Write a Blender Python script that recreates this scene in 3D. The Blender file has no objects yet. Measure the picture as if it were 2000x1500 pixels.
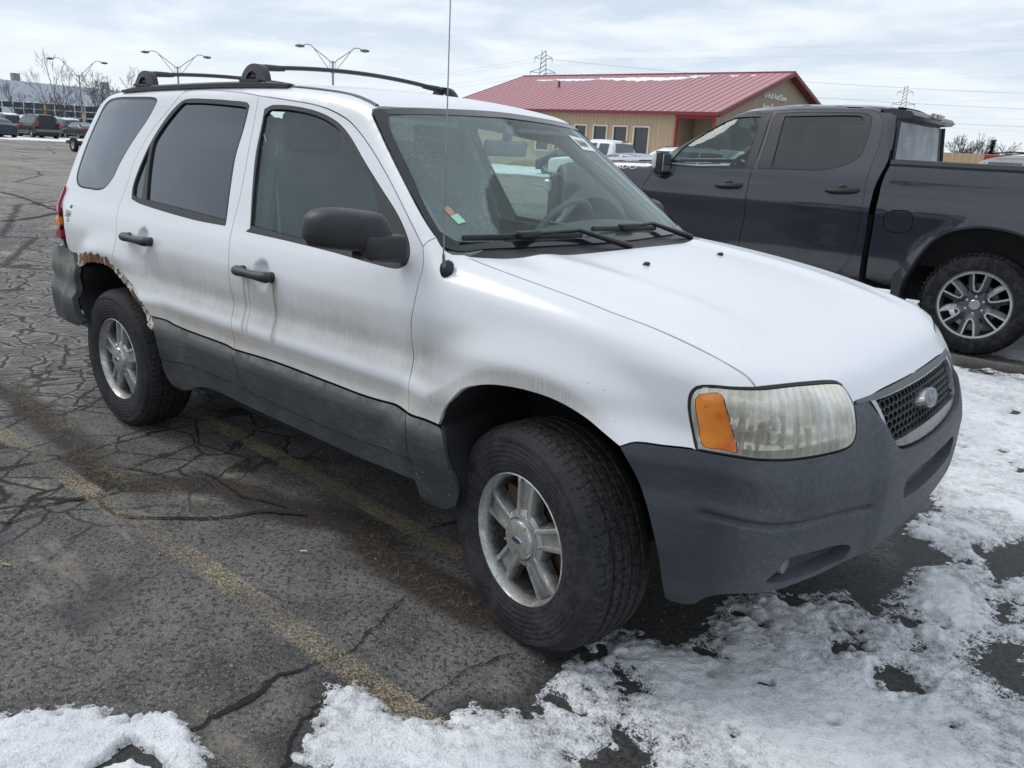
import bpy, bmesh, math, random
import numpy as np
from mathutils import Vector, Matrix
from mathutils.geometry import delaunay_2d_cdt
R_=math.radians
scene=bpy.context.scene
COL=scene.collection
# ---------------- camera
cd=bpy.data.cameras.new('camera'); camo=bpy.data.objects.new('camera',cd); COL.objects.link(camo)
cd.sensor_width=36; cd.lens=28.3507; cd.clip_start=.05; cd.clip_end=6000
CR=[[0.756963,-0.223122,0.614186],[0.651285,0.181012,-0.736928],[0.05325,0.957837,0.282336]]
camo.matrix_world=Matrix([CR[0]+[1.35313],CR[1]+[-2.5623],CR[2]+[1.45512],[0,0,0,1]])
scene.camera=camo
vs=scene.view_settings; vs.view_transform='Standard'; vs.look='None'; vs.gamma=1; vs.use_curve_mapping=False; vs.exposure=0.42
# ---------------- sun
SUN_EL,SUN_AZ=48,200   # azimuth: direction towards the sun, degrees from +x
sl=bpy.data.lights.new('sun','SUN'); sl.energy=.95; sl.angle=R_(24); sl.color=(1,.97,.93)
so=bpy.data.objects.new('sun',sl); COL.objects.link(so)
dv=Vector((math.cos(R_(SUN_EL))*math.cos(R_(SUN_AZ)),math.cos(R_(SUN_EL))*math.sin(R_(SUN_AZ)),math.sin(R_(SUN_EL))))
so.rotation_euler=dv.to_track_quat('Z','Y').to_euler(); so.location=dv*60
# ---------------- node helper
class NB:
    def __init__(s,tree): s.t=tree; s.n=tree.nodes; s.l=tree.links
    def _s(s,sock,v):
        if v is None: return
        if hasattr(v,'is_output'): s.l.new(v,sock)
        else:
            try: sock.default_value=v
            except Exception: sock.default_value=(*v,1) if hasattr(v,'__len__') and len(v)==3 else (v,v,v)
    def add(s,kind,**kw):
        n=s.n.new(kind)
        for k,v in kw.items(): setattr(n,k,v)
        return n
    def math(s,op,a,b=None,c=None,clamp=False):
        n=s.add('ShaderNodeMath',operation=op,use_clamp=clamp); s._s(n.inputs[0],a); s._s(n.inputs[1],b); s._s(n.inputs[2],c); return n.outputs[0]
    def vm(s,op,a,b=None):
        n=s.add('ShaderNodeVectorMath',operation=op); s._s(n.inputs[0],a); s._s(n.inputs[1],b); return n.outputs[0] if op not in('LENGTH','DOT_PRODUCT','DISTANCE') else n.outputs['Value']
    def co(s,which='Object'): return s.add('ShaderNodeTexCoord').outputs[which]
    def pos(s): return s.add('ShaderNodeNewGeometry').outputs['Position']
    def nrm(s): return s.add('ShaderNodeNewGeometry').outputs['Normal']
    def mp(s,v,sc=(1,1,1),loc=(0,0,0),rot=(0,0,0)):
        n=s.add('ShaderNodeMapping'); s._s(n.inputs[0],v); n.inputs[1].default_value=loc; n.inputs[2].default_value=rot; n.inputs[3].default_value=sc; return n.outputs[0]
    def noise(s,v,scale=5,det=4,rough=.55,dist=0,col=False):
        n=s.add('ShaderNodeTexNoise'); s._s(n.inputs['Vector'],v); n.inputs['Scale'].default_value=scale; n.inputs['Detail'].default_value=det; n.inputs['Roughness'].default_value=rough; n.inputs['Distortion'].default_value=dist
        return n.outputs['Color' if col else 'Fac']
    def vor(s,v,scale=5,feat='F1',out='Distance',rand=1):
        n=s.add('ShaderNodeTexVoronoi',feature=feat); s._s(n.inputs['Vector'],v); n.inputs['Scale'].default_value=scale
        n.inputs['Randomness'].default_value=rand
        return n.outputs[out]
    def wave(s,v,scale,dist=0,typ='BANDS',d='X'):
        n=s.add('ShaderNodeTexWave',wave_type=typ,bands_direction=d); s._s(n.inputs['Vector'],v); n.inputs['Scale'].default_value=scale; n.inputs['Distortion'].default_value=dist; return n.outputs['Fac']
    def ss(s,v,a,b,lo=0,hi=1,lin=False):
        n=s.add('ShaderNodeMapRange',interpolation_type='LINEAR' if lin else 'SMOOTHSTEP'); s._s(n.inputs[0],v); n.inputs[1].default_value=a; n.inputs[2].default_value=b; n.inputs[3].default_value=lo; n.inputs[4].default_value=hi; return n.outputs[0]
    def mix(s,f,a,b):
        n=s.add('ShaderNodeMix',data_type='RGBA'); s._s(n.inputs[0],f); s._s(n.inputs[6],a); s._s(n.inputs[7],b); return n.outputs[2]
    def mixf(s,f,a,b):
        n=s.add('ShaderNodeMix',data_type='FLOAT'); s._s(n.inputs[0],f); s._s(n.inputs[2],a); s._s(n.inputs[3],b); return n.outputs[0]
    def xyz(s,v):
        n=s.add('ShaderNodeSeparateXYZ'); s._s(n.inputs[0],v); return n.outputs
    def cxyz(s,x,y,z):
        n=s.add('ShaderNodeCombineXYZ'); s._s(n.inputs[0],x); s._s(n.inputs[1],y); s._s(n.inputs[2],z); return n.outputs[0]
    def mul(s,a,b): return s.math('MULTIPLY',a,b)
    def bump(s,h,strength=.3,dist=.01,nrm=None):
        n=s.add('ShaderNodeBump'); s._s(n.inputs['Height'],h); n.inputs['Strength'].default_value=strength; n.inputs['Distance'].default_value=dist
        if nrm is not None: s._s(n.inputs['Normal'],nrm)
        return n.outputs[0]
    def facing(s):
        g=s.add('ShaderNodeNewGeometry'); d=s.math('ABSOLUTE',s.vm('DOT_PRODUCT',g.outputs['Normal'],g.outputs['Incoming'])); k=s.math('POWER',s.math('SUBTRACT',1,d,clamp=True),5)
        return s.math('ADD',.045,s.mul(k,.955))
    def mixsh(s,f,a,b):
        n=s.add('ShaderNodeMixShader'); s._s(n.inputs[0],f); s.l.new(a,n.inputs[1]); s.l.new(b,n.inputs[2]); return n.outputs[0]
MATS={}
def newmat(name):
    m=bpy.data.materials.new(name); m.use_nodes=True; nb=NB(m.node_tree); nb.p=m.node_tree.nodes['Principled BSDF']; nb.out=m.node_tree.nodes['Material Output']; MATS[name]=m; return m,nb
def setp(nb,col=None,rough=None,metal=None,nrm=None,coat=None,spec=None,alpha=None,ior=None):
    p=nb.p
    for k,v in (('Base Color',col),('Roughness',rough),('Metallic',metal),('Normal',nrm),('Coat Weight',coat),('Specular IOR Level',spec),('Alpha',alpha),('IOR',ior)):
        if v is not None: nb._s(p.inputs[k],v)
def flat(name,col,rough=.5,metal=0,var=.12,sc=8,bump=0,bsc=200,coat=None,spec=None):
    """procedural base: colour broken by soft noise, optional fine bump"""
    if name in MATS: return MATS[name]
    m,nb=newmat(name); v=nb.co()
    n=nb.noise(v,sc,5,.6); n2=nb.noise(v,sc*9,3,.6)
    f=nb.ss(nb.math('ADD',nb.mul(n,.6),nb.mul(n2,.4)),.3,.7)
    c=nb.mix(f,tuple(x*(1-var) for x in col),tuple(min(1,x*(1+var)) for x in col))
    setp(nb,c,nb.mixf(f,max(0,rough-.06),min(1,rough+.06)),metal,coat=coat,spec=spec)
    if bump: nb._s(nb.p.inputs['Normal'],nb.bump(nb.noise(v,bsc,2,.5),bump,.002))
    return m
# ---------------- world: overcast sky, Nishita mixed with a procedural cloud deck
w=bpy.data.worlds.new('World'); scene.world=w; w.use_nodes=True
nb=NB(w.node_tree); bg=w.node_tree.nodes['Background']
sky=nb.add('ShaderNodeTexSky',sky_type='NISHITA'); sky.sun_disc=False; sky.sun_elevation=R_(SUN_EL); sky.sun_rotation=R_(90-SUN_AZ)
g=nb.co('Generated'); X=nb.xyz(g)
zc=nb.math('ADD',nb.math('MAXIMUM',X[2],0),.10)
pv=nb.cxyz(nb.math('DIVIDE',X[0],zc),nb.math('DIVIDE',X[1],zc),0)
c1=nb.noise(nb.mp(pv,(.55,.9,1),rot=(0,0,.9)),1.0,7,.52,.35); c2=nb.noise(pv,2.6,6,.55,.2)
cf=nb.ss(nb.math('ADD',nb.mul(c1,.7),nb.mul(c2,.3)),.40,.62)
cl=nb.mix(cf,(.51,.58,.675),(.74,.78,.825))
el=nb.ss(X[2],.10,.9,1.0,1.16); hz=nb.ss(X[2],.0,.14,.0,1.0)
cl=nb.mix(hz,(.68,.735,.79),cl)
scl=nb.add('ShaderNodeVectorMath',operation='SCALE'); nb.l.new(cl,scl.inputs[0]); nb.l.new(el,scl.inputs['Scale'])
sk=nb.add('ShaderNodeVectorMath',operation='SCALE'); nb.l.new(sky.outputs[0],sk.inputs[0]); sk.inputs['Scale'].default_value=.10
mx=nb.mix(.88,sk.outputs[0],scl.outputs[0]); nb.l.new(mx,bg.inputs[0]); bg.inputs[1].default_value=1.0

# ---------------- scene graph helpers
def link(o,parent=None):
    COL.objects.link(o)
    if parent is not None: o.parent=parent
    return o
def tag(o,label=None,cat=None,group=None,kind=None):
    if label: o['label']=label
    if cat: o['category']=cat
    if group: o['group']=group
    if kind: o['kind']=kind
    return o
def thing(name,label,cat,loc=(0,0,0),rz=0,group=None):
    o=bpy.data.objects.new(name,None); o.location=loc; o.rotation_euler=(0,0,rz); o.empty_display_size=.3; link(o); return tag(o,label,cat,group)
def mobj(name,V,Fc,m,parent=None,smooth=True,sharp=None):
    me=bpy.data.meshes.new(name); me.from_pydata([tuple(map(float,v)) for v in V],[],[tuple(int(i) for i in f) for f in Fc]); me.update()
    if m is not None:
        for mm in (m if isinstance(m,(list,tuple)) else [m]): me.materials.append(mm)
    if smooth: me.polygons.foreach_set('use_smooth',[True]*len(me.polygons))
    if sharp: 
        try: me.set_sharp_from_angle(angle=R_(sharp))
        except Exception: pass
    o=bpy.data.objects.new(name,me); return link(o,parent)
def struct(name,V,Fc,m,**k):
    o=mobj(name,V,Fc,m,**k); o['kind']='structure'; return o
def copy_tree(o,parent=None):
    c=o.copy(); COL.objects.link(c); c.parent=parent
    for ch in list(o.children): copy_tree(ch,c)
    return c
class MB:
    """mesh collector"""
    def __init__(s): s.V=[]; s.F=[]
    def add(s,V,Fc):
        n=len(s.V); s.V+= [tuple(v) for v in V]; s.F+=[tuple(i+n for i in f) for f in Fc]; return s
    def box(s,c,d,rot=None,bev=0):
        x,y,z=[a/2 for a in d]
        if bev>0:
            b=min(bev,x*.9,y*.9,z*.9); P=[]
            bm=bmesh.new(); bmesh.ops.create_cube(bm,size=1)
            for v in bm.verts: v.co=Vector((v.co.x*2*x,v.co.y*2*y,v.co.z*2*z))
            bmesh.ops.bevel(bm,geom=bm.edges[:],offset=b,segments=3,profile=.5,affect='EDGES'); bm.verts.index_update()
            P=[v.co.copy() for v in bm.verts]; Fq=[[v.index for v in f.verts] for f in bm.faces]; bm.free()
        else:
            P=[Vector((i*x,j*y,k*z)) for i in(-1,1) for j in(-1,1) for k in(-1,1)]
            Fq=[(0,1,3,2),(4,6,7,5),(0,4,5,1),(2,3,7,6),(0,2,6,4),(1,5,7,3)]
        if rot is not None: P=[rot@p for p in P]
        c=Vector(c); return s.add([p+c for p in P],Fq)
    def tube(s,pts,r,n=8,cap=True,sq=None):
        pts=[Vector(p) for p in pts]; rs=r if hasattr(r,'__len__') else [r]*len(pts); V=[];Fq=[]; up=None
        for i,p in enumerate(pts):
            t=(pts[min(i+1,len(pts)-1)]-pts[max(i-1,0)])
            if t.length<1e-9: t=Vector((0,0,1))
            t.normalize()
            if up is None: up=Vector((0,0,1)) if abs(t.z)<.9 else Vector((1,0,0))
            a=t.cross(up); a=a.normalized() if a.length>1e-6 else t.orthogonal().normalized(); b=a.cross(t).normalized(); up=b
            for k in range(n):
                th=2*math.pi*k/n; V.append(p+a*math.cos(th)*rs[i]*(sq[0] if sq else 1)+b*math.sin(th)*rs[i]*(sq[1] if sq else 1))
        for i in range(len(pts)-1):
            for k in range(n): Fq.append((i*n+k,i*n+(k+1)%n,(i+1)*n+(k+1)%n,(i+1)*n+k))
        if cap: Fq.append(tuple(range(n))[::-1]); Fq.append(tuple(range((len(pts)-1)*n,len(pts)*n)))
        return s.add(V,Fq)
    def lathe(s,prof,c=(0,0,0),axis='z',n=32,close=False,rot=None):
        """prof: (radius, height) list"""
        V=[];Fq=[];c=Vector(c)
        for (r,h) in prof:
            for k in range(n):
                t=2*math.pi*k/n; a,b=r*math.cos(t),r*math.sin(t)
                p=Vector((a,b,h)) if axis=='z' else (Vector((a,h,b)) if axis=='y' else Vector((h,a,b)))
                if rot is not None: p=rot@p
                V.append(p+c)
        m=len(prof)
        for i in range(m-1 if not close else m):
            j=(i+1)%m
            for k in range(n): Fq.append((i*n+k,i*n+(k+1)%n,j*n+(k+1)%n,j*n+k))
        return s.add(V,Fq)
    def prism(s,poly,z0,z1,f=lambda a,b,c:(a,b,c)):
        """extrude 2d polygon between z0,z1 and map by f"""
        n=len(poly); V=[f(a,b,z0) for a,b in poly]+[f(a,b,z1) for a,b in poly]
        Fq=[tuple(range(n))[::-1],tuple(range(n,2*n))]+[(i,(i+1)%n,n+(i+1)%n,n+i) for i in range(n)]
        return s.add(V,Fq)
    def build(s,name,m,parent=None,smooth=False,sharp=35,fix=True,kind=None):
        o=mobj(name,s.V,s.F,m,parent,smooth)
        if fix:
            bm=bmesh.new(); bm.from_mesh(o.data); bmesh.ops.recalc_face_normals(bm,faces=bm.faces[:]); bm.to_mesh(o.data); bm.free()
        if smooth and sharp:
            try: o.data.set_sharp_from_angle(angle=R_(sharp))
            except Exception: pass
        if kind: o['kind']=kind
        return o
# ---------------- 2d curves
def crv(P,h=.012,closed=False):
    P=np.array(P,float)
    if len(P)<3 and not closed:
        n=max(1,int(np.linalg.norm(P[-1]-P[0])/h)); return P[0]+(P[-1]-P[0])*np.linspace(0,1,n+1)[:,None]
    Q=np.vstack([P[-1:],P,P[:2]]) if closed else np.vstack([2*P[0]-P[1],P,2*P[-1]-P[-2]])
    out=[]
    for i in range(1,len(Q)-2):
        a,b,c,d=Q[i-1],Q[i],Q[i+1],Q[i+2]
        n=max(1,int(np.linalg.norm(c-b)/h)); t=(np.arange(n)/n)[:,None]
        # centripetal-ish tangents
        l0,l1,l2=[max(np.linalg.norm(v),1e-6)**.5 for v in (b-a,c-b,d-c)]
        m1=(c-b)+l1*((b-a)/l0*1-(c-a)/(l0+l1)) if False else (c-a)/(l0*l0+l1*l1)*l1*l1
        m2=(d-b)/(l1*l1+l2*l2)*l1*l1
        out.append((2*t**3-3*t**2+1)*b+(t**3-2*t**2+t)*m1+(-2*t**3+3*t**2)*c+(t**3-t**2)*m2)
    if not closed: out.append(Q[-2][None,:])
    return np.vstack(out)
def crvc(P,h=.012,ang=48):
    P=np.array(P,float); n=len(P); e=[]
    for i in range(n):
        a=P[i]-P[i-1]; b=P[(i+1)%n]-P[i]; c=np.degrees(np.arccos(np.clip(a@b/(np.linalg.norm(a)*np.linalg.norm(b)+1e-9),-1,1)))
        if c>ang: e.append(i)
    if len(e)<2: return crv(P,h,True)
    out=[]
    for k in range(len(e)):
        i,j=e[k],e[(k+1)%len(e)]; j=j if j>i else j+n
        out.append(crv([P[m%n] for m in range(i,j+1)],h)[:-1])
    return np.vstack(out)
def cat(*cs):
    P=np.vstack([np.array(c,float) for c in cs]); keep=[0]
    for i in range(1,len(P)):
        if np.linalg.norm(P[i]-P[keep[-1]])>.004: keep.append(i)
    if np.linalg.norm(P[keep[-1]]-P[keep[0]])<.004: keep.pop()
    return P[keep]
def inpoly(P,poly):
    x,y=P[:,0],P[:,1]; c=np.zeros(len(P),bool); q=np.roll(poly,-1,0)
    for (x1,y1),(x2,y2) in zip(poly,q):
        if y1==y2: continue
        m=((y1>y)!=(y2>y))&(x<(x2-x1)*(y-y1)/(y2-y1)+x1); c^=m
    return c
def area2(p): q=np.roll(p,-1,0); return ((p[:,0]*q[:,1]-q[:,0]*p[:,1]).sum())/2
def inset(poly,d):
    p=np.array(poly); s=1 if area2(p)>0 else -1
    t=np.roll(p,-1,0)-np.roll(p,1,0); t/=np.linalg.norm(t,axis=1)[:,None]+1e-9
    return p+s*d*np.stack([-t[:,1],t[:,0]],1)
def dseg(P,poly):
    q=np.roll(poly,-1,0); best=np.full(len(P),1e9)
    for a,b in zip(poly,q):
        ab=b-a; t=np.clip(((P-a)@ab)/(ab@ab+1e-12),0,1); best=np.minimum(best,np.linalg.norm(P-a-t[:,None]*ab,axis=1))
    return best
def cdt(outer,holes=(),h=.02,extra=None):
    loops=[np.array(outer)]+[np.array(x) for x in holes]
    V=np.vstack(loops); E=[]; n=0; LI=[]
    for L in loops:
        E+=[(n+i,n+(i+1)%len(L)) for i in range(len(L))]; LI.append(list(range(n,n+len(L)))); n+=len(L)
    lo,hi=V.min(0),V.max(0)
    gx,gy=np.meshgrid(np.arange(lo[0],hi[0]+h,h),np.arange(lo[1],hi[1]+h,h*.866)); gx[1::2]+=h/2
    G=np.stack([gx.ravel(),gy.ravel()],1)
    ok=inpoly(G,loops[0])
    for L in loops[1:]: ok&=~inpoly(G,L)
    G=G[ok]
    if len(G):
        dm=np.min([dseg(G,L) for L in loops],0); G=G[dm>.55*h]
    if extra is not None: G=np.vstack([G,extra])
    A=[Vector(v) for v in np.vstack([V,G])]
    vo,eo,fo,ov,oe,of=delaunay_2d_cdt(A,E,[],0,1e-6)
    P=np.array([(v.x,v.y) for v in vo]); Fc=np.array([list(f) for f in fo])
    cen=P[Fc].mean(1); ok=inpoly(cen,loops[0])
    for L in loops[1:]: ok&=~inpoly(cen,L)
    Fc=Fc[ok]
    mp={}
    for i,o in enumerate(ov):
        for j in o: mp[j]=i
    LI=[[mp[i] for i in L] for L in LI]
    return P,Fc,LI
# ---------------- ray solve from inside an implicit body
def solve_out(f,o,d,t1=2.6,n=90):
    ts=np.linspace(0,t1,n); v=f(o[:,None,:]+ts[None,:,None]*d[:,None,:])
    pos=v>0; k=pos.argmax(1); k=np.where(pos.any(1),k,n-1); k=np.clip(k,1,n-1); a=ts[k-1]; b=ts[k]
    for _ in range(26):
        m=(a+b)/2; c=f(o+m[:,None]*d)>0; b=np.where(c,m,b); a=np.where(c,a,m)
    return (a+b)/2
def p3(f,kind,Q,sg=1,offs=0,disp=None):
    Q=np.array(Q,float); u,v=Q[:,0],Q[:,1]; z0=np.zeros(len(u))
    if kind=='s': o=np.stack([u,z0,z0+.9],1); d=np.stack([z0,-np.cos(v/.85),np.sin(v/.85)],1)
    elif kind=='f': o=np.stack([z0,z0,v],1); d=np.stack([np.cos(u/.85),-np.sin(u/.85),z0],1)
    elif kind=='r': o=np.stack([z0-2.6,z0,v],1); d=np.stack([-np.cos(u/.85),-np.sin(u/.85),z0],1)
    elif kind=='h': o=np.stack([z0-.35,-v,z0+.55],1); d=np.stack([np.cos(u/.9),z0,np.sin(u/.9)],1)
    elif kind=='w': o=np.stack([z0-1.6,-u,v],1); d=np.stack([z0+1,z0,z0],1)
    elif kind=='c': o=np.stack([u,z0,z0+.6],1); d=np.stack([z0,-np.cos(v/.85),np.sin(v/.85)],1)
    elif kind=='F': o=np.stack([z0+f.x0,z0,v],1); d=np.stack([np.cos(u/.85),-np.sin(u/.85),z0],1)
    elif kind=='R': o=np.stack([z0-f.x0,z0,v],1); d=np.stack([-np.cos(u/.85),-np.sin(u/.85),z0],1)
    elif kind=='t': o=np.stack([u,-v,z0+1.2],1); d=np.stack([z0,z0,z0+1],1)
    t=np.concatenate([solve_out(f,o[i:i+4000],d[i:i+4000]) for i in range(0,len(o),4000)])
    t=t+offs
    if disp is not None: t=t+disp(Q)
    P=o+t[:,None]*d
    if sg<0: P[:,1]*=-1
    return P
def panel(name,parent,m,outer,holes=(),kind='s',sg=1,h=.022,depth=.014,ins=.002,f=None,offs=0,disp=None,smooth=True,flange_holes=True,side_depth=None):
    f=f or body
    o2=inset(outer,ins) if ins else np.array(outer); hs=[inset(x,-ins) if ins else np.array(x) for x in holes]
    P,Fc,LI=cdt(o2,hs,h); V=p3(f,kind,P,sg,offs,disp)
    a=V[Fc[:,1]]-V[Fc[:,0]]; b=V[Fc[:,2]]-V[Fc[:,0]]; nf=np.cross(a,b)
    # orient outward (away from body axis)
    cen=V[Fc].mean(1); ref=cen-np.array([-1.3 if kind in 'sh' else -.6,0,.7]); 
    if kind in 'sc': ref[:,0]*=.0
    if kind=='F': ref=np.tile([1.,0,0],(len(cen),1))
    if kind in 'R': ref=np.tile([-1.,0,0],(len(cen),1))
    if kind=='h' or kind=='t': ref=np.tile([0.3,0,1.],(len(cen),1))
    if (nf*ref).sum()<0: Fc=Fc[:,::-1]; nf=-nf
    vn=np.zeros_like(V)
    for k in range(3): np.add.at(vn,Fc[:,k],nf)
    vn/=np.linalg.norm(vn,axis=1)[:,None]+1e-12
    VV=V.tolist(); FF=Fc.tolist()
    if depth:
        for li,L in enumerate(LI):
            if li and not flange_holes: continue
            n0=len(VV); r=.25*min(depth,.01)
            A=V[L]; Nn=vn[L]; 
            for k,dd in enumerate((0,depth)):
                VV+= (A-Nn*dd).tolist()
            m_=len(L)
            for i in range(m_):
                j=(i+1)%m_; q=(n0+i,n0+j,n0+m_+j,n0+m_+i); FF.append(q)
    o=mobj(name,VV,FF,m,parent,smooth)
    return o

def sst(a,b,x):
    t=np.clip((x-a)/(b-a),0,1); return t*t*(3-2*t)
def smax(a,b,r):
    h=np.clip(.5+.5*(a-b)/r,0,1); return b*(1-h)+a*h+r*h*(1-h)
def smin(a,b,r): return -smax(-a,-b,r)
def spl(xs,ys):
    # monotone-ish cubic (pchip-lite) interpolation
    xs=np.array(xs,float); ys=np.array(ys,float); d=np.diff(ys)/np.diff(xs)
    m=np.zeros(len(xs)); m[0]=d[0]; m[-1]=d[-1]
    for i in range(1,len(xs)-1):
        m[i]=0 if d[i-1]*d[i]<=0 else 2*d[i-1]*d[i]/(d[i-1]+d[i])
    def f(x):
        x=np.clip(x,xs[0],xs[-1]); i=np.clip(np.searchsorted(xs,x,side='right')-1,0,len(xs)-2)
        h=xs[i+1]-xs[i]; t=(x-xs[i])/h; t2=t*t; t3=t2*t
        return (2*t3-3*t2+1)*ys[i]+(t3-2*t2+t)*h*m[i]+(-2*t3+3*t2)*ys[i+1]+(t3-t2)*h*m[i+1]
    return f
# ---- hero suv shape: x forward from front axle, z up, |y| half width
_prof=spl([.20,.28,.335,.42,.50,.58,.606,.64,.685,.708,.73,.80,.86,.92,.98,1.03,1.075,1.10,1.20,1.35,1.50,1.56,1.62,1.7],
          [.76,.80,.850,.862,.872,.875,.872,.864,.869,.8725,.868,.848,.853,.854,.846,.832,.810,.798,.757,.695,.632,.610,.585,.52])
_plan=spl([-3.6,-3.4,-3.2,-2.9,-2.5,-1.5,-.5,-.1,.2,.4,.6,.75,.9],[-.09,-.045,-.02,-.008,-.002,.002,0,-.004,-.015,-.035,-.075,-.13,-.22])
_up=spl([-3.5,-3.2,-2.9,-2.0,-1.0,-.5],[-.02,-.008,-.004,0,-.0,-.0])
def S(x,z):
    y=_prof(z)+_plan(x)+_up(x)*sst(1.0,1.5,z)
    y=y+.011*(1-sst(.602,.612,z))*sst(-.15,-.35,x)
    for xc,rr in ((0,.0),(-2.62,0)):
        r=np.hypot(x-xc,(z-.338)*.94)
        y=y+ .032*sst(.63,.49,r)*sst(.35,.55,z)*sst(1.0,.85,z)
    return y
_nose=spl([.2,.28,.34,.42,.58,.66,.70,.74,.80,.86,.885,.92,.98,1.2],[.74,.785,.818,.845,.858,.858,.852,.842,.822,.795,.780,.765,.72,.50])
def F(y,z):
    a=np.abs(y)
    return _nose(z)-.10*a**2-.42*np.maximum(a-.30,0)**2.2 - 0.08*sst(.72,.95,a)
_hood=spl([-.6,-.4,-.2,0,.2,.4,.55,.65,.72,.78,.85],[1.155,1.137,1.121,1.100,1.072,1.032,.992,.958,.926,.884,.81])
def T(x,y):
    a=np.abs(y)
    crown=-.018*(a/.7)**2-.035*sst(.68,.90,a)
    ridge=.010*np.exp(-((a-(.50+.0*x))/.07)**2)*sst(.7,.3,x)
    return _hood(x)+crown+ridge
# cabin
_roof=spl([-3.5,-3.3,-3.1,-2.9,-2.5,-2.0,-1.6,-1.3,-1.1,-1.0,-.9],[1.53,1.605,1.637,1.65,1.664,1.672,1.668,1.650,1.625,1.605,1.58])
def RF(x,y):
    return _roof(x)-.032*(np.abs(y)/.6)**2.6
def WS(y,z):
    # windshield x position
    return -.27-(z-1.11)*1.37 -.13*(np.abs(y)/.72)**2
_rear=spl([.2,.4,.6,.8,.82,.95,1.1,1.2,1.4,1.6],[-3.42,-3.50,-3.52,-3.50,-3.43,-3.43,-3.43,-3.43,-3.37,-3.23])
def RR(y,z):
    return _rear(z)+.035*(np.abs(y)/.8)**2+.06*sst(.6,.9,np.abs(y))
def body(p):
    x,y,z=p[...,0],p[...,1],p[...,2]
    side=(np.abs(y)-S(x,z))
    low=smax((z-T(x,y))*.95,(x-F(y,z))*.9,.05)
    cab=smax((z-RF(x,y)),(x-WS(y,z))*.6,.03)
    top=smin(low,cab,.012)
    f=smax(side,top,.055)
    f=smax(f,(RR(y,z)-x)*.95,.06)
    f=smax(f,.20-z,.02)
    return f

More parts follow.
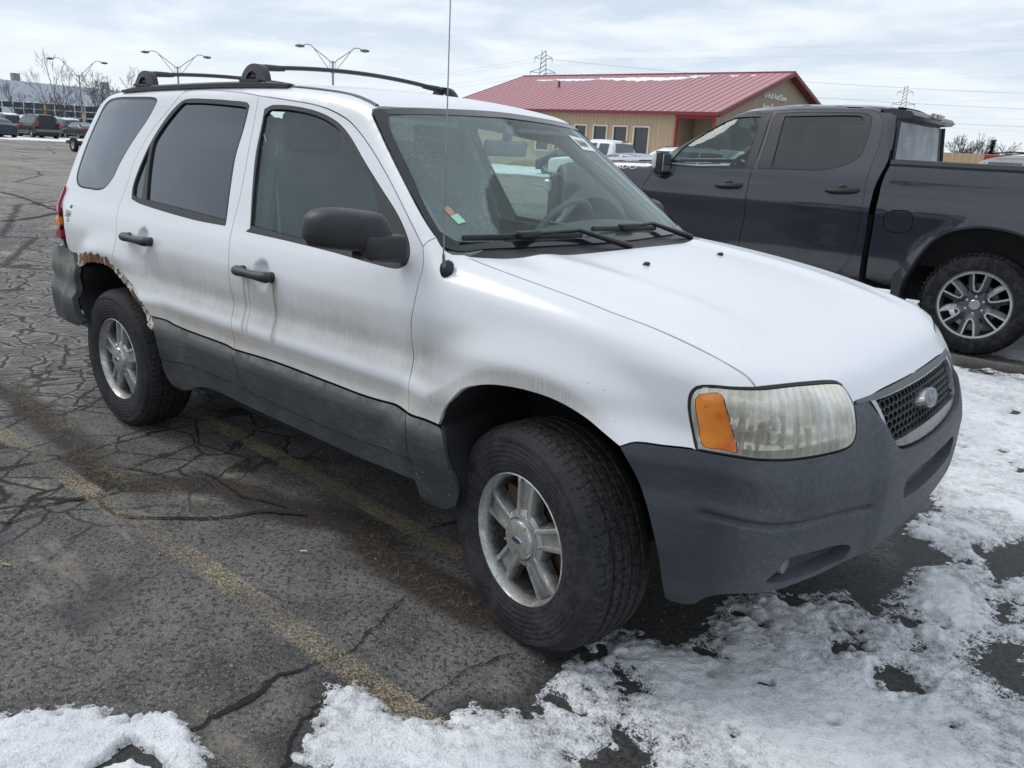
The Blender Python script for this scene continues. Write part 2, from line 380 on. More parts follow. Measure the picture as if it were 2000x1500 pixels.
CV={}
CV['s']={
'B':[(-1.712,0.734),(-1.682,0.594),(-1.621,0.334),(-1.606,0.202),(-1.569,0.079),(-1.556,-0.04),(-1.535,-0.155),(-1.521,-0.27)],
'B2':[(-1.521,-0.27),(-1.478,-0.316),(-1.46,-0.357),(-1.405,-0.388)],
'Ftop':[(-1.712,0.734),(-1.51,0.72),(-1.302,0.703),(-1.166,0.678),(-1.061,0.643),(-0.923,0.565),(-0.782,0.463),(-0.624,0.33),(-0.529,0.248)],
'Ffront':[(-0.529,0.248),(-0.5,0.185),(-0.491,0.086),(-0.5,-0.013),(-0.482,-0.168),(-0.468,-0.259)],
'Ffront2':[(-0.468,-0.259),(-0.445,-0.278),(-0.443,-0.308),(-0.438,-0.373)],
'Ctop':[(-2.376,0.718),(-2.346,0.747),(-2.28,0.761),(-2.17,0.763),(-1.99,0.755),(-1.82,0.745),(-1.712,0.734)],
'Crear':[(-2.376,0.718),(-2.439,0.666),(-2.516,0.595),(-2.574,0.492),(-2.6,0.412),(-2.592,0.318),(-2.599,0.246),(-2.604,0.192),(-2.585,0.152),(-2.569,0.111),(-2.551,0.06),(-2.536,0.007),(-2.532,-0.042),(-2.524,-0.076),(-2.473,-0.1),(-2.385,-0.125),(-2.29,-0.153),(-2.233,-0.193),(-2.199,-0.236),(-2.167,-0.245)],
'clR':[(-2.167,-0.245),(-1.989,-0.262),(-1.589,-0.265),(-1.521,-0.27)],
'clF':[(-1.521,-0.27),(-1.242,-0.264),(-0.912,-0.267),(-0.686,-0.269),(-0.468,-0.259)],
'clFe':[(-0.468,-0.259),(-0.391,-0.255),(-0.319,-0.257)],
'fbot':[(-1.405,-0.388),(-1.154,-0.397),(-0.904,-0.403),(-0.676,-0.4),(-0.514,-0.384),(-0.438,-0.373)],
'rbot':[(-2.102,-0.393),(-2.039,-0.397),(-1.857,-0.381),(-1.689,-0.382),(-1.411,-0.384),(-1.405,-0.388)],
'rclrear':[(-2.167,-0.245),(-2.115,-0.295),(-2.102,-0.351),(-2.102,-0.393)],
'sillbot':[(-2.102,-0.393),(-2.125,-0.437),(-2.11,-0.474),(-2.055,-0.507),(-1.936,-0.492),(-1.831,-0.46),(-1.714,-0.444),(-1.453,-0.449),(-1.104,-0.454),(-0.742,-0.46),(-0.513,-0.455),(-0.444,-0.452)],
'febot':[(-0.438,-0.373),(-0.444,-0.452),(-0.433,-0.487),(-0.425,-0.52),(-0.341,-0.512),(-0.267,-0.483)],
'fearch':[(-0.319,-0.257),(-0.284,-0.271),(-0.264,-0.337),(-0.244,-0.42),(-0.267,-0.483)],
'archF':[(-0.319,-0.257),(-0.307,-0.224),(-0.26,-0.167),(-0.23,-0.138),(-0.173,-0.118),(-0.105,-0.104),(-0.008,-0.096),(0.092,-0.1),(0.197,-0.122),(0.269,-0.147),(0.32,-0.166)],
'archR':[(-2.132,-0.277),(-2.178,-0.258),(-2.227,-0.217),(-2.329,-0.157),(-2.458,-0.12),(-2.57,-0.089),(-2.699,-0.082),(-2.845,-0.102),(-2.909,-0.126),(-3.066,-0.103)],
'clbR':[(-3.07,-0.098),(-2.894,-0.13),(-2.887,-0.185),(-2.928,-0.268),(-2.89,-0.326),(-2.858,-0.373)],
'pillA':[(-0.529,0.248),(-0.517,0.272),(-0.501,0.289)],
'wsN':[(-0.501,0.289),(-0.55,0.325),(-0.609,0.372),(-0.736,0.48),(-0.869,0.59),(-0.931,0.641),(-0.989,0.688),(-1.0,0.708),(-0.99,0.729)],
'wsl':[(-0.501,0.289),(-0.459,0.256),(-0.427,0.244),(-0.408,0.253)],
'ditch':[(-0.99,0.729),(-1.047,0.746),(-1.15,0.776),(-1.294,0.786),(-1.451,0.789),(-1.6,0.802)],
'hoodgap':[(-0.408,0.253),(-0.353,0.239),(-0.223,0.219),(-0.057,0.196),(0.07,0.178),(0.193,0.157),(0.271,0.145),(0.346,0.13),(0.442,0.106),(0.524,0.081),(0.58,0.057),(0.605,0.035)],
'lampTopO':[(0.501,-0.153),(0.487,-0.128),(0.475,-0.096),(0.468,-0.065),(0.464,-0.04),(0.465,-0.01),(0.479,0.013),(0.509,0.023),(0.56,0.028),(0.605,0.034)],
'fbl':[(0.501,-0.152),(0.429,-0.152),(0.356,-0.151),(0.32,-0.166)],
'winF':[(-1.483,0.201),(-1.553,0.369),(-1.606,0.512),(-1.629,0.616),(-1.643,0.686),(-1.591,0.7),(-1.417,0.695),(-1.267,0.677),(-1.151,0.647),(-1.059,0.602),(-0.943,0.521),(-0.811,0.429),(-0.687,0.341),(-0.606,0.265),(-0.576,0.215),(-0.575,0.18),(-0.606,0.163),(-0.733,0.164),(-0.949,0.175),(-1.207,0.183),(-1.504,0.188)],
'glF':[(-1.482,0.214),(-1.542,0.37),(-1.6,0.541),(-1.63,0.662),(-1.595,0.685),(-1.41,0.682),(-1.26,0.663),(-1.153,0.633),(-1.063,0.59),(-0.949,0.514),(-0.816,0.426),(-0.788,0.349),(-0.775,0.307),(-0.757,0.246),(-0.74,0.184),(-0.96,0.193),(-1.218,0.202)],
'winR':[(-2.504,0.239),(-2.529,0.303),(-2.523,0.416),(-2.49,0.54),(-2.425,0.644),(-2.342,0.703),(-2.283,0.719),(-2.127,0.72),(-1.914,0.714),(-1.783,0.707),(-1.76,0.696),(-1.752,0.603),(-1.745,0.494),(-1.708,0.355),(-1.658,0.195),(-1.921,0.196),(-2.401,0.222)],
'glR':[(-2.36,0.246),(-2.428,0.396),(-2.465,0.522),(-2.442,0.579),(-2.388,0.644),(-2.306,0.702),(-2.257,0.705),(-2.118,0.705),(-1.905,0.698),(-1.803,0.693),(-1.774,0.689),(-1.761,0.603),(-1.755,0.494),(-1.717,0.354),(-1.673,0.217),(-1.942,0.229)],
'glR2':[(-2.499,0.259),(-2.518,0.311),(-2.511,0.417),(-2.49,0.512),(-2.457,0.387),(-2.407,0.247),(-2.461,0.246)],
'tail':[(-3.291,0.222),(-3.262,0.163),(-3.215,0.099),(-3.19,0.047),(-3.177,-0.016)],
'quR':[(-3.177,-0.016),(-3.171,-0.07),(-3.147,-0.094),(-3.07,-0.098)],
}
CV['f']={
'lampTopO':[(0.863,0.753),(0.872,0.779),(0.881,0.81),(0.888,0.838),(0.892,0.862),(0.891,0.891),(0.879,0.913),(0.853,0.922),(0.806,0.926),(0.758,0.93)],
'lampTopI':[(0.758,0.93),(0.703,0.933),(0.62,0.93),(0.519,0.921),(0.492,0.912),(0.48,0.891),(0.473,0.867)],
'lampBot':[(0.473,0.867),(0.478,0.833),(0.487,0.795),(0.51,0.775),(0.565,0.769),(0.643,0.768),(0.702,0.763),(0.738,0.759),(0.79,0.756),(0.827,0.754),(0.863,0.753)],
'fbl':[(0.863,0.754),(0.931,0.749),(1.002,0.745),(1.037,0.727)],
'grO':[(0.405,0.867),(0.392,0.849),(0.369,0.809),(0.335,0.761),(0.307,0.736),(0.267,0.724),(0.18,0.714),(0.088,0.709)],
'bumbot':[(0.894,0.304),(0.874,0.286),(0.837,0.296),(0.801,0.353),(0.752,0.385),(0.682,0.406),(0.624,0.423),(0.551,0.432),(0.443,0.443),(0.277,0.446)],
'fog':[(0.688,0.417),(0.673,0.461),(0.648,0.502),(0.571,0.507),(0.504,0.502),(0.454,0.481),(0.464,0.454),(0.519,0.437),(0.581,0.426),(0.638,0.423),(0.688,0.417)],
'turn':[(0.879,0.882),(0.87,0.897),(0.827,0.908),(0.815,0.878),(0.796,0.822),(0.782,0.768),(0.809,0.768),(0.849,0.767),(0.865,0.814)],
'archB':[(1.037,0.727),(1.005,0.68),(0.975,0.626),(0.955,0.58),(0.936,0.515),(0.921,0.451),(0.908,0.383),(0.895,0.323)],
}
CV['h']={
'hoodgap':[(1.506,0.718),(1.419,0.726),(1.208,0.743),(0.957,0.753),(0.794,0.756),(0.662,0.759),(0.592,0.753),(0.53,0.748),(0.46,0.746),(0.404,0.746),(0.365,0.745),(0.341,0.749)],
'lampTopI':[(0.341,0.749),(0.333,0.694),(0.321,0.599),(0.305,0.491),(0.294,0.469),(0.274,0.467),(0.251,0.471)],
'nose':[(0.254,0.466),(0.251,0.393),(0.253,0.295),(0.251,0.071),(0.25,-0.152),(0.257,-0.351),(0.263,-0.426)],
}
CV['w']={
'wsN':[(0.75,1.165),(0.742,1.199),(0.728,1.241),(0.692,1.338),(0.65,1.442),(0.63,1.491),(0.609,1.539),(0.596,1.556),(0.574,1.564)],
}
STEER=-.2106

# ---------------- materials of the cars
def m_white():
    if 'white_paint' in MATS: return MATS['white_paint']
    m,nb=newmat('white_paint'); v=nb.co(); X=nb.xyz(v)
    base=(.72,.73,.745)
    # vertical streak noise (stretched in z) and road grime by height on the side
    st=nb.noise(nb.mp(v,(75,4,3.2)),1,6,.7); st2=nb.noise(nb.mp(v,(190,8,9)),1,5,.7); sp_=nb.noise(v,70,5,.75)
    cl=nb.noise(v,3.2,5,.6)
    st=nb.math('ADD',nb.math('ADD',nb.mul(st,.25),nb.mul(st2,.30)),nb.mul(sp_,.45))
    g1=nb.mul(nb.ss(X[2],.98,.80),nb.ss(X[2],.715,.76))       # streaky band above the crease
    g2=nb.ss(X[2],.705,.68)                                    # even film below the crease
    g0=nb.ss(X[2],1.05,.7)
    doors=nb.mul(nb.ss(X[0],-3.0,-2.2),nb.ss(X[0],-.05,-.5))
    side=nb.ss(nb.math('ABSOLUTE',X[1]),.78,.84)
    a=nb.mul(g1,nb.ss(nb.math('ADD',st,nb.mul(cl,.5)),.60,.94,.28,.72))
    b=nb.mul(g2,nb.ss(st,.38,.62,.38,.62))
    gr=nb.math('ADD',nb.math('ADD',a,b),nb.mul(g0,nb.ss(cl,.45,.7,0,.13)))
    gr=nb.mul(nb.mul(gr,doors),side)
    # arch films
    for xc in (0,-2.62):
        dx=nb.math('SUBTRACT',X[0],xc); dz=nb.math('SUBTRACT',X[2],.338)
        r=nb.math('SQRT',nb.math('ADD',nb.mul(dx,dx),nb.mul(dz,dz)))
        k=nb.mul(nb.mul(nb.ss(r,.535,.50),nb.ss(st2,.2,.75,.30,.62)),nb.mul(side,nb.ss(X[0],xc+.38,xc+.10)))
        gr=nb.math('MAXIMUM',gr,k)
    # runs under the front door handle
    for (x0,wd,amp) in ((-1.455,.013,.75),(-1.425,.009,.65),(-1.25,.014,.85),(-1.232,.007,.55),(-2.40,.01,.15)):
        wob=nb.math('ADD',X[0],nb.mul(nb.math('SUBTRACT',nb.noise(nb.mp(v,(1,1,7)),1,3,.5),.5),.035))
        d=nb.math('ABSOLUTE',nb.math('SUBTRACT',wob,x0))
        k=nb.mul(nb.mul(nb.ss(d,wd*1.6,wd*.2),amp),nb.mul(nb.ss(X[2],.63,.80,.35,1),nb.mul(nb.ss(X[2],.955,.92),nb.ss(X[1],-.5,-.7))))
        gr=nb.math('MAXIMUM',gr,k)
    c=nb.mix(gr,base,nb.mix(nb.ss(sp_,.35,.65),(.20,.155,.10),(.34,.285,.215)))
    # hood: fine scratches, pits
    sc=nb.noise(nb.mp(v,(3,70,30),rot=(0,0,.5)),1,5,.7)
    up=nb.ss(X[2],.8,1.0)
    c=nb.mix(nb.mul(nb.ss(sc,.60,.74,0,.34),up),c,(.50,.52,.54))
    pit=nb.ss(nb.vor(v,30,'F1'),.075,.04); pit=nb.mul(pit,nb.ss(nb.noise(v,4,2),.56,.66))
    c=nb.mix(nb.mul(pit,.9),c,(.10,.095,.09))
    c=nb.mix(nb.ss(nb.noise(v,2.3,6,.7),.40,.66,0,.10),c,(.52,.55,.58)); c=nb.mix(nb.mul(nb.ss(nb.noise(v,55,5,.8),.60,.70),nb.mul(up,.26)),c,(.40,.42,.44))
    setp(nb,c,nb.mixf(gr,.34,.75),0,coat=nb.mixf(gr,.35,.0)); nb.p.inputs['Coat Roughness'].default_value=.12
    nb._s(nb.p.inputs['Normal'],nb.bump(nb.noise(v,260,2),.04,.001))
    return m
def m_clad(name,base,spk=0):
    if name in MATS: return MATS[name]
    m,nb=newmat(name); v=nb.co(); X=nb.xyz(v)
    n=nb.noise(v,6,5,.65); sr=nb.noise(nb.mp(v,(16,16,150),rot=(0,.22,0)),1,5,.75)
    dust_haze=nb.ss(nb.math('ADD',nb.mul(n,.35),nb.mul(sr,.65)),.46,.64)
    c=nb.mix(nb.mul(dust_haze,.28 if spk else .6),base,tuple(min(1,b*2.2+.01) for b in base))
    c=nb.mix(nb.ss(nb.noise(nb.mp(v,(1.3,1,5)),2.2,4,.6),.5,.72,0,.25),c,tuple(b*.62 for b in base))
    h=nb.noise(v,420,2,.6)
    if spk:
        # chalky speckle of worn paint on the nose
        f=nb.mul(nb.ss(nb.vor(v,330,'F1'),.50,.22),nb.ss(nb.noise(v,60,3,.6),.4,.6))
        rg=nb.mul(nb.ss(X[0],.56,.72),nb.ss(n,.30,.62,.6,1))
        c=nb.mix(nb.mul(nb.mul(f,rg),.65),c,(.26,.28,.31)); c=nb.mix(nb.mul(rg,.55),c,(.125,.132,.145))
    else:
        # paler towards the top bevel, edge broken by noise
        e=nb.mul(nb.ss(X[2],.585,.603),nb.ss(nb.noise(v,14,4,.7),.38,.6))
        c=nb.mix(nb.mul(nb.ss(X[2],.545,.590),.45),c,(.115,.115,.105)); c=nb.mix(nb.mul(e,.35),c,(.26,.26,.24))
        chips=nb.mul(nb.ss(nb.noise(v,30,6,.75),.66,.69),nb.ss(X[0],-.8,-.3))
        c=nb.mix(nb.mul(chips,nb.ss(nb.math('ABSOLUTE',X[1]),.8,.86)),c,(.42,.42,.41))
    setp(nb,c,nb.mixf(dust_haze,.48,.72),0,nrm=nb.bump(h,.22,.002),spec=.28)
    return m
def m_glass(name,tint=(.55,.63,.60),alpha=.8,dust_haze=.10,dust_haze_col=(.42,.48,.47),rough=.02,spec=1.0,frost=False):
    """thin pane: tinted see-through + mirror reflection + diffuse film, part dirt, part painted sky reflection haze"""
    if name in MATS: return MATS[name]
    m,nb=newmat(name); nb.n.remove(nb.p); v=nb.co()
    tr=nb.add('ShaderNodeBsdfTransparent'); tr.inputs[0].default_value=(*[t*alpha for t in tint],1)
    gl=nb.add('ShaderNodeBsdfGlossy'); gl.inputs['Roughness'].default_value=rough; gl.inputs['Color'].default_value=(.95,.98,1,1)
    df=nb.add('ShaderNodeBsdfDiffuse'); df.inputs[0].default_value=(*dust_haze_col,1)
    fr=nb.facing()
    n=nb.noise(v,5,5,.65); d=nb.ss(n,.3,.75,dust_haze*.6,dust_haze*1.4)
    if frost:
        X=nb.xyz(v); sp=nb.ss(nb.noise(nb.mp(v,(60,190,110),rot=(.5,0,0)),1,4,.8),.54,.62)
        # wiped arc on the far half, unwiped grainy film on the near half
        dy=nb.math('SUBTRACT',X[1],-.06); dz=nb.mul(nb.math('SUBTRACT',X[2],1.13),1.7)
        r=nb.math('SQRT',nb.math('ADD',nb.mul(dy,dy),nb.mul(dz,dz)))
        arc=nb.ss(r,.47,.485); near=nb.ss(X[1],.0,-.05)
        un=nb.mul(arc,near)
        rim=nb.mul(nb.mul(nb.ss(r,.465,.477),nb.ss(r,.50,.483)),nb.mul(near,nb.ss(nb.noise(v,60,3,.7),.48,.56)))
        d=nb.math('ADD',d,nb.mul(un,nb.mixf(sp,.16,.30))); d=nb.math('ADD',d,nb.mul(rim,.12)); d=nb.math('MINIMUM',d,.8)
        d=nb.math('ADD',d,nb.mul(nb.ss(X[1],-.1,.6),.07))  # film thickened towards the far half: reflected haze painted in
    a=nb.mixsh(nb.math('MULTIPLY',fr,spec,clamp=True),tr.outputs[0],gl.outputs[0])
    o=nb.mixsh(d,a,df.outputs[0]); nb.l.new(o,nb.out.inputs[0])
    return m
WHITE=m_white(); CLAD=m_clad('grey_cladding',(.046,.048,.050)); BUMP=m_clad('blue_grey_bumper',(.040,.045,.054),1)
BLK=flat('black_trim',(.014,.0145,.016),.45,var=.2,bump=.1); BLKM=flat('black_plastic',(.020,.021,.025),.5,var=.3,sc=20,bump=.25)
RUB=flat('rubber_seal',(.02,.02,.022),.6); DARK=flat('dark_cavity',(.010,.010,.011),.9); LINER=flat('wheel_liner',(.013,.013,.014),.85,bump=.3,bsc=60)
GREYI=flat('grey_interior',(.24,.25,.25),.8); GREYD=flat('dark_interior',(.11,.115,.12),.8)
TINT=m_glass('tinted_glass',(.10,.10,.11),.55,.05,(.17,.18,.22),spec=2.0); FGL=m_glass('front_door_glass',(.80,.96,.93),.88,.10,(.20,.27,.28),spec=1.25)
WGL=m_glass('windshield_glass',(.86,1.0,.94),1.0,.06,(.50,.62,.60),rough=.03,spec=.6,frost=True)
CHROME=flat('dull_chrome',(.42,.43,.44),.28,.9,var=.15,sc=30); 
def m_rim(name,base,dirt):
    m,nb=newmat(name); v=nb.co(); n=nb.noise(v,22,6,.7); n2=nb.noise(v,90,4,.7)
    f=nb.ss(nb.math('ADD',nb.mul(n,.6),nb.mul(n2,.4)),.42,.64)
    X=nb.xyz(v); dp=nb.ss(X[1],.012,.045); setp(nb,nb.mix(nb.mul(dp,.75),nb.mix(nb.mul(f,.6),base,dirt),(.055,.05,.045)),nb.mixf(f,.26,.5),nb.mixf(f,.8,.35)); return m  # recesses behind the face coloured darker: painted shade along with barrel dirt
RIMM=m_rim('alloy_wheel',(.50,.50,.49),(.24,.225,.20))
def m_tyre():
    m,nb=newmat('tyre_rubber'); v=nb.co(); X=nb.xyz(v)
    r=nb.math('SQRT',nb.math('ADD',nb.mul(X[0],X[0]),nb.mul(X[2],X[2])))
    an=nb.math('ARCTAN2',X[2],X[0])
    tread=nb.ss(r,.333,.339)
    n=nb.noise(v,9,6,.7); n2=nb.noise(v,70,4,.7)
    dust_haze=nb.ss(nb.math('ADD',nb.mul(n,.6),nb.mul(n2,.4)),.40,.62)
    c=nb.mix(nb.mul(dust_haze,nb.mixf(tread,.55,.35)),(.013,.0135,.015),(.058,.058,.060))
    # cracked brown film on the tread, sipes across it
    av=nb.cxyz(nb.mul(an,11.5),nb.mul(X[1],14),0)
    sip=nb.ss(nb.math('ABSOLUTE',nb.math('SUBTRACT',nb.math('FRACT',nb.math('ADD',nb.mul(an,12.5),nb.mul(nb.math('SINE',nb.mul(X[1],95)),.16))),.5)),.10,.06)
    c=nb.mix(nb.mul(nb.mul(sip,tread),.7),c,(.008,.008,.008))
    c=nb.mix(nb.mul(nb.mul(tread,nb.ss(n2,.45,.6)),.35),c,(.085,.075,.06))
    rings=nb.math('SINE',nb.mul(r,420)); 
    h=nb.math('ADD',nb.mul(sip,nb.mul(tread,-1)),nb.math('ADD',nb.mul(nb.mul(rings,.05),nb.mixf(tread,1,0)),nb.mul(n2,.35)))
    setp(nb,c,nb.mixf(dust_haze,.62,.85),0,nrm=nb.bump(h,1.0,.012),spec=.3); return m
TYRE=m_tyre()
RUSTM=None
def m_rust():
    m,nb=newmat('rusted_edge'); v=nb.co(); n=nb.noise(v,35,6,.75); n2=nb.noise(v,14,4,.7)
    c=nb.mix(nb.ss(n,.38,.55),(.045,.032,.024),(.16,.080,.038)); c=nb.mix(nb.ss(n2,.52,.60),c,(.50,.46,.40)); c=nb.mix(nb.ss(n,.60,.68),c,(.34,.20,.09))
    setp(nb,c,.9,0,nrm=nb.bump(n,.9,.01)); return m
RUSTM=m_rust()

GC={}
GC['stripe_near']=[(-1.571,-1.329),(-1.32,-1.309),(-1.029,-1.31),(-0.653,-1.312),(-0.327,-1.319),(-0.055,-1.319)]
GC['stripe_under']=[(-2.205,-0.539),(-1.86,-0.526),(-1.322,-0.57),(-0.894,-0.591),(-0.475,-0.609)]
GC['crack_a']=[(-0.281,-1.8),(-0.311,-1.768),(-0.309,-1.725),(-0.322,-1.673),(-0.316,-1.623),(-0.322,-1.559),(-0.332,-1.533),(-0.351,-1.489),(-0.333,-1.42),(-0.312,-1.359),(-0.306,-1.305),(-0.304,-1.239),(-0.331,-1.162),(-0.343,-1.111),(-0.382,-1.035),(-0.41,-0.958)]
GC['crack_b']=[(-1.925,-1.651),(-1.885,-1.52),(-1.85,-1.341),(-1.714,-1.35),(-1.576,-1.322),(-1.464,-1.215),(-1.347,-1.089),(-1.261,-0.916),(-1.133,-0.813)]
GC['crack_c']=[(-0.728,-0.76),(-0.723,-0.636),(-0.691,-0.474),(-0.655,-0.334)]
GC['crack_d']=[(-17.608,3.492),(-16.689,3.462),(-15.502,3.315),(-14.242,3.112),(-13.386,3.008)]
GC['crack_e']=[(-12.158,1.705),(-12.34,2.112),(-12.863,2.597),(-13.215,2.95)]
GC['crack_f']=[(-0.301,-1.794),(-0.235,-1.802),(-0.191,-1.807)]
GC['crack_g']=[(-1.839,-1.679),(-1.818,-1.581),(-1.844,-1.442),(-1.848,-1.301)]
GC['crack_h']=[(0.024,-1.317),(0.014,-1.193),(0.014,-1.047),(0.058,-0.915)]
GC['crack_i']=[(-0.036,-1.657),(-0.111,-1.583),(-0.166,-1.489),(-0.204,-1.394)]
GC['crack_j']=[(-2.096,-1.127),(-1.844,-1.02),(-1.769,-0.895),(-1.478,-0.898),(-1.246,-0.831)]
GC['grass_strip']=[(-3.77,-1.046),(-3.119,-1.116),(-2.623,-1.134),(-2.233,-1.19),(-1.98,-1.212),(-1.81,-1.106),(-1.669,-0.951),(-1.5,-0.884),(-1.274,-0.86),(-1.14,-0.807),(-1.025,-0.744),(-0.893,-0.722),(-0.731,-0.782),(-0.561,-0.808),(-0.409,-0.827),(-0.291,-0.823),(-0.156,-0.817),(-0.068,-0.791)]
GC['snow_left']=[(-0.7,-2.121),(-0.664,-2.065),(-0.631,-2.006),(-0.567,-1.933),(-0.491,-1.89),(-0.423,-1.831),(-0.388,-1.782),(-0.334,-1.776),(-0.3,-1.781),(-0.284,-1.802),(-0.235,-1.802),(-0.18,-1.819),(0.076,-1.942),(-0.253,-2.255)]
GC['snow_main']=[(0.017,-1.672),(-0.038,-1.612),(-0.088,-1.561),(-0.15,-1.46),(-0.19,-1.396),(-0.137,-1.358),(-0.052,-1.34),(0.039,-1.33),(0.147,-1.305),(0.169,-1.271),(0.14,-1.231),(0.153,-1.175),(0.229,-1.115),(0.272,-1.059),(0.24,-0.985),(0.202,-0.876),(0.205,-0.75),(0.215,-0.626),(0.249,-0.56),(0.351,-0.574),(0.419,-0.505),(0.441,-0.377),(0.427,-0.201),(0.472,-0.054),(0.569,-0.024),(0.63,0.051),(0.663,0.156),(0.737,0.093),(0.779,0.069),(0.821,0.12),(0.81,0.306),(0.806,0.533),(0.78,0.705),(0.699,0.806),(0.624,0.894),(0.658,1.073),(0.726,1.221),(0.654,1.384),(0.585,1.35),(0.478,1.849),(0.359,3.013),(0.083,4.224),(0.106,4.446),(0.316,4.472),(0.711,4.558),(1.494,2.988),(1.702,0.638),(1.618,-0.648),(0.301,-1.887)]
GC['hole_a']=[(0.977,0.912),(0.994,1.021),(1.07,1.166),(1.111,0.905),(1.082,0.819),(1.054,0.642),(1.014,0.721)]
GC['hole_b']=[(1.069,0.431),(1.071,0.55),(1.12,0.591),(1.139,0.479),(1.135,0.409),(1.105,0.365)]
GC['hole_c']=[(1.037,0.116),(1.06,0.207),(1.119,0.287),(1.2,0.328),(1.287,0.118),(1.31,-0.051),(1.233,-0.049),(1.179,-0.039),(1.142,-0.025),(1.096,-0.037),(1.072,0.01)]
GC['hole_d']=[(0.733,-0.094),(0.747,-0.039),(0.779,-0.036),(0.796,-0.111),(0.766,-0.141)]
GC['hole_e']=[(0.941,-0.225),(0.953,-0.179),(1.003,-0.18),(1.009,-0.229),(0.975,-0.257)]
GC['hole_f']=[(0.922,-0.011),(0.938,0.044),(0.962,0.041),(0.967,-0.041),(0.94,-0.05)]
GC['hole_g']=[(0.517,-1.067),(0.526,-1.021),(0.571,-0.995),(0.603,-1.037),(0.543,-1.095)]
GC['hole_h']=[(0.306,-0.789),(0.32,-0.742),(0.391,-0.771),(0.394,-0.816),(0.354,-0.834)]
GC['snow_rear']=[(-3.123,5.865),(-1.539,7.44),(-1.011,7.382),(-0.575,5.736),(-0.873,5.321),(-1.947,5.464)]

# ---------------- value noise for meshes
def vnoise(P,seed=0):
    P=np.asarray(P,float); i=np.floor(P).astype(np.int64); f=P-i; f=f*f*(3-2*f)
    def h(a,b):
        n=(a*374761393+b*668265263+seed*1274126177)&0x7fffffff; n=(n^(n>>13))*1274126177&0x7fffffff; return ((n^(n>>16))&0xffff)/65535.
    a,b=i[:,0],i[:,1]; fx,fy=f[:,0],f[:,1]
    return (h(a,b)*(1-fx)+h(a+1,b)*fx)*(1-fy)+(h(a,b+1)*(1-fx)+h(a+1,b+1)*fx)*fy
def fbm(P,sc,oc=5,seed=0,g=.5):
    P=np.asarray(P)*sc; s=0;a=1;t=0
    for o in range(oc): s=s+a*vnoise(P*2**o+17.3*o,seed+o); t+=a; a*=g
    return s/t
def sdp(P,poly): 
    d=dseg(P,poly); return np.where(inpoly(P,poly),d,-d)
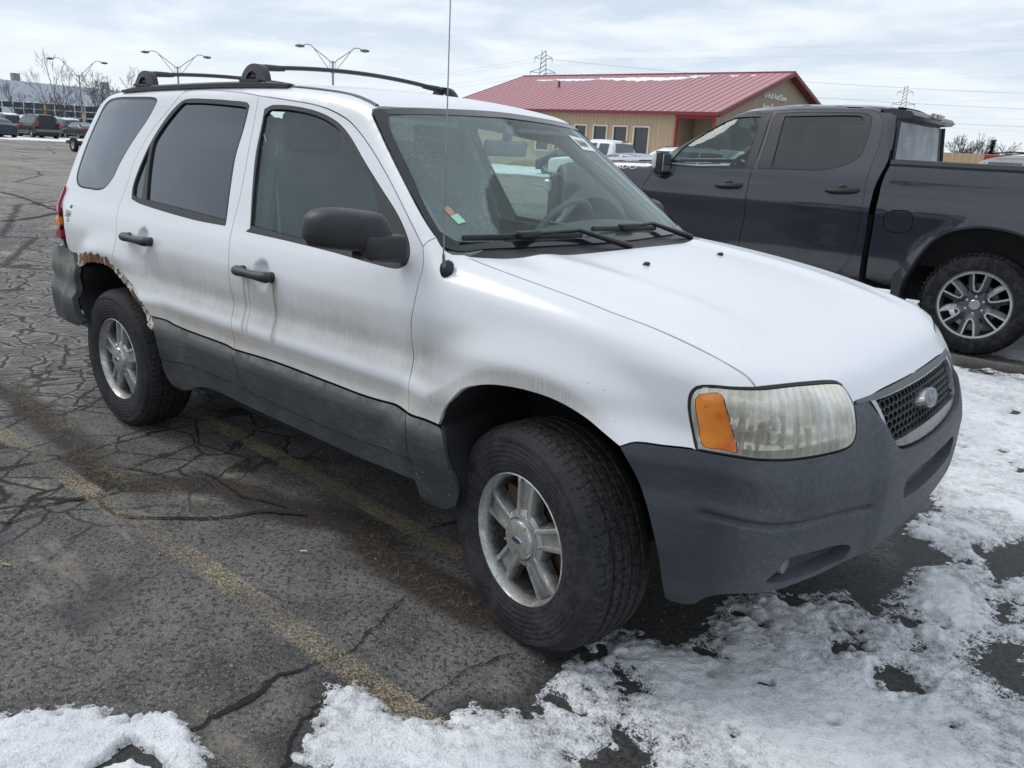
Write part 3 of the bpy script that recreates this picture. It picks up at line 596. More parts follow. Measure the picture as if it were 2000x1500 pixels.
# ---------------- asphalt
def m_asphalt():
    m,nb=newmat('asphalt'); v=nb.pos(); X=nb.xyz(v)
    dist=nb.vm('LENGTH',nb.vm('SUBTRACT',v,(1.35,-2.56,0)))
    n1=nb.noise(v,.7,6,.62); n2=nb.noise(v,5.5,5,.65); n3=nb.noise(v,60,3,.7); n4=nb.noise(v,170,2,.6)
    base=nb.mix(nb.ss(n1,.35,.68),(.074,.071,.069),(.168,.160,.151))
    base=nb.mix(nb.ss(n2,.42,.66,0,.6),base,(.19,.18,.166))
    base=nb.mix(nb.ss(n3,.52,.38,0,.85),base,(.026,.025,.024))
    st=nb.vor(v,190,'F1','Color'); sv=nb.xyz(st)[0]; sd=nb.ss(nb.vor(v,190,'F1'),.50,.25)
    lt=nb.mul(nb.ss(sv,.62,.92),sd); dk=nb.mul(nb.ss(sv,.30,.08),sd)
    near=nb.ss(dist,13,2.5)
    base=nb.mix(nb.mul(nb.mul(lt,.75),near),base,(.40,.37,.33)); base=nb.mix(nb.mul(nb.mul(dk,.6),near),base,(.02,.02,.02))
    tan=nb.ss(nb.noise(nb.mp(v,(.6,1.5,1)),1.3,6,.75),.52,.66); base=nb.mix(nb.mul(tan,nb.ss(X[0],-.8,-1.8,.30,.80)),base,(.34,.29,.225)); dkp=nb.ss(nb.noise(v,1.1,5,.7),.56,.68); base=nb.mix(nb.mul(dkp,.55),base,(.045,.042,.040))
    # far lot: browner, with long tyre-worn bands
    far=nb.ss(dist,12,30); bands=nb.noise(nb.mp(v,(.22,.9,1),rot=(0,0,.25)),.8,6,.68); base=nb.mix(far,base,nb.mix(nb.ss(bands,.38,.64),(.145,.122,.104),(.25,.218,.182)))
    # alligator cracks
    wv=nb.vm('ADD',v,nb.vm('SCALE',nb.vm('SUBTRACT',nb.noise(v,3.5,4,.6,col=True),(.5,.5,.5))))
    sc=wv.node; 
    for n in nb.n:
        if n.type=='VECT_MATH' and n.operation=='SCALE': n.inputs['Scale'].default_value=.16
    rr=nb.noise(v,.9,4,.6)
    def cr(scale,w,z0,z1,z2,z3,amp):
        e=nb.vor(wv,scale,'DISTANCE_TO_EDGE'); k=nb.ss(e,w,w*.25)
        mk=nb.mul(nb.ss(X[0],z1,z0),nb.ss(X[0],z3,z2)); mk=nb.mul(mk,nb.ss(nb.math('ADD',rr,nb.mul(mk,.30)),.50,.60))
        return nb.mul(nb.mul(k,mk),amp)
    k1=nb.math('MAXIMUM',cr(4.6,.060,-3.4,-2.6,-10.5,-15.0,.95),cr(3.0,.030,-1.9,-1.2,-4.0,-5.0,.9))
    k2=cr(1.7,.020,-1.9,-1.1,-7.,-11.,1.)
    k3=cr(.30,.020,-8,-6,-60,-90,.9)
    k1=nb.mul(k1,nb.ss(X[1],2.8,1.8)) if False else k1
    k=nb.math('MAXIMUM',nb.math('MAXIMUM',k1,k2),k3)
    col=nb.mix(k,base,(.016,.014,.013))
    hl=nb.mul(nb.ss(nb.vor(wv,4.6,'DISTANCE_TO_EDGE'),.17,.07),nb.ss(X[0],-2.8,-3.8)); col=nb.mix(nb.mul(hl,nb.mul(nb.math('SUBTRACT',1,k),.48)),col,(.29,.27,.24))
    # wetness attribute painted where meltwater lies next to the snow
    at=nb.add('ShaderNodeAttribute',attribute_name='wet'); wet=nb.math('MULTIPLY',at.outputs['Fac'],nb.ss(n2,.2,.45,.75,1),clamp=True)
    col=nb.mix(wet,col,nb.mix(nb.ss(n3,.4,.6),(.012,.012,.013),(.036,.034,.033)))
    gr=nb.add('ShaderNodeAttribute',attribute_name='soil'); so=nb.math('MULTIPLY',gr.outputs['Fac'],nb.ss(n3,.3,.5,.6,1),clamp=True)
    col=nb.mix(so,col,nb.mix(nb.ss(n3,.4,.62),(.020,.016,.013),(.055,.044,.035)))
    h=nb.math('ADD',nb.mul(n4,.35),nb.math('ADD',nb.mul(nb.mul(sd,near),.35),nb.math('ADD',nb.mul(n3,.55),nb.mul(k,-1.6))))
    setp(nb,col,nb.mixf(wet,.88,.50),0,nrm=nb.bump(h,.55,.012),spec=.4)
    return m
ASPH=m_asphalt()
def ground():
    xs=np.unique(np.concatenate([-np.geomspace(5,1500,40),np.arange(-5,2.6,.05),2.6+np.geomspace(.1,900,24)])); ys=np.unique(np.concatenate([-3.0-np.geomspace(.1,900,22),np.arange(-3,3.2,.05),3.2+np.geomspace(.1,1500,46)]))
    X,Y=np.meshgrid(xs,ys,indexing='ij'); P=np.stack([X.ravel(),Y.ravel()],1)
    near=(np.abs(P[:,0])<6)&(np.abs(P[:,1])<6)
    z=np.where(near,(fbm(P,1.1,3,5)-.5)*.010,0.); z=z*sst(6,4,np.abs(P[:,0]))*sst(6,4,np.abs(P[:,1]))-.003
    m_,n_=len(xs),len(ys); F_=[(i*n_+j,(i+1)*n_+j,(i+1)*n_+j+1,i*n_+j+1) for i in range(m_-1) for j in range(n_-1)]
    o=struct('ground',np.column_stack([P,z]),F_,ASPH)
    d1=sdp(P,np.array(GC['snow_main'])); d2=sdp(P,np.array(GC['snow_left']))
    jit=(fbm(P,6,4,9)-.5)*.12
    wet=np.maximum(sst(-.11,-.02,d1+jit)*.85,sst(-.05,-.005,d2+jit*.4))
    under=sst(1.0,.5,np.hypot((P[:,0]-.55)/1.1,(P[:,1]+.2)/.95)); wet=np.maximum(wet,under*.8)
    for (cx,cy,a,b) in ((-1.127,-1.60,.17,.07),(-1.03,-1.74,.13,.06),(-1.75,-1.75,.22,.08)): wet=np.maximum(wet,.7*sst(1.15,.5,np.hypot((P[:,0]-cx)/a,(P[:,1]-cy)/b)+jit*2))
    st=crv(GC['grass_strip'],.05); dd=np.full(len(P),9.); 
    for a,b in zip(st[:-1],st[1:]):
        ab=b-a; t=np.clip(((P-a)@ab)/(ab@ab+1e-9),0,1); dd=np.minimum(dd,np.linalg.norm(P-a-t[:,None]*ab,axis=1))
    wdt=.045+.02*sst(-2.0,-.9,P[:,0]); soil=sst(.06,.015,dd-wdt+jit*.3)
    for nm,val in (('wet',wet),('soil',soil)):
        at=o.data.attributes.new(nm,'FLOAT','POINT'); at.data.foreach_set('value',val.astype(np.float32))
    return o
GROUND=ground()
# ---------------- worn yellow lines
def m_line(name,colr,lo,hi):
    m,nb=newmat(name); v=nb.pos(); n=nb.noise(v,150,5,.8); n2=nb.noise(v,2.6,5,.65); n3=nb.noise(v,150,2,.6)
    f=nb.ss(nb.math('ADD',nb.math('ADD',nb.mul(n,.5),nb.mul(n2,.42)),nb.mul(n3,.2)),lo,hi)
    at=nb.add('ShaderNodeAttribute',attribute_name='edge'); f=nb.math('MULTIPLY',f,nb.ss(nb.math('ADD',at.outputs['Fac'],nb.mul(nb.math('SUBTRACT',n,.5),.9)),.12,.35),clamp=True)
    tr=nb.add('ShaderNodeBsdfTransparent'); setp(nb,nb.mix(nb.ss(n3,.35,.62),tuple(c*.45 for c in colr),colr),.85)
    nb.l.new(nb.mixsh(f,tr.outputs[0],nb.p.outputs[0]),nb.out.inputs[0]); return m
YEL=m_line('worn_yellow_paint',(.45,.365,.24),.47,.79); PAL=m_line('worn_pale_paint',(.42,.38,.30),.54,.84)
def ribbon(name,pts,w,m,z=.0045,jag=0,h=.03,seed=1):
    c=crv(pts,h) if len(pts)>2 else crv(pts,h); n=len(c); t=np.gradient(c,axis=0); t/=np.linalg.norm(t,axis=1)[:,None]+1e-9; nn=np.stack([-t[:,1],t[:,0]],1)
    rng=np.random.RandomState(seed); V=[];E=[]
    cols=(-1,-.6,0,.6,1) if not jag else (-1,1)
    ctr=c+nn*((rng.normal(0,1,n)*jag*w*.22+(fbm(c*1.0,11,3,seed+50)-.5)*jag*.075))[:,None]
    for j,u in enumerate(cols):
        wd=w/2*(1+(rng.rand(n)-.5)*jag*1.1)
        if jag: wd*=np.clip(fbm(c*1.0,7,4,seed,.7)*2.4-.55,.30,1.3)
        V+= [(p[0],p[1],z) for p in ctr+nn*(u*wd)[:,None]]; E+=[1-abs(u)]*n
    F_=[(j*n+i,j*n+i+1,(j+1)*n+i+1,(j+1)*n+i) for j in range(len(cols)-1) for i in range(n-1)]
    o=struct(name,V,F_,m); at=o.data.attributes.new('edge','FLOAT','POINT'); at.data.foreach_set('value',np.array(E,np.float32)); return o
YEL2=m_line('worn_yellow_line',(.42,.33,.20),.42,.76)
ribbon('road_marking',[(-3.4,-1.36),(-1.57,-1.326),(-1.0,-1.312),(-.3,-1.318),(.35,-1.32)],.115,YEL)
ribbon('road_marking',[(-3.2,-.51),(-2.2,-.535),(-1.3,-.572),(-.45,-.610)],.115,YEL2)
ribbon('road_marking',[(-3.811, -0.979), (-3.388, -1.02), (-2.957, -1.053), (-2.446, -1.089), (-2.082, -1.111), (-1.761, -1.13), (-1.56, -1.134)],.20,PAL)
for yy in (2.2,2.95,5.9,6.6,9.6,10.3,-4.9,-4.2): ribbon('road_marking',[(-13.5,yy),(-6,yy)],.12,PAL,h=.3)
for yy in (0,.75,3.6,4.35,7.2,7.95,10.8,14.5,15.2): ribbon('road_marking',[(-28,yy),(-20,yy)],.14,PAL,h=.4)
CRK=flat('crack_fill',(.012,.011,.010),.95,var=.4,sc=40)
for i,(k,w_) in enumerate((('crack_a',.020),('crack_b',.018),('crack_c',.013),('crack_d',.10),('crack_e',.12),('crack_f',.05),('crack_g',.014),('crack_h',.012),('crack_i',.030),('crack_j',.016))):
    ribbon('asphalt_crack',GC[k],w_,CRK,z=.0035,jag=.55,h=.009,seed=i+2)
# ---------------- snow
def m_snow(name,thin=1):
    m,nb=newmat(name); v=nb.pos(); n=nb.noise(v,3.0,6,.65); n2=nb.noise(v,28,5,.7); n3=nb.noise(v,140,3,.7)
    c=nb.mix(nb.ss(n,.38,.66),(.76,.77,.785),(.92,.925,.93))
    gritty=nb.math('MAXIMUM',nb.mul(nb.ss(n2,.46,.66),nb.ss(n3,.40,.56)),nb.mul(nb.ss(n3,.58,.70),.8)); c=nb.mix(nb.mul(gritty,.42),c,(.20,.195,.19))
    brown=nb.mul(nb.ss(nb.noise(v,2.2,5,.6),.57,.70),nb.ss(n2,.4,.6)); c=nb.mix(nb.mul(brown,.35),c,(.36,.30,.24))
    at=nb.add('ShaderNodeAttribute',attribute_name='thin'); t=nb.mul(at.outputs['Fac'],nb.ss(nb.math('ADD',nb.mul(n2,.6),nb.mul(n3,.4)),.38,.60))
    c=nb.mix(nb.mul(t,.78),c,(.12,.12,.12))
    h=nb.math('ADD',nb.mul(n2,.7),nb.mul(n3,.5))
    setp(nb,c,.6,0,nrm=nb.bump(h,1.0,.016),spec=.35)
    tr=nb.add('ShaderNodeBsdfTransparent'); k=nb.ss(nb.math('ADD',nb.mul(at.outputs['Fac'],.9),nb.mul(nb.math('SUBTRACT',nb.math('ADD',nb.mul(n2,.5),nb.mul(n3,.5)),.5),2.4)),.78,1.02)
    nb.l.new(nb.mixsh(k,nb.p.outputs[0],tr.outputs[0]),nb.out.inputs[0]); return m
SNOW=m_snow('old_snow')
def snow_sheet(name,label,poly,holes,x0,x1,y0,y1,h,thick=.018,edge=.14,rag=.09,seed=11,thinf=None):
    xs=np.arange(x0,x1,h); ys=np.arange(y0,y1,h); X,Y=np.meshgrid(xs,ys,indexing='ij'); P=np.stack([X.ravel(),Y.ravel()],1)
    d=sdp(P,np.array(poly))
    for k in holes: d=np.minimum(d,-sdp(P,np.array(GC[k]))-.012)
    n1=fbm(P,7,5,seed)-.5; n2=fbm(P,45,3,seed+7)-.5; n3=fbm(P,2.2,3,seed+3)-.5
    dd=d+.045*(h<.02)+n1*rag+n2*.085
    body_=sst(0,edge,dd)
    z=-.012+body_*(thick*(.7+(1.1 if rag>.05 else .3)*n3)+.012)+body_*(n1*.014+n2*.011)+sst(-.03,.0,dd)*.008
    pits=sst(.62,.72,fbm(P,5.3,4,seed+21))*.022*sst(.25,.0,d)
    pits=pits*(rag>.05)
    z=z-pits-sst(.74,.80,fbm(P,9,3,seed+33))*.03
    m_,n_=len(xs),len(ys); keep=(z.reshape(m_,n_)>-.010)
    F_=[]; kk=keep[:-1,:-1]|keep[1:,:-1]|keep[:-1,1:]|keep[1:,1:]
    I,J=np.nonzero(kk); F_=np.stack([I*n_+J,(I+1)*n_+J,(I+1)*n_+J+1,I*n_+J+1],1)
    used=np.unique(F_); mp=-np.ones(m_*n_,int); mp[used]=np.arange(len(used)); V=np.column_stack([P,z])[used]; F_=mp[F_]
    o=mobj(name,V,F_.tolist(),SNOW); tag(o,label,'snow',kind='stuff')
    th=sst(.020,.000,z)*.95
    if thinf is not None: th=np.maximum(th,thinf(P))
    at=o.data.attributes.new('thin','FLOAT','POINT'); at.data.foreach_set('value',th[used].astype(np.float32)); return o
HL=['hole_a','hole_b','hole_c','hole_d','hole_e','hole_f','hole_g','hole_h']
def thinm(P): # trampled, nearly bare strip along the tyre and bumper
    return np.maximum(.75*sst(.75,.25,np.hypot((P[:,0]-.45)/1.0,(P[:,1]+1.02)/.42)),.65*sst(.60,.66,fbm(P,3.1,4,77)))
snow_sheet('snow','crusty grey white snow sheet around the front of the white suv',GC['snow_main'],HL,-.55,1.75,-2.0,1.6,.0085,thinf=thinm)
snow_sheet('snow','smooth white snow patch in the near left corner of the photo',GC['snow_left'],[], -1.2,.1,-2.55,-1.45,.0085,edge=.05,rag=.02,seed=31)
snow_sheet('snow','streaky icy snow lying between the white suv and the dark pickup',[(-3.5,1.2),(-.5,1.5),(.2,1.45),(3,1.45),(3,4.3),(.5,4.45),(-.6,4.4),(-4,4.6)],[], -4,3,1.3,4.7,.03,thick=.012,edge=.3,rag=.5,seed=41)
snow_sheet('snow','patchy packed snow on the ground under and behind the dark pickup',[(-8,4.9),(3,4.9),(4,9),(3,16),(-9,18)],[], -9,4,4.8,17,.09,thick=.016,edge=.6,rag=1.2,seed=51)
snow_sheet('snow','long white snow bank in front of the far row of parked cars',[(-66.5,14),(-64.5,25),(-66.5,38),(-68,50),(-76,50),(-78,10),(-66.5,10)],[], -79,-63,9,52,.35,thick=.10,edge=1.2,rag=1.5,seed=61)
snow_sheet('snow','ploughed snow by the building seen through the white suv',[(-60,33),(-24,32),(-14,30),(-10,46),(-40,47),(-60,46)],[], -60,-8,28,48,.35,thick=.10,edge=2,rag=4,seed=71)
# ---------------- dead grass and grit
def grass():
    st=crv(GC['grass_strip'],.02); rng=np.random.RandomState(8); V=[];F_=[]
    for _ in range(1700):
        i=rng.randint(0,len(st)-1); w_=.03+.03*(st[i][0]>-1.6); p=st[i]+rng.normal(0,w_,2)
        if vnoise(np.array([p])*3.1,5)[0]<.45: continue
        a=rng.rand()*6.28; L=rng.uniform(.015,.06); d=np.array([math.cos(a),math.sin(a)]); h0=.002+rng.rand()*.004; h1=rng.uniform(.002,.018); s_=np.array([-d[1],d[0]])*.0009
        n=len(V); m0=p+d*L*.5+s_*rng.normal(0,3); q=p+d*L
        V+=[(*(p-s_),h0),(*(p+s_),h0),(*(m0+s_),h1),(*(m0-s_),h1),(*q,h1*.5)]; F_+=[(n,n+1,n+2,n+3),(n+3,n+2,n+4)]
    m,nb=newmat('dead_grass'); v=nb.pos(); setp(nb,nb.mix(nb.ss(nb.noise(v,40,3),.4,.6),(.07,.048,.028),(.20,.145,.085)),.9)
    o=mobj('dead_grass',V,F_,m,smooth=False); tag(o,'brown dead grass and roots in the seam beside the front tyre','dead grass',kind='stuff')
    V=[];F_=[]
    for _ in range(2600):
        r=rng.rand(); x=-3.6+4.2*r; y=rng.uniform(-2.4,-.1); s_=rng.uniform(.0012,.0038)*(1.8 if rng.rand()<.05 else 1)
        c=np.array([x,y,.002+s_*.3]); n=len(V); R3=rng.normal(0,1,(6,3))*.25+np.array([(1,0,0),(-1,0,0),(0,1,0),(0,-1,0),(0,0,.7),(0,0,-.7)])
        V+=[tuple(c+q*s_) for q in R3]; F_+=[(n,n+2,n+4),(n+2,n+1,n+4),(n+1,n+3,n+4),(n+3,n,n+4),(n+2,n,n+5),(n+1,n+2,n+5),(n+3,n+1,n+5),(n,n+3,n+5)]
    m,nb=newmat('grit'); v=nb.pos(); setp(nb,nb.mix(nb.ss(nb.noise(v,33,3,.7),.42,.6),(.13,.12,.11),(.36,.31,.24)),.85)
    o=mobj('grit',V,F_,m); tag(o,'pale grit and small stones scattered over the near asphalt','grit',kind='stuff')
grass()
def litter():
    b=MB(); b.tube([(-.897,-1.012,.005),(-.878,-.994,.005)],.003,8); tag(b.build('cigarette_butt',flat('paper_white',(.6,.58,.55),.8),smooth=True),'white cigarette butt on the asphalt between the yellow line and front tyre','cigarette butt')
    b=MB(); b.tube([(-1.505,-1.78,.004),(-1.490,-1.775,.005),(-1.478,-1.765,.004)],.003,6); tag(b.build('dry_stalk',flat('straw',(.50,.33,.10),.8),smooth=True),'short yellow straw piece on the asphalt at the left edge','straw')
    rng=np.random.RandomState(2); b=MB()
    P=[Vector((-2.72+.50*t+rng.normal(0,.008),-.385+.30*t+rng.normal(0,.015),.018+.014*math.sin(t*9))) for t in np.linspace(0,1,24)]
    b.tube(P,[.006+.020*abs(math.sin(i*.55+.4)) for i in range(24)],9,sq=(1.5,.7)); b.V=[(x+rng.normal(0,.002),y+rng.normal(0,.002),z+rng.normal(0,.002)) for x,y,z in b.V]
    tag(b.build('crumpled_rag',flat('dirty_rag',(.17,.17,.165),.95,.4,sc=40,bump=.5,bsc=90),smooth=True),'crumpled grey rag on the ground behind the rear tyre of the white suv','rag')
litter()

# ---------------- the white suv
def cvr(n,h=.012): return crv(CV[n[0]][n[1:]],h)
def rv(a): return a[::-1]
def mirr(P): Q=np.array(P); Q=Q.copy(); Q[:,0]*=-1; return Q[::-1]
def wheel(name,parent,loc,rz,sg,spin,tyre_m=TYRE,dark=False):
    """hub at loc; outward is -y (sg -1 flips)"""
    rot=Matrix.Rotation(0 if sg>0 else math.pi,4,'Z')
    b=MB(); # barrel + lip, lathe around y, outward = -h
    L=[(.197,.004),(.2045,.003),(.206,-.004),(.200,-.008),(.192,.006),(.187,.030),(.183,.10),(.176,.19),(.19,.20),(.20,.19)]
    b.lathe([(r,h) for r,h in L],axis='y',n=56)
    for k in range(5):
        a=R_(spin+72*k); ca,sa=math.cos(a),math.sin(a)
        V=[];Fq=[]; rr=[.060,.085,.12,.155,.178,.190]
        for r in rr:
            w=.028+.011*(r-.06)/.13+.010*max(0,(r-.168)/.022); top=.012+.010*((r-.06)/.13)**2
            if r>.185: top+=.006
            prof=[(-w-.012,.055),(-w-.004,top+.012),(-w,top),(-w*.80,top-.003),(-w*.62,top-.002),(-w*.56,top+.009),(w*.56,top+.009),(w*.62,top-.002),(w*.80,top-.003),(w,top),(w+.004,top+.012),(w+.012,.055)]
            for (t,h) in prof: V.append((r*ca-t*sa,h,r*sa+t*ca))
        m_=12
        for i in range(len(rr)-1):
            for j in range(m_-1): Fq.append((i*m_+j,(i+1)*m_+j,(i+1)*m_+j+1,i*m_+j+1))
        b.add(V,Fq)
    b.lathe([(.001,.055),(.095,.055),(.088,.018),(.070,.012)],axis='y',n=40)
    wh=b.build(name,RIMM,parent,smooth=True,sharp=38)
    c=MB(); c.lathe([(.0,-.010),(.050,-.009),(.058,-.006),(.062,.000),(.064,.014)],axis='y',n=48)
    c.lathe([(.064,.010),(.0665,.004),(.070,.005),(.072,.013)],axis='y',n=48)
    for k in range(5):
        a=R_(spin+36+72*k); c.box((math.cos(a)*.057,-.008,math.sin(a)*.057),(.012,.004,.006),Matrix.Rotation(-a,3,'Y'))
    cc=c.build('center_cap',RIMM,wh,smooth=True,sharp=30)
    e=MB(); e.lathe([(0,-.0125),(.9,-.0125),(1,-.0095)],axis='y',n=32); e.V=[(x*.024,y,z*.010) for x,y,z in e.V]; ov=e.build('badge',CHROME,cc)
    e=MB(); e.lathe([(0,-.0132),(1,-.0132)],axis='y',n=32); e.V=[(x*.019,y,z*.007) for x,y,z in e.V]; e.build('badge_field',flat('badge_blue',(.03,.045,.09),.3),ov)
    t=MB(); oy=-.0
    P=[(.198,-.003),(.203,-.006),(.212,-.009),(.232,-.016),(.262,-.021),(.292,-.019),(.308,-.014),(.311,-.015),(.314,-.012),(.328,-.002),(.3365,.008),(.3405,.016),(.3435,.026)]
    tr=[(.3455,.034),(.3465,.046),(.339,.049),(.339,.057),(.3470,.060),(.3476,.082),(.340,.085),(.340,.092),(.3478,.095),(.3478,.115),(.340,.118),(.340,.125),(.3476,.128),(.3470,.150),(.339,.153),(.339,.161),(.3465,.164),(.3455,.178)]
    P2=P+tr+[(r,.212-h) for r,h in reversed(P)]
    t.lathe(P2,axis='y',n=120)
    zc=.3377
    t.V=[(x,y+(-.006*max(0,(-.22-z))/.1 if y<.1 else 0),max(z,-zc+.0008)) for x,y,z in t.V]
    t.build('tyre',tyre_m,wh,smooth=True,sharp=40)
    d=MB(); d.lathe([(0,.075),(.135,.075),(.135,.088),(0,.088)],axis='y',n=32); d.box((-.09,.08,.06),(.09,.05,.12)); d.build('brake_disc',flat('rusty_disc',(.10,.055,.035),.8,.3),wh,smooth=True)
    wh.location=loc; wh.rotation_euler=(0,0,rz if sg>0 else math.pi+rz)
    return wh
def suv():
    T0=thing('white_suv','dirty white suv with grey cladding, black roof rack and rusted rear wheel arch','suv')
    def both(fn):
        for sg in (1,-1): fn(sg)
    def pn(*a,**k): return panel(*a,**k)
    Ftop,Ffr,B,B2=cvr('sFtop'),cvr('sFfront'),cvr('sB'),cvr('sB2')
    silr=crv([(-3.00,.807),(-3.10,.80),(-3.17,.775),(-3.235,.70),(-3.275,.60),(-3.30,.48),(-3.315,.35),(-3.325,.26),(-3.291,.222)])
    winQ=crv([(-3.205,.315),(-3.222,.43),(-3.212,.56),(-3.178,.665),(-3.125,.722),(-3.045,.738),(-2.817,.735),(-2.60,.728),(-2.562,.713),(-2.60,.642),(-2.679,.528),(-2.737,.412),(-2.765,.321),(-2.835,.262),(-2.986,.252),(-3.14,.262)],closed=True)
    def side(sg):
        # body side frame
        fr=cat(cvr('spillA'),cvr('swsN'),cvr('sditch'),crv([(-1.6,.802),(-2.2,.806),(-3.0,.807)],.03),silr,cvr('stail'),cvr('squR'),rv(cvr('sarchR')),rv(cvr('sCrear')),cvr('sCtop'),Ftop)
        fm=[WHITE,RUSTM]
        o=pn('body_side',T0,WHITE,fr,[winQ],sg=sg,h=.02)
        pn('quarter_window',T0,TINT,inset(winQ,.004),sg=sg,offs=-.003,depth=0,h=.03)
        g=pn('quarter_window_seal',T0,RUB,winQ,[inset(winQ,.009)],sg=sg,offs=-.002,depth=.004,ins=0)
        # doors
        fd=cat(Ftop,Ffr,rv(cvr('sclF')),rv(B)); wF=crvc(CV['s']['winF']); gF=crvc(CV['s']['glF'])
        def handle_disp(cx,cq,rx,rq,dd):
            return lambda Q: -dd*np.clip(1.0-((Q[:,0]-cx)/rx)**2-((Q[:,1]-cq)/rq)**2,0,1)**.45
        fdo=pn('front_door',T0,WHITE,fd,[wF],sg=sg,h=.013,disp=handle_disp(-1.335,.038,.050,.054,.022))
        tr=pn('window_trim',fdo,BLK,wF,[gF],sg=sg,offs=.001,depth=.012,ins=.0)
        pn('window_glass',fdo,FGL,gF,sg=sg,offs=-.008,depth=0,h=.03)
        cl=cat(cvr('sclF'),cvr('sFfront2'),rv(cvr('sfbot')),rv(B2)); pn('door_cladding',fdo,CLAD,cl,sg=sg,h=.02,offs=.004)
        rd=cat(cvr('sCtop'),B,rv(cvr('sclR')),rv(cvr('sCrear'))); wR=crvc(CV['s']['winR']); gR=crvc(CV['s']['glR']); gR2=crvc(CV['s']['glR2'])
        rdo=pn('rear_door',T0,WHITE,rd,[wR],sg=sg,h=.013,disp=handle_disp(-2.29,.062,.048,.054,.022))
        pn('window_trim',rdo,BLK,wR,[gR,gR2],sg=sg,offs=.001,depth=.012,ins=0)
        pn('window_glass',rdo,TINT,gR,sg=sg,offs=-.008,depth=0,h=.03); pn('small_window_glass',rdo,TINT,gR2,sg=sg,offs=-.008,depth=0,h=.03)
        cl=cat(cvr('sclR'),B2,rv(cvr('srbot')),rv(cvr('srclrear'))); pn('door_cladding',rdo,CLAD,cl,sg=sg,h=.02,offs=.004)
        # handles: two bosses and a bowed grip
        for dr,(x0,x1,q) in ((fdo,(-1.475,-1.245,.038)),(rdo,(-2.435,-2.19,.062))):
            xs=np.linspace(x0,x1,17); P=p3(body,'s',np.stack([xs,np.full(17,q)],1),sg,0); Nn=np.array([0,-sg*1.,.05])
            u=np.linspace(-1,1,17); out=.016+.020*(1-u**4); rad=[.0155+.008*abs(t)**2 for t in u]
            rad[0]=.012; rad[-1]=.012; rad[1]=rad[-2]=.021
            pts=[Vector(p+Nn*o_) for p,o_ in zip(P,out)]
            h=MB(); h.tube(pts,rad,10,sq=(1.15,1.0))
            for xx in (x0+.02,x1-.02):
                p=p3(body,'s',[(xx,q)],sg,0)[0]; h.tube([p-Nn*.01,p+Nn*.012,p+Nn*.024],[.022,.020,.013],10)
            h.build('door_handle',BLKM,dr,smooth=True,sharp=60)
        # sill, fender, fender cladding
        si=cat(cvr('srbot'),cvr('sfbot'),crv([(-.443,-.377),(-.445,-.453)]),rv(cvr('ssillbot'))); pn('sill_cladding',T0,CLAD,si,sg=sg,h=.02,offs=.001,depth=.05)
        fe=cat(cvr('spillA'),cvr('swsl'),cvr('shoodgap'),rv(cvr('slampTopO')),cvr('sfbl'),rv(cvr('sarchF')),rv(cvr('sclFe')),rv(Ffr)); pn('front_fender',T0,WHITE,fe,sg=sg,h=.017)
        fc=cat(cvr('sclFe'),cvr('sfearch'),rv(cvr('sfebot')),rv(cvr('sFfront2'))); pn('fender_cladding',T0,CLAD,fc,sg=sg,h=.02,offs=.004)
        # inner shell behind the gaps
        sh=cat(crv([(.28,.10),(.28,-.12)],.04),rv(cvr('sarchF',.04)),rv(cvr('sfearch',.04))[:-1] if 0 else crv([(-.33,-.26),(-.27,-.46),(-.5,-.44),(-1.5,-.43),(-2.05,-.47),(-2.11,-.40),(-2.16,-.28)],.04),cvr('sarchR',.04),crv([(-3.1,-.06),(-3.15,.15),(-3.1,.24)],.04),crv([(-2.8,.235),(-1.5,.18),(-.6,.15),(-.4,.20),(.28,.10)],.04))
        pn('inner_shell',T0,DARK,sh,sg=sg,h=.06,offs=-.022,depth=0,ins=0)
        # wheel liners: arch line swept inwards
        for nm,cs in (('F',cat(cvr('sfearch'),cvr('sarchF'))),('R',cat(cvr('sarchR'),cvr('sclbR')))):
            if nm=='F': 
                A=p3(body,'s',np.vstack([rv(cvr('sfearch')),cvr('sarchF')]),sg); Bq=p3(body,'f',cvr('farchB'),sg); A=np.vstack([A,Bq])
            else: A=p3(body,'s',np.vstack([[(-2.09,-.50),(-2.11,-.44),(-2.113,-.355)],[(-2.126,-.299)],cvr('sarchR'),cvr('sclbR')]),sg)
            m_=MB(); n=len(A); yy=[0,.03,.30,.42]; V=[]
            cx=0 if nm=='F' else -2.62
            for j,d in enumerate(yy):
                for p in A:
                    r=1.0+ (.06 if j>1 else 0)
                    V.append((cx+(p[0]-cx)*r,(abs(p[1])-.012-d)*(-sg),max(.34+(p[2]-.34)*r,.2)))
            m_.add(V,[(j*n+i,j*n+i+1,(j+1)*n+i+1,(j+1)*n+i) for j in range(3) for i in range(n-1)])
            # inner wall
            c0=len(m_.V); m_.V.append((cx,-.45*sg,.3)); m_.F+=[(c0,3*n+i,3*n+i+1) for i in range(n-1)]
            m_.build('wheel_liner',LINER,T0,fix=False)
    both(side)
    # ---- rust on the near rear arch: perforated patch and lip
    rust=crv([(-3.00,-.112),(-2.985,-.088),(-2.95,-.078),(-2.90,-.070),(-2.86,-.058),(-2.82,-.064),(-2.78,-.052),(-2.73,-.056),(-2.70,-.046),(-2.65,-.056),(-2.60,-.052),(-2.575,-.075),(-2.58,-.092),(-2.71,-.086),(-2.858,-.107),(-2.936,-.134)],.006,True)
    rng=np.random.RandomState(3); rust=rust+rng.normal(0,.003,rust.shape)
    rp=panel('rust_hole',T0,RUSTM,rust,sg=1,h=.012,offs=.0015,depth=0,ins=0)
    arc=cvr('sarchR',.01); n=len(arc); wv=.009+.010*np.abs(np.sin(np.arange(n)*1.7))*rng.rand(n)
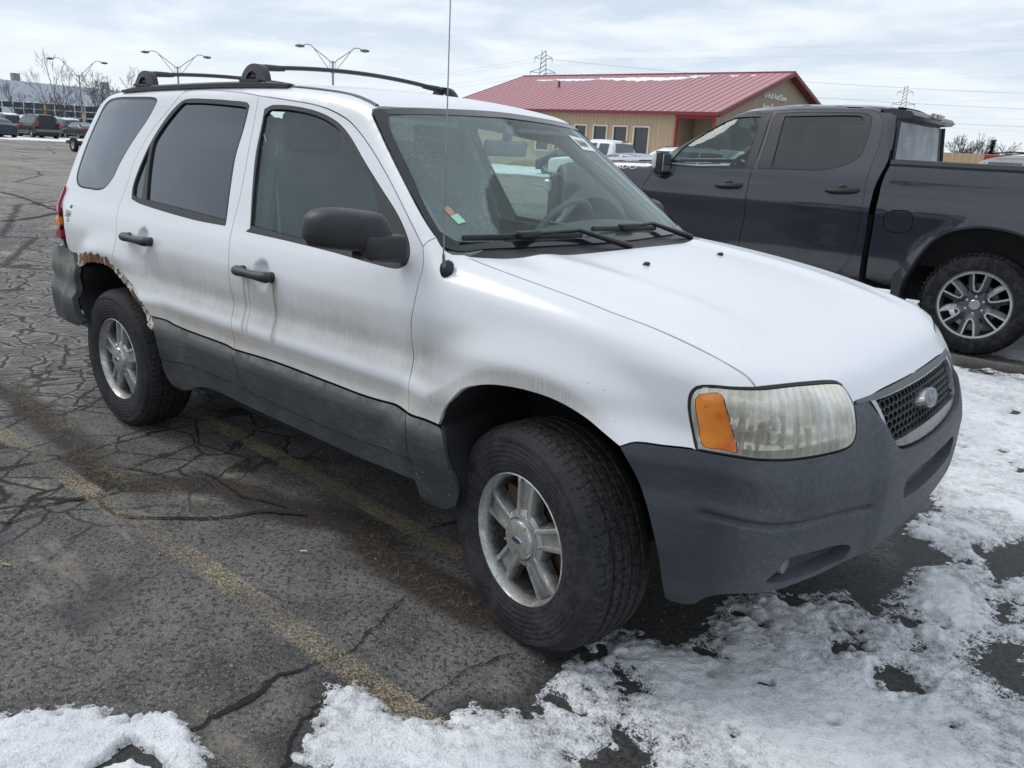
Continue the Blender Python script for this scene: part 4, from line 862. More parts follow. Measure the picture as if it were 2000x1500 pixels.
    t=np.gradient(arc,axis=0); t/=np.linalg.norm(t,axis=1)[:,None]; nn=np.stack([t[:,1],-t[:,0]],1)
    sgn=1 if (nn[n//2]@np.array([0,1]))>0 else -1
    lip=np.vstack([arc-sgn*nn*.006+rng.normal(0,.002,arc.shape),(arc+sgn*nn*wv[:,None])[::-1]])
    panel('rust_lip',T0,RUSTM,lip,sg=1,h=.012,offs=.003,depth=.008,ins=0)
    # ---- hood
    hh=cat(cvr('hhoodgap'),cvr('hlampTopI'),cvr('hnose')[:-1]); 
    i0=[i for i,p in enumerate(hh) if p[1]<.02]; hh=hh[:i0[0]] if i0 else hh
    half=cat(crv([(1.215,0),(1.225,.25),(1.26,.45),(1.335,.62),(1.42,.69),(1.506,.718)]),hh,[(.249,0)])
    full=cat(half,np.array([(a,-b) for a,b in half[::-1]]))
    hood=panel('hood',T0,WHITE,full,kind='h',h=.02,depth=.016)
    # ---- cowl, windshield
    cw=[(1.19,-.70),(1.19,.70),(1.45,.735),(1.50,.74),(1.50,-.74),(1.45,-.735)]
    panel('cowl_panel',T0,BLKM,cat(crv(cw+[cw[0]],.02)[:-1]) if 0 else np.vstack([crv(cw[i:i+2] if i<5 else [cw[5],cw[0]],.03)[:-1] for i in range(6)]),kind='h',h=.03,offs=-.007,depth=0,ins=0)
    wh=cat([(0,1.136)],crv([(0,1.136),(.35,1.136),(.62,1.133),(.718,1.127),(.75,1.136),(.760,1.153),(.75,1.168)]),crv([(.75,1.168)]+CV['w']['wsN'][1:-1]),crv([(.593,1.558),(.486,1.568),(.268,1.578),(0,1.585)]))
    full=cat(wh,np.array([(-a,b) for a,b in wh[::-1]]))
    ws=panel('windshield',T0,WGL,full,kind='w',h=.03,depth=0,ins=.003,offs=-.004)
    wi=cat([(0,1.153)],crv([(0,1.153),(.35,1.153),(.62,1.153),(.705,1.158),(.730,1.185)]),crv([(.730,1.185),(.711,1.245),(.671,1.34),(.630,1.44),(.603,1.50),(.572,1.540)]),crv([(.572,1.540),(.475,1.547),(.265,1.557),(0,1.564)])); wi=cat(wi,np.array([(-a,b) for a,b in wi[::-1]]))
    panel('windshield_border',ws,flat('black_frit',(.012,.013,.014),.12),inset(full,.002),[wi],kind='w',h=.03,depth=.006,ins=.0,offs=-.0005,flange_holes=False)
    # stickers on the glass
    rot=R_(0)
    st=[(-.537,-.628,1.233),(-.511,-.617,1.217)]
    panel('orange_sticker',ws,flat('orange_sticker',(.42,.25,.16),.7,var=.4,sc=90),np.array([(.660,1.250),(.632,1.256),(.630,1.232),(.655,1.226)]),kind='w',h=.01,depth=0,ins=0,offs=.000)
    gs=panel('green_sticker',ws,flat('green_sticker',(.34,.62,.44),.6),np.array([(.655,1.226),(.622,1.234),(.617,1.210),(.650,1.204)]),kind='w',h=.01,depth=0,ins=0,offs=.000)
    wsk=panel('auction_sticker',ws,flat('white_label',(.80,.82,.82),.6,var=.03),np.array([(-.385,1.515),(-.52,1.503),(-.53,1.452),(-.395,1.458)]),kind='w',h=.02,depth=0,ins=0,offs=.000)
    tn_=txt(wsk,'50684',.040,(0,0,0),(0,0,0),flat('label_ink',(.02,.02,.02),.7),'sticker_number',ext=0,sx=.95); vv=np.array([v.co[:2] for v in tn_.data.vertices]); PP=p3(body,'w',np.column_stack([-.400-vv[:,0],1.473-vv[:,0]*.05+vv[:,1]]),1,.002); tn_.data.vertices.foreach_set('co',PP.ravel())
    # ---- roof
    rh=cat(crv([(-.938,0),(-.94,.268),(-.966,.486),(-.99,.572)]),crv([(-.99,.572),(-1.05,.568),(-1.15,.552),(-1.3,.549),(-1.6,.545),(-2.2,.545),(-3.0,.542),(-3.12,.53)]),crv([(-3.12,.53),(-3.20,.3),(-3.215,0)]))
    full=cat(rh,np.array([(a,-b) for a,b in rh[::-1]]))
    rf=panel('roof',T0,WHITE,full,kind='t',h=.035,depth=.014)
    def rails(sg):
        P=p3(body,'t',crv([(-1.0,.574),(-1.05,.571),(-1.15,.556),(-1.3,.552),(-1.62,.548)],.03),sg,0)
        m_=MB(); m_.tube(P,[.006]*len(P),6,sq=(1.5,.8)); m_.build('roof_ditch_moulding',BLK,T0,smooth=True)
        P=p3(body,'t',crv([(-1.55,.555),(-1.62,.556),(-1.8,.557),(-2.3,.560),(-2.8,.556),(-2.95,.552),(-3.0,.548)],.03),sg,.008)
        n=len(P); hgt=[.004+.009*min(1,min(i,n-1-i)/4) for i in range(n)]
        m_=MB(); 
        V=[];Fq=[]
        for i,p in enumerate(P):
            h=hgt[i]; w_=.017
            for (a,b) in ((-w_,-.010),(-w_*1.0,h*.5),(-w_*.55,h),(w_*.55,h),(w_,h*.5),(w_,-.010)): V.append((p[0],p[1]+a,p[2]+b))
        Fq=[(i*6+k,i*6+(k+1)%6,(i+1)*6+(k+1)%6,(i+1)*6+k) for i in range(n-1) for k in range(6)]+[tuple(range(6)),tuple(range(n*6-6,n*6))]
        m_.add(V,Fq); m_.build('roof_rail',BLKM,T0,smooth=True,sharp=30)
        # feet
        for xf in (-1.79,-2.74):
            b=MB(); y0=.556; zb=float(p3(body,'t',[(xf,.556)],1,0)[0][2])+.02
            pts=[]; N=15
            for rr,nm in ((1,0),(0,1)): pass
            out=[(-.105,0),(-.092,.030),(-.070,.056),(-.035,.070),(.012,.069),(.045,.058),(.072,.030),(.088,0)]
            inn=[(-.055,.008),(-.050,.022),(-.032,.038),(-.002,.040),(.014,.030),(.020,.008)]
            O=crv(out,.008); I=crv(inn,.008); k=min(len(O),len(I)); 
            def rs(A,n): 
                s=np.r_[0,np.cumsum(np.linalg.norm(np.diff(A,axis=0),axis=1))]; t=np.linspace(0,s[-1],n); return np.stack([np.interp(t,s,A[:,0]),np.interp(t,s,A[:,1])],1)
            O=rs(O,N); I=rs(I,N); V=[];Fq=[]
            for ysgn in (-1,1):
                for A,wd in ((O,.014),(I,.018)):
                    for q in A: V.append((xf+q[0],(-sg)*(y0-.012*(q[1]/.07)+ysgn*wd),zb+q[1]))
            for i in range(N-1):
                Fq+=[(i,i+1,N+i+1,N+i),(2*N+i,2*N+i+1,3*N+i+1,3*N+i),(i,i+1,2*N+i+1,2*N+i),(N+i,N+i+1,3*N+i+1,3*N+i)]
            Fq+=[(0,N,3*N,2*N),(N-1,2*N-1,4*N-1,3*N-1)]
            b.add(V,Fq)
            b.box((xf-.03,-sg*y0,zb+.004),(.15,.034,.012))
            b.tube([(xf-.06,-sg*(y0),zb+.018),(xf+.0,-sg*(y0),zb+.020)],.008,8)
            b.tube([(xf-.012,-sg*.545,zb+.052),(xf-.02,-sg*.50,zb+.060),(xf-.02,-sg*.44,zb+.063),(xf-.02,-sg*.41,zb+.064)],[.019,.018,.016,.013],10,sq=(1.3,.8))
            b.build('crossbar_foot',BLKM,T0,smooth=True,sharp=40)
    both(rails)
    for xf in (-1.81,-2.76):
        zb=float(p3(body,'t',[(xf,.556)],1,0)[0][2])+.02+.064
        b=MB(); b.tube([(xf,y,zb+.022*(1-(y/.45)**2)) for y in np.linspace(-.43,.43,15)],.012,10,sq=(1.6,.8)); b.build('crossbar',BLKM,T0,smooth=True)
    # ---- front bumper
    gro=cvr('fgrO'); gro=gro[gro[:,0]>.0]
    top=cat(rv(cvr('farchB'))[:0] if 0 else cvr('farchB')[::-1],rv(cvr('ffbl')),rv(cvr('flampBot')),crv([(.469,.866),(.43,.868),(.399,.866)]),cvr('fgrO'),[(.0,.707)])
    bb=cvr('fbumbot'); bot=cat(bb,crv([(.277,.446),(.14,.448),(0,.449)]))
    # order: centre-bottom -> left bottom ... -> arch bottom -> arch up -> top -> centre
    half=cat(bot[::-1],top)
    half=half[half[:,0]>=0]
    full=cat(half,np.stack([-half[::-1][:,0],half[::-1][:,1]],1))
    fogp=crv([(a,b+(.020 if b<.45 else .004)) for a,b in CV['f']['fog'][:-1]],.01,True)
    inta=np.array([(.243,.575),(.256,.605),(.245,.628),(.215,.640),(.1,.642),(0,.643),(-.1,.642),(-.215,.640),(-.245,.628),(-.256,.605),(-.243,.575),(-.15,.568),(0,.566),(.15,.568)])
    def sd(Q,poly):
        d=dseg(Q,poly); return np.where(inpoly(Q,poly),d,-d)
    def bdisp(Q):
        q=Q.copy(); q[:,0]=np.abs(q[:,0])
        d=np.zeros(len(q))
        d+=.020*sst(.42,.37,q[:,0])*sst(.86,.80,q[:,1])*sst(.40,.50,q[:,1])      # proud centre section
        c=np.array([(.836,.597),(.806,.595),(.747,.594),(.7,.595),(.62,.604),(.529,.604),(.41,.592)]); 
        e=np.full(len(q),9.)
        for a,b in zip(c[:-1],c[1:]):
            ab=b-a; t=np.clip(((q-a)@ab)/(ab@ab),0,1); e=np.minimum(e,np.linalg.norm(q-a-t[:,None]*ab,axis=1))
        d-=.014*sst(.011,.003,e)
        d-=.004*sst(.60,.594,q[:,1])*sst(.40,.46,q[:,0])*sst(.86,.8,q[:,0])
        d-=.010*sst(.83,.87,q[:,1])*sst(.47,.40,q[:,0])*0
        d-=.03*sst(.42,.30,q[:,1])*sst(1.0,.9,q[:,0])*0
        return d
    fm_=fogp*np.array([-1,1]); inc=np.vstack([crv([inta[i],inta[(i+1)%len(inta)]],.012)[:-1] for i in range(len(inta))])
    bp=panel('front_bumper',T0,BUMP,full,[fogp,fm_[::-1],inc],kind='f',h=.0085,depth=.055,disp=bdisp)
    for i_,(po,of) in enumerate(((fogp,-.048),(fm_[::-1],-.048),(inc,-.035))): panel(('fog_recess','fog_recess','lower_intake')[i_],bp,BUMP,inset(po,-.002),kind='f',h=.03,depth=0,ins=0,offs=of,disp=lambda Q:.020*sst(.42,.37,np.abs(Q[:,0])))
    for sg in (1,-1):
        fl=MB(); c=p3(body,'f',[(.640,.468)],sg,-.040)[0]; fl.lathe([(0,.003),(.026,.002),(.030,-.02)],c=c,axis='x',n=20); fl.build('fog_lamp',flat('fog_lens',(.30,.30,.27),.2),bp,smooth=True)
    # ---- grille
    gh=cat([(0,.855)],crv([(0,.855),(.15,.856),(.296,.858),(.372,.861)]),crv([(.372,.861),(.362,.838),(.353,.812),(.343,.785),(.330,.762),(.315,.752),(.206,.749),(.05,.748),(0,.748)]))
    gfull=cat(gh,np.stack([-gh[::-1][:,0],gh[::-1][:,1]],1))
    go=cat(crv([(0,.862),(.286,.864),(.36,.866),(.399,.867)]),gro,[(0,.707)]); gout=cat(go,np.stack([-go[::-1][:,0],go[::-1][:,1]],1))
    g0=panel('grille_surround',T0,CHROME,inset(gout,.003),[gfull],kind='f',h=.015,depth=.02,offs=.006,ins=.001)
    bar=np.vstack([crv([(-.46,.874),(-.25,.873),(0,.873),(.25,.873),(.46,.874)],.02),crv([(.46,.866),(.38,.861),(.25,.857),(0,.855),(-.25,.857),(-.38,.861),(-.46,.866)],.02)])
    panel('grille_top_bar',T0,flat('grey_grille_bar',(.10,.105,.11),.5),bar,kind='f',h=.012,depth=.02,offs=.002,ins=0)
    g=MB(); px=.0335; pz=.0205
    hexes=[]
    for r in range(-1,8):
        for c in range(-12,13):
            cx=(c+.5*(r%2))*px; cz=.749+r*pz*.86
            if inpoly(np.array([(cx,cz)]),inset(gfull,-.006))[0]: hexes.append((cx,cz))
    for cx,cz in hexes:
        V=[];Fq=[]
        for k in range(6):
            a=R_(60*k+30)
            for s_,off in ((1.03,-.012),(.83,-.010),(.74,-.040)):
                V.append((cx+math.cos(a)*px*.577*s_,cz+math.sin(a)*pz*.577*s_*1.0,off))
        Q=np.array([(v[0],v[1]) for v in V]); P=p3(body,'f',Q,1,0); rad=np.hypot(P[:,0],P[:,1])
        P=P+np.stack([P[:,0]/rad,P[:,1]/rad,0*rad],1)*np.array([v[2] for v in V])[:,None]
        for k in range(6):
            j=(k+1)%6
            Fq+=[(k*3,j*3,j*3+1,k*3+1),(k*3+1,j*3+1,j*3+2,k*3+2)]
        g.add(P.tolist(),Fq)
    g.build('grille_mesh',flat('black_grille',(.03,.031,.033),.35,var=.3,sc=60),g0,fix=False)
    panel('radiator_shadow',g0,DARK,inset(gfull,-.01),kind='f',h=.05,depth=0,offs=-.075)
    # emblem: ring, field, script
    ec=p3(body,'f',[(0,.805)],1,.004)[0]; tilt=Matrix.Rotation(R_(-22),3,'Y')
    def oval(rx,rz,x0,x1,nm,mm,par):
        e=MB(); e.lathe([(0,x1),(.92,x1),(1,x0+.3*(x1-x0)),(1,x0)],axis='x',n=40); e.V=[tuple(Vector(ec)+tilt@Vector((x,y*rx,z*rz))) for x,y,z in e.V]; return e.build(nm,mm,par,smooth=True,sharp=40)
    em=oval(.074,.030,-.03,.012,'emblem',CHROME,g0); oval(.066,.0245,0,.0145,'emblem_field',flat('faded_emblem',(.20,.22,.26),.45,var=.2,sc=60),em)
    txt(em,'Ford',.034,tuple(Vector(ec)+tilt@Vector((.016,-.036,-.010))),(R_(90-22*0),0,R_(90)),flat('emblem_script',(.45,.47,.49),.4),'emblem_lettering',ext=.0008,tilt=R_(-22),sx=1.0,shear=.3)
    # ---- headlights
    hl=cat(cvr('flampTopO'),cvr('flampTopI'),cvr('flampBot')); tn=crv(CV['f']['turn'],.01,True)
    LM=m_lens(); 
    def lamp(sg):
        o=panel('headlight',T0,m_lampbody(),inset(hl,.004),kind='f',sg=sg,h=.02,offs=-.055,depth=0,ins=0)
        panel('headlight_seal',o,RUB,hl,[inset(hl,.0055)],kind='f',sg=sg,h=.02,offs=-.004,depth=.02,ins=.0)
        inner=inset(hl,.006)
        panel('clear_lens',o,LM,inner,[tn],kind='f',sg=sg,h=.012,offs=.003 if sg>0 else -.012,depth=.004,ins=0,flange_holes=False,disp=lambda Q:.010*sst(0,.03,sd(Q,inner)))
        panel('turn_signal',o,m_orange(),inset(tn,.0015),kind='f',sg=sg,h=.012,offs=.005,depth=.012,ins=0,disp=lambda Q:.006*sst(0,.02,sd(Q,tn)))
        # reflector bowls
        for (s_,zz,rr) in () if sg<0 else ((.58,.845,.055),(.70,.83,.040)):
            c=p3(body,'f',[(s_,zz)],1,-.03)[0]; b=MB()
            b.lathe([(r*rr,-.045*(1-(r)**2)*1.2) for r in (0.12,.4,.7,.9,1.0)],c=(c[0],c[1]*sg,c[2]),axis='x',n=28); b.build('reflector_bowl',flat('mirror_bowl',(.75,.74,.68),.12,.9,var=.05),o,smooth=True)
            b=MB(); b.lathe([(0,.0),(.008,-.002),(.010,-.012),(.010,-.03)],c=(c[0],c[1]*sg,c[2]),axis='x',n=12); b.build('bulb',flat('bulb_cap',(.35,.33,.30),.2,.5),o,smooth=True)
    both(lamp)
    # ---- rear
    rb=np.array([(0,.80),(.3,.80),(.6,.802),(.78,.826),(.84,.818),(.88,.803),(.90,.802),(1.0,.770),(1.037,.757),(1.043,.695),(1.03,.598),(1.052,.524),(1.076,.468),(1.0,.445),(.6,.42),(0,.42)])
    rb=np.vstack([crv(rb[i:i+2],.02)[:-1] for i in range(len(rb)-1)]+[rb[-1:]]); full=cat(rb,np.stack([-rb[::-1][:,0],rb[::-1][:,1]],1))
    panel('rear_bumper',T0,CLAD,full,kind='r',h=.03,depth=.03,offs=.016,disp=lambda Q:-.004*sst(.006,.001,np.abs(Q[:,1]-.655)))
    tg=[(-.76,.79),(.76,.79),(.745,1.1),(.62,1.5),(.50,1.60),(-.50,1.60),(-.62,1.5),(-.745,1.1)]; tgp=np.vstack([crv([tg[i],tg[(i+1)%8]],.03)[:-1] for i in range(8)])
    rw=np.array([(-.56,1.12),(.56,1.12),(.47,1.5),(-.47,1.5)]); rwp=np.vstack([crv([rw[i],rw[(i+1)%4]],.03)[:-1] for i in range(4)])
    tgo=panel('tailgate',T0,WHITE,tgp,[rwp],kind='r',h=.04,depth=.012,offs=-.001)
    panel('rear_window',tgo,TINT,rwp,kind='r',h=.06,depth=0,offs=-.004)
    def tl(sg):
        L=np.vstack([crv([(.712,1.12),(.738,1.05),(.776,.99),(.794,.945),(.806,.877)],.012),crv([(.80,.862),(.72,.862),(.64,.88)],.02),crv([(.62,.9),(.62,1.1)],.02),crv([(.64,1.13),(.69,1.132)],.02)])
        def band(a,b): 
            k=[p for p in L]; lo_,hi_=a,b
            P_=np.array(L); 
            # clip polygon by z
            def clip(poly,zz,keep):
                out=[]
                for i in range(len(poly)):
                    p,q=poly[i],poly[(i+1)%len(poly)]; ip=(p[1]>=zz)==keep; iq=(q[1]>=zz)==keep
                    if ip: out.append(p)
                    if ip!=iq: t=(zz-p[1])/(q[1]-p[1]); out.append(p+(q-p)*t)
                return np.array(out)
            return clip(clip(P_,lo_,True),hi_,False)
        o=panel('tail_light',T0,flat('red_lens',(.32,.012,.03),.12),band(.985,1.14),kind='r',sg=sg,h=.02,offs=.016,depth=.02,ins=.001)
        panel('amber_lens',o,flat('amber_lens',(.70,.22,.03),.15),band(.925,.985),kind='r',sg=sg,h=.02,offs=.016,depth=.02,ins=.001)
        panel('lower_red_lens',o,flat('red_lens'),band(.85,.925),kind='r',sg=sg,h=.02,offs=.014,depth=.02,ins=.001) if 0 else panel('lower_red_lens',o,MATS['red_lens'],band(.85,.925),kind='r',sg=sg,h=.02,offs=.014,depth=.02,ins=.001)
    both(tl)
    # lot sticker with its number on the rear quarter
    sk=np.array([(-3.185,.158),(-3.100,.152),(-3.085,.052),(-3.172,.056)])
    so_=panel('lot_sticker',T0,MATS['white_label'],sk,sg=1,h=.02,depth=0,ins=0,offs=.0015)
    blk=flat('label_ink',(.02,.02,.02),.7)
    tn_=txt(so_,'50684',.050,(0,0,0),(0,0,0),blk,'sticker_number',ext=0,sx=.60); vv=np.array([v.co[:2] for v in tn_.data.vertices]); PP=p3(body,'s',np.column_stack([-3.176+vv[:,0],.086+vv[:,1]]),1,.0035); tn_.data.vertices.foreach_set('co',PP.ravel())
    for i,(zz,w_) in enumerate(((.078,.045),(.067,.040))):
        P=p3(body,'s',[(-3.15,zz-.004),(-3.15+w_,zz-.004),(-3.15+w_,zz),(-3.15,zz)],1,.003); mobj('sticker_text_line',P,[(0,1,2,3)],blk,so_)
    P=p3(body,'s',[(-3.13,.135),(-3.107,.134),(-3.106,.150),(-3.129,.151)],1,.003); mobj('sticker_stamp',P,[(0,1,2,3)],flat('stamp_grey',(.06,.06,.06),.7,var=.6,sc=300),so_)
    # ---- mirrors
    def mir(sg):
        b=MB(); C0=Vector((-.66 if sg>0 else -.745,-.99*sg if sg>0 else .945,1.178))
        # outline seen from the front, swept front to back
        out=crv([(-.125,-.02),(-.118,.040),(-.085,.062),(-.02,.068),(.06,.062),(.115,.052),(.140,.018),(.150,-.030),(.140,-.062),(.03,-.062),(-.06,-.055),(-.11,-.045)],.015,True)
        V=[];Fq=[];n=len(out); lay=[(.055,.35),(.050,.62),(.036,.84),(.012,.97),(-.02,1.0),(-.045,1.0)]
        for (dx,s_) in lay:
            for (a,z_) in out: V.append((C0.x+dx+a*.55, C0.y+(a*s_)*.62*sg*1.25, C0.z+z_*s_) if 0 else (C0.x+dx*.8+a*s_*.62, C0.y+sg*a*s_*.80-sg*dx*.6, C0.z+z_*s_*1.0))
        for i in range(len(lay)-1):
            for k in range(n): Fq.append((i*n+k,i*n+(k+1)%n,(i+1)*n+(k+1)%n,(i+1)*n+k))
        Fq.append(tuple(range(n))); Fq.append(tuple(range((len(lay)-1)*n,len(lay)*n)))
        b.add(V,Fq); o=b.build('side_mirror',BLKM,T0,smooth=True,sharp=50)
        ax_=0 if sg>0 else -.11; a_=MB(); a_.box((-.578+ax_,-.90*sg,1.134),(.075,.14,.078),Matrix.Rotation(R_(-14*sg),3,'Z'),bev=.018); a_.tube([(-.66+ax_,-.955*sg,1.108),(-.60+ax_,-.90*sg,1.104),(-.585+ax_,-.82*sg,1.10)],[.018,.024,.026],8,sq=(1.6,.8)); a_.build('mirror_arm',BLKM,o,smooth=True,sharp=50)
    both(mir)
    # ---- wipers, antenna, nozzles
    def wip(a,b_,c0,c1,nm):
        w_=MB(); A,B_=[Vector(p) for p in (a,b_)]; w_.tube([A.lerp(B_,t)+Vector((.004,0,.012)) for t in np.linspace(0,1,8)],.009,6,sq=(.6,1.1))
        M_=A.lerp(B_,.52)+Vector((.008,0,.02)); w_.box(M_,(.03,.10,.022),bev=.004)
        o=w_.build('wiper_blade',BLK,T0,smooth=True,sharp=40)
        a2=MB(); a2.tube([M_,Vector(c0),Vector(c1)],[.007,.011,.018],8,sq=(1,.7)); a2.build('wiper_arm',BLKM,o,smooth=True)
    wip((-.450,-.69,1.155),(-.335,-.20,1.155),(-.345,-.20,1.183),(-.24,-.02,1.128),'near')
    wip((-.350,-.12,1.172),(-.372,.36,1.155),(-.375,.34,1.186),(-.30,.54,1.130),'far')
    for yy in (-.235,.295):
        p=p3(body,'h',[(.9*math.atan2(.555,.31),-yy)],1,0)[0]; n_=MB(); n_.lathe([(0,.010),(.008,.010),(.012,.005),(.013,-.002)],c=p,n=14); n_.V=[(x+(.006 if z>p[2]+.004 else 0),y,z) for x,y,z in n_.V]; n_.build('washer_nozzle',BLK,T0,smooth=True)
    n_=MB(); n_.lathe([(0,.016),(.010,.015),(.016,.008),(.020,0),(.021,-.01)],n=16); n_.V=[((-.400+x*1.1-z*.2),(-.806-z*.75+y*.55),(1.085+y*1.3+z*.5)) for x,y,z in n_.V]; base=n_.build('antenna_base',BLK,T0,smooth=True)
    n_=MB(); n_.tube([(-.398,-.815,1.090),(-.398,-.820,1.13)],[.007,.004],8); n_.tube([(-.398,-.820,1.12),(-.398,-.822,1.30),(-.398,-.822,1.90)],[.0026,.0022,.0018],6); n_.build('antenna_mast',flat('steel_mast',(.30,.30,.30),.3,.8),base)
    # fuel-less details: side arms of underbody
    u=MB(); u.box((-1.5,0,.30),(3.4,1.36,.10)); u.box((.45,0,.42),(.5,1.2,.14)); u.box((-1.3,0,.25),(2.4,.25,.1)); u.tube([(-2.62,-.7,.33),(-2.62,.7,.33)],.05,8); u.tube([(0,-.7,.30),(0,.7,.30)],.04,8); u.box((-2.95,0,.45),(.5,1.2,.25)); u.build('underbody',DARK,T0)
    # ---- interior
    it=MB(); it.box((-1.8,0,.40),(3.0,1.5,.06)); it.build('cabin_floor',GREYD,T0)
    d=MB(); prof=[(-.66,.90),(-.72,.97),(-.70,1.06),(-.60,1.10),(-.45,1.105),(-.35,1.10),(-.35,.90)]
    d.prism([(x,z) for x,z in prof],-.72,.72,lambda a,b,c:(a,c,b)); db=d.build('dashboard',GREYI,T0,smooth=True,sharp=30)
    d=MB(); d.prism(crv([(-.74,1.06),(-.72,1.12),(-.66,1.145),(-.56,1.14),(-.50,1.10)],.02),.16,.58,lambda a,b,c:(a,c,b)); d.build('instrument_hood',GREYD,db,smooth=True,sharp=30)
    d=MB(); ring=[]; c0=Vector((-.86,.37,1.08)); ax=Matrix.Rotation(R_(-62),3,'Y')
    pts=[c0+ax@Vector((math.cos(t)*.185,math.sin(t)*.185,0)) for t in np.linspace(0,2*math.pi,33)]
    d.tube(pts,.014,8,cap=False); d.tube([c0+ax@Vector((0,-.18,-.01)),c0+ax@Vector((0,0,-.03)),c0+ax@Vector((0,.18,-.01))],.018,6,sq=(1.6,.7)); d.tube([c0,c0+ax@Vector((-.16,0,-.01))],.016,6); d.tube([c0+ax@Vector((0,0,-.02)),c0+ax@Vector((0,0,-.3))],.03,8); d.build('steering_wheel',flat('wheel_vinyl',(.12,.125,.13),.6),T0,smooth=True)
    for yy in (-.37,.37):
        s_=MB(); tl_=Matrix.Rotation(R_(18),3,'Y'); s_.box((-1.22,yy,.74),(.50,.50,.16),bev=.05); s_.box(Vector((-1.55,yy,1.08)),(.14,.50,.62),Matrix.Rotation(R_(-16),3,'Y'),bev=.05); so2=s_.build('front_seat',flat('seat_fabric',(.085,.095,.10),.85,.08,sc=30),T0,smooth=True,sharp=50)
        h_=MB(); h_.box((-1.665,yy,1.47),(.09,.26,.17),Matrix.Rotation(R_(-12),3,'Y'),bev=.035); h_.tube([(-1.65,yy-.05,1.32),(-1.66,yy-.05,1.42)],.007,6); h_.tube([(-1.65,yy+.05,1.32),(-1.66,yy+.05,1.42)],.007,6); h_.build('headrest',MATS['seat_fabric'],so2,smooth=True,sharp=50)
    s_=MB(); s_.box((-2.25,0,.76),(.5,1.25,.18),bev=.05); s_.box((-2.52,0,1.08),(.15,1.25,.58),Matrix.Rotation(R_(-16),3,'Y'),bev=.05); s_.build('rear_seat',MATS['seat_fabric'],T0,smooth=True,sharp=50)
    m_=MB(); m_.box((-.885,0,1.445),(.03,.25,.062),Matrix.Rotation(R_(8),3,'Y'),bev=.012); m_.tube([(-.885,0,1.47),(-.865,-.01,1.505),(-.875,.0,1.545)],[.018,.022,.015],8); m_.build('interior_mirror',flat('mirror_shell',(.10,.105,.11),.5),T0,smooth=True,sharp=40)
    def inn(sg):
        P=cat(cvr('sFtop',.05)[3:-3]) 
        b_=MB(); 
        for path,r in (([(-.56,.72,1.14),(-.80,.67,1.32),(-1.02,.58,1.49)],.028),([(-1.56,.76,1.0),(-1.60,.69,1.25),(-1.66,.58,1.50)],.04),([(-2.50,.74,1.05),(-2.48,.65,1.35),(-2.40,.55,1.52)],.045),([(-1.02,.56,1.50),(-1.6,.57,1.57),(-2.4,.57,1.58),(-3.0,.56,1.56)],.03)):
            b_.tube([(x,-sg*(y-.045),z) for x,y,z in path],r,8)
        b_.build('pillar_trim',GREYD,T0,smooth=True)
        b_=MB(); b_.tube([(-1.60,-sg*.58,1.42),(-1.56,-sg*.61,1.2),(-1.52,-sg*.62,.8)],.024,6,sq=(.9,.12)); b_.build('seat_belt',flat('belt_web',(.22,.24,.24),.8),T0)
        b_=MB(); b_.box((-1.5,-sg*.775,.76),(2.1,.04,.50)); b_.build('door_trim',GREYD,T0)
        b_=MB(); b_.box((-1.06,-sg*.36,1.535),(.17,.36,.02),Matrix.Rotation(R_(10),3,'Y'),bev=.008); b_.build('sun_visor',GREYI,T0)
    both(inn)
    hl_=MB(); xs=np.linspace(-1.02,-3.05,18); ys=np.linspace(-.55,.55,9); G=np.array([(x,y) for x in xs for y in ys]); P=p3(body,'t',np.stack([G[:,0],-G[:,1]],1),1,-.035); hl_.add(P.tolist(),[(i*9+j,i*9+j+1,(i+1)*9+j+1,(i+1)*9+j) for i in range(17) for j in range(8)]); hl_.build('headliner',GREYI,T0,smooth=True,fix=False)
    # ---- wheels
    st=STEER; 
    wheel('wheel',T0,(0,-.866,.3377),st,1,92); wheel('wheel',T0,(0,.866,.3377),st,-1,20)
    wheel('wheel',T0,(-2.62,-.857,.3377),0,1,90); wheel('wheel',T0,(-2.62,.857,.3377),0,-1,50)
    return T0
def txt(parent,s,size,loc,rot,m,name,ext=.001,tilt=0,sx=1,shear=0,align='LEFT'):
    cu=bpy.data.curves.new(name,'FONT'); cu.body=s; cu.size=size; cu.extrude=ext; cu.shear=shear; cu.align_x=align; cu.resolution_u=3
    o=bpy.data.objects.new(name+'_c',cu); COL.objects.link(o)
    dg=bpy.context.evaluated_depsgraph_get(); dg.update(); me=bpy.data.meshes.new_from_object(o.evaluated_get(dg)); bpy.data.objects.remove(o)
    me.name=name; me.materials.clear(); me.materials.append(m)
    from mathutils import Euler
    M_=Matrix.Translation(loc)@Matrix.Rotation(tilt,4,'Y')@Euler(rot).to_matrix().to_4x4()@Matrix.Diagonal((sx,1,1,1))
    me.transform(M_); o=bpy.data.objects.new(name,me); link(o,parent); return o
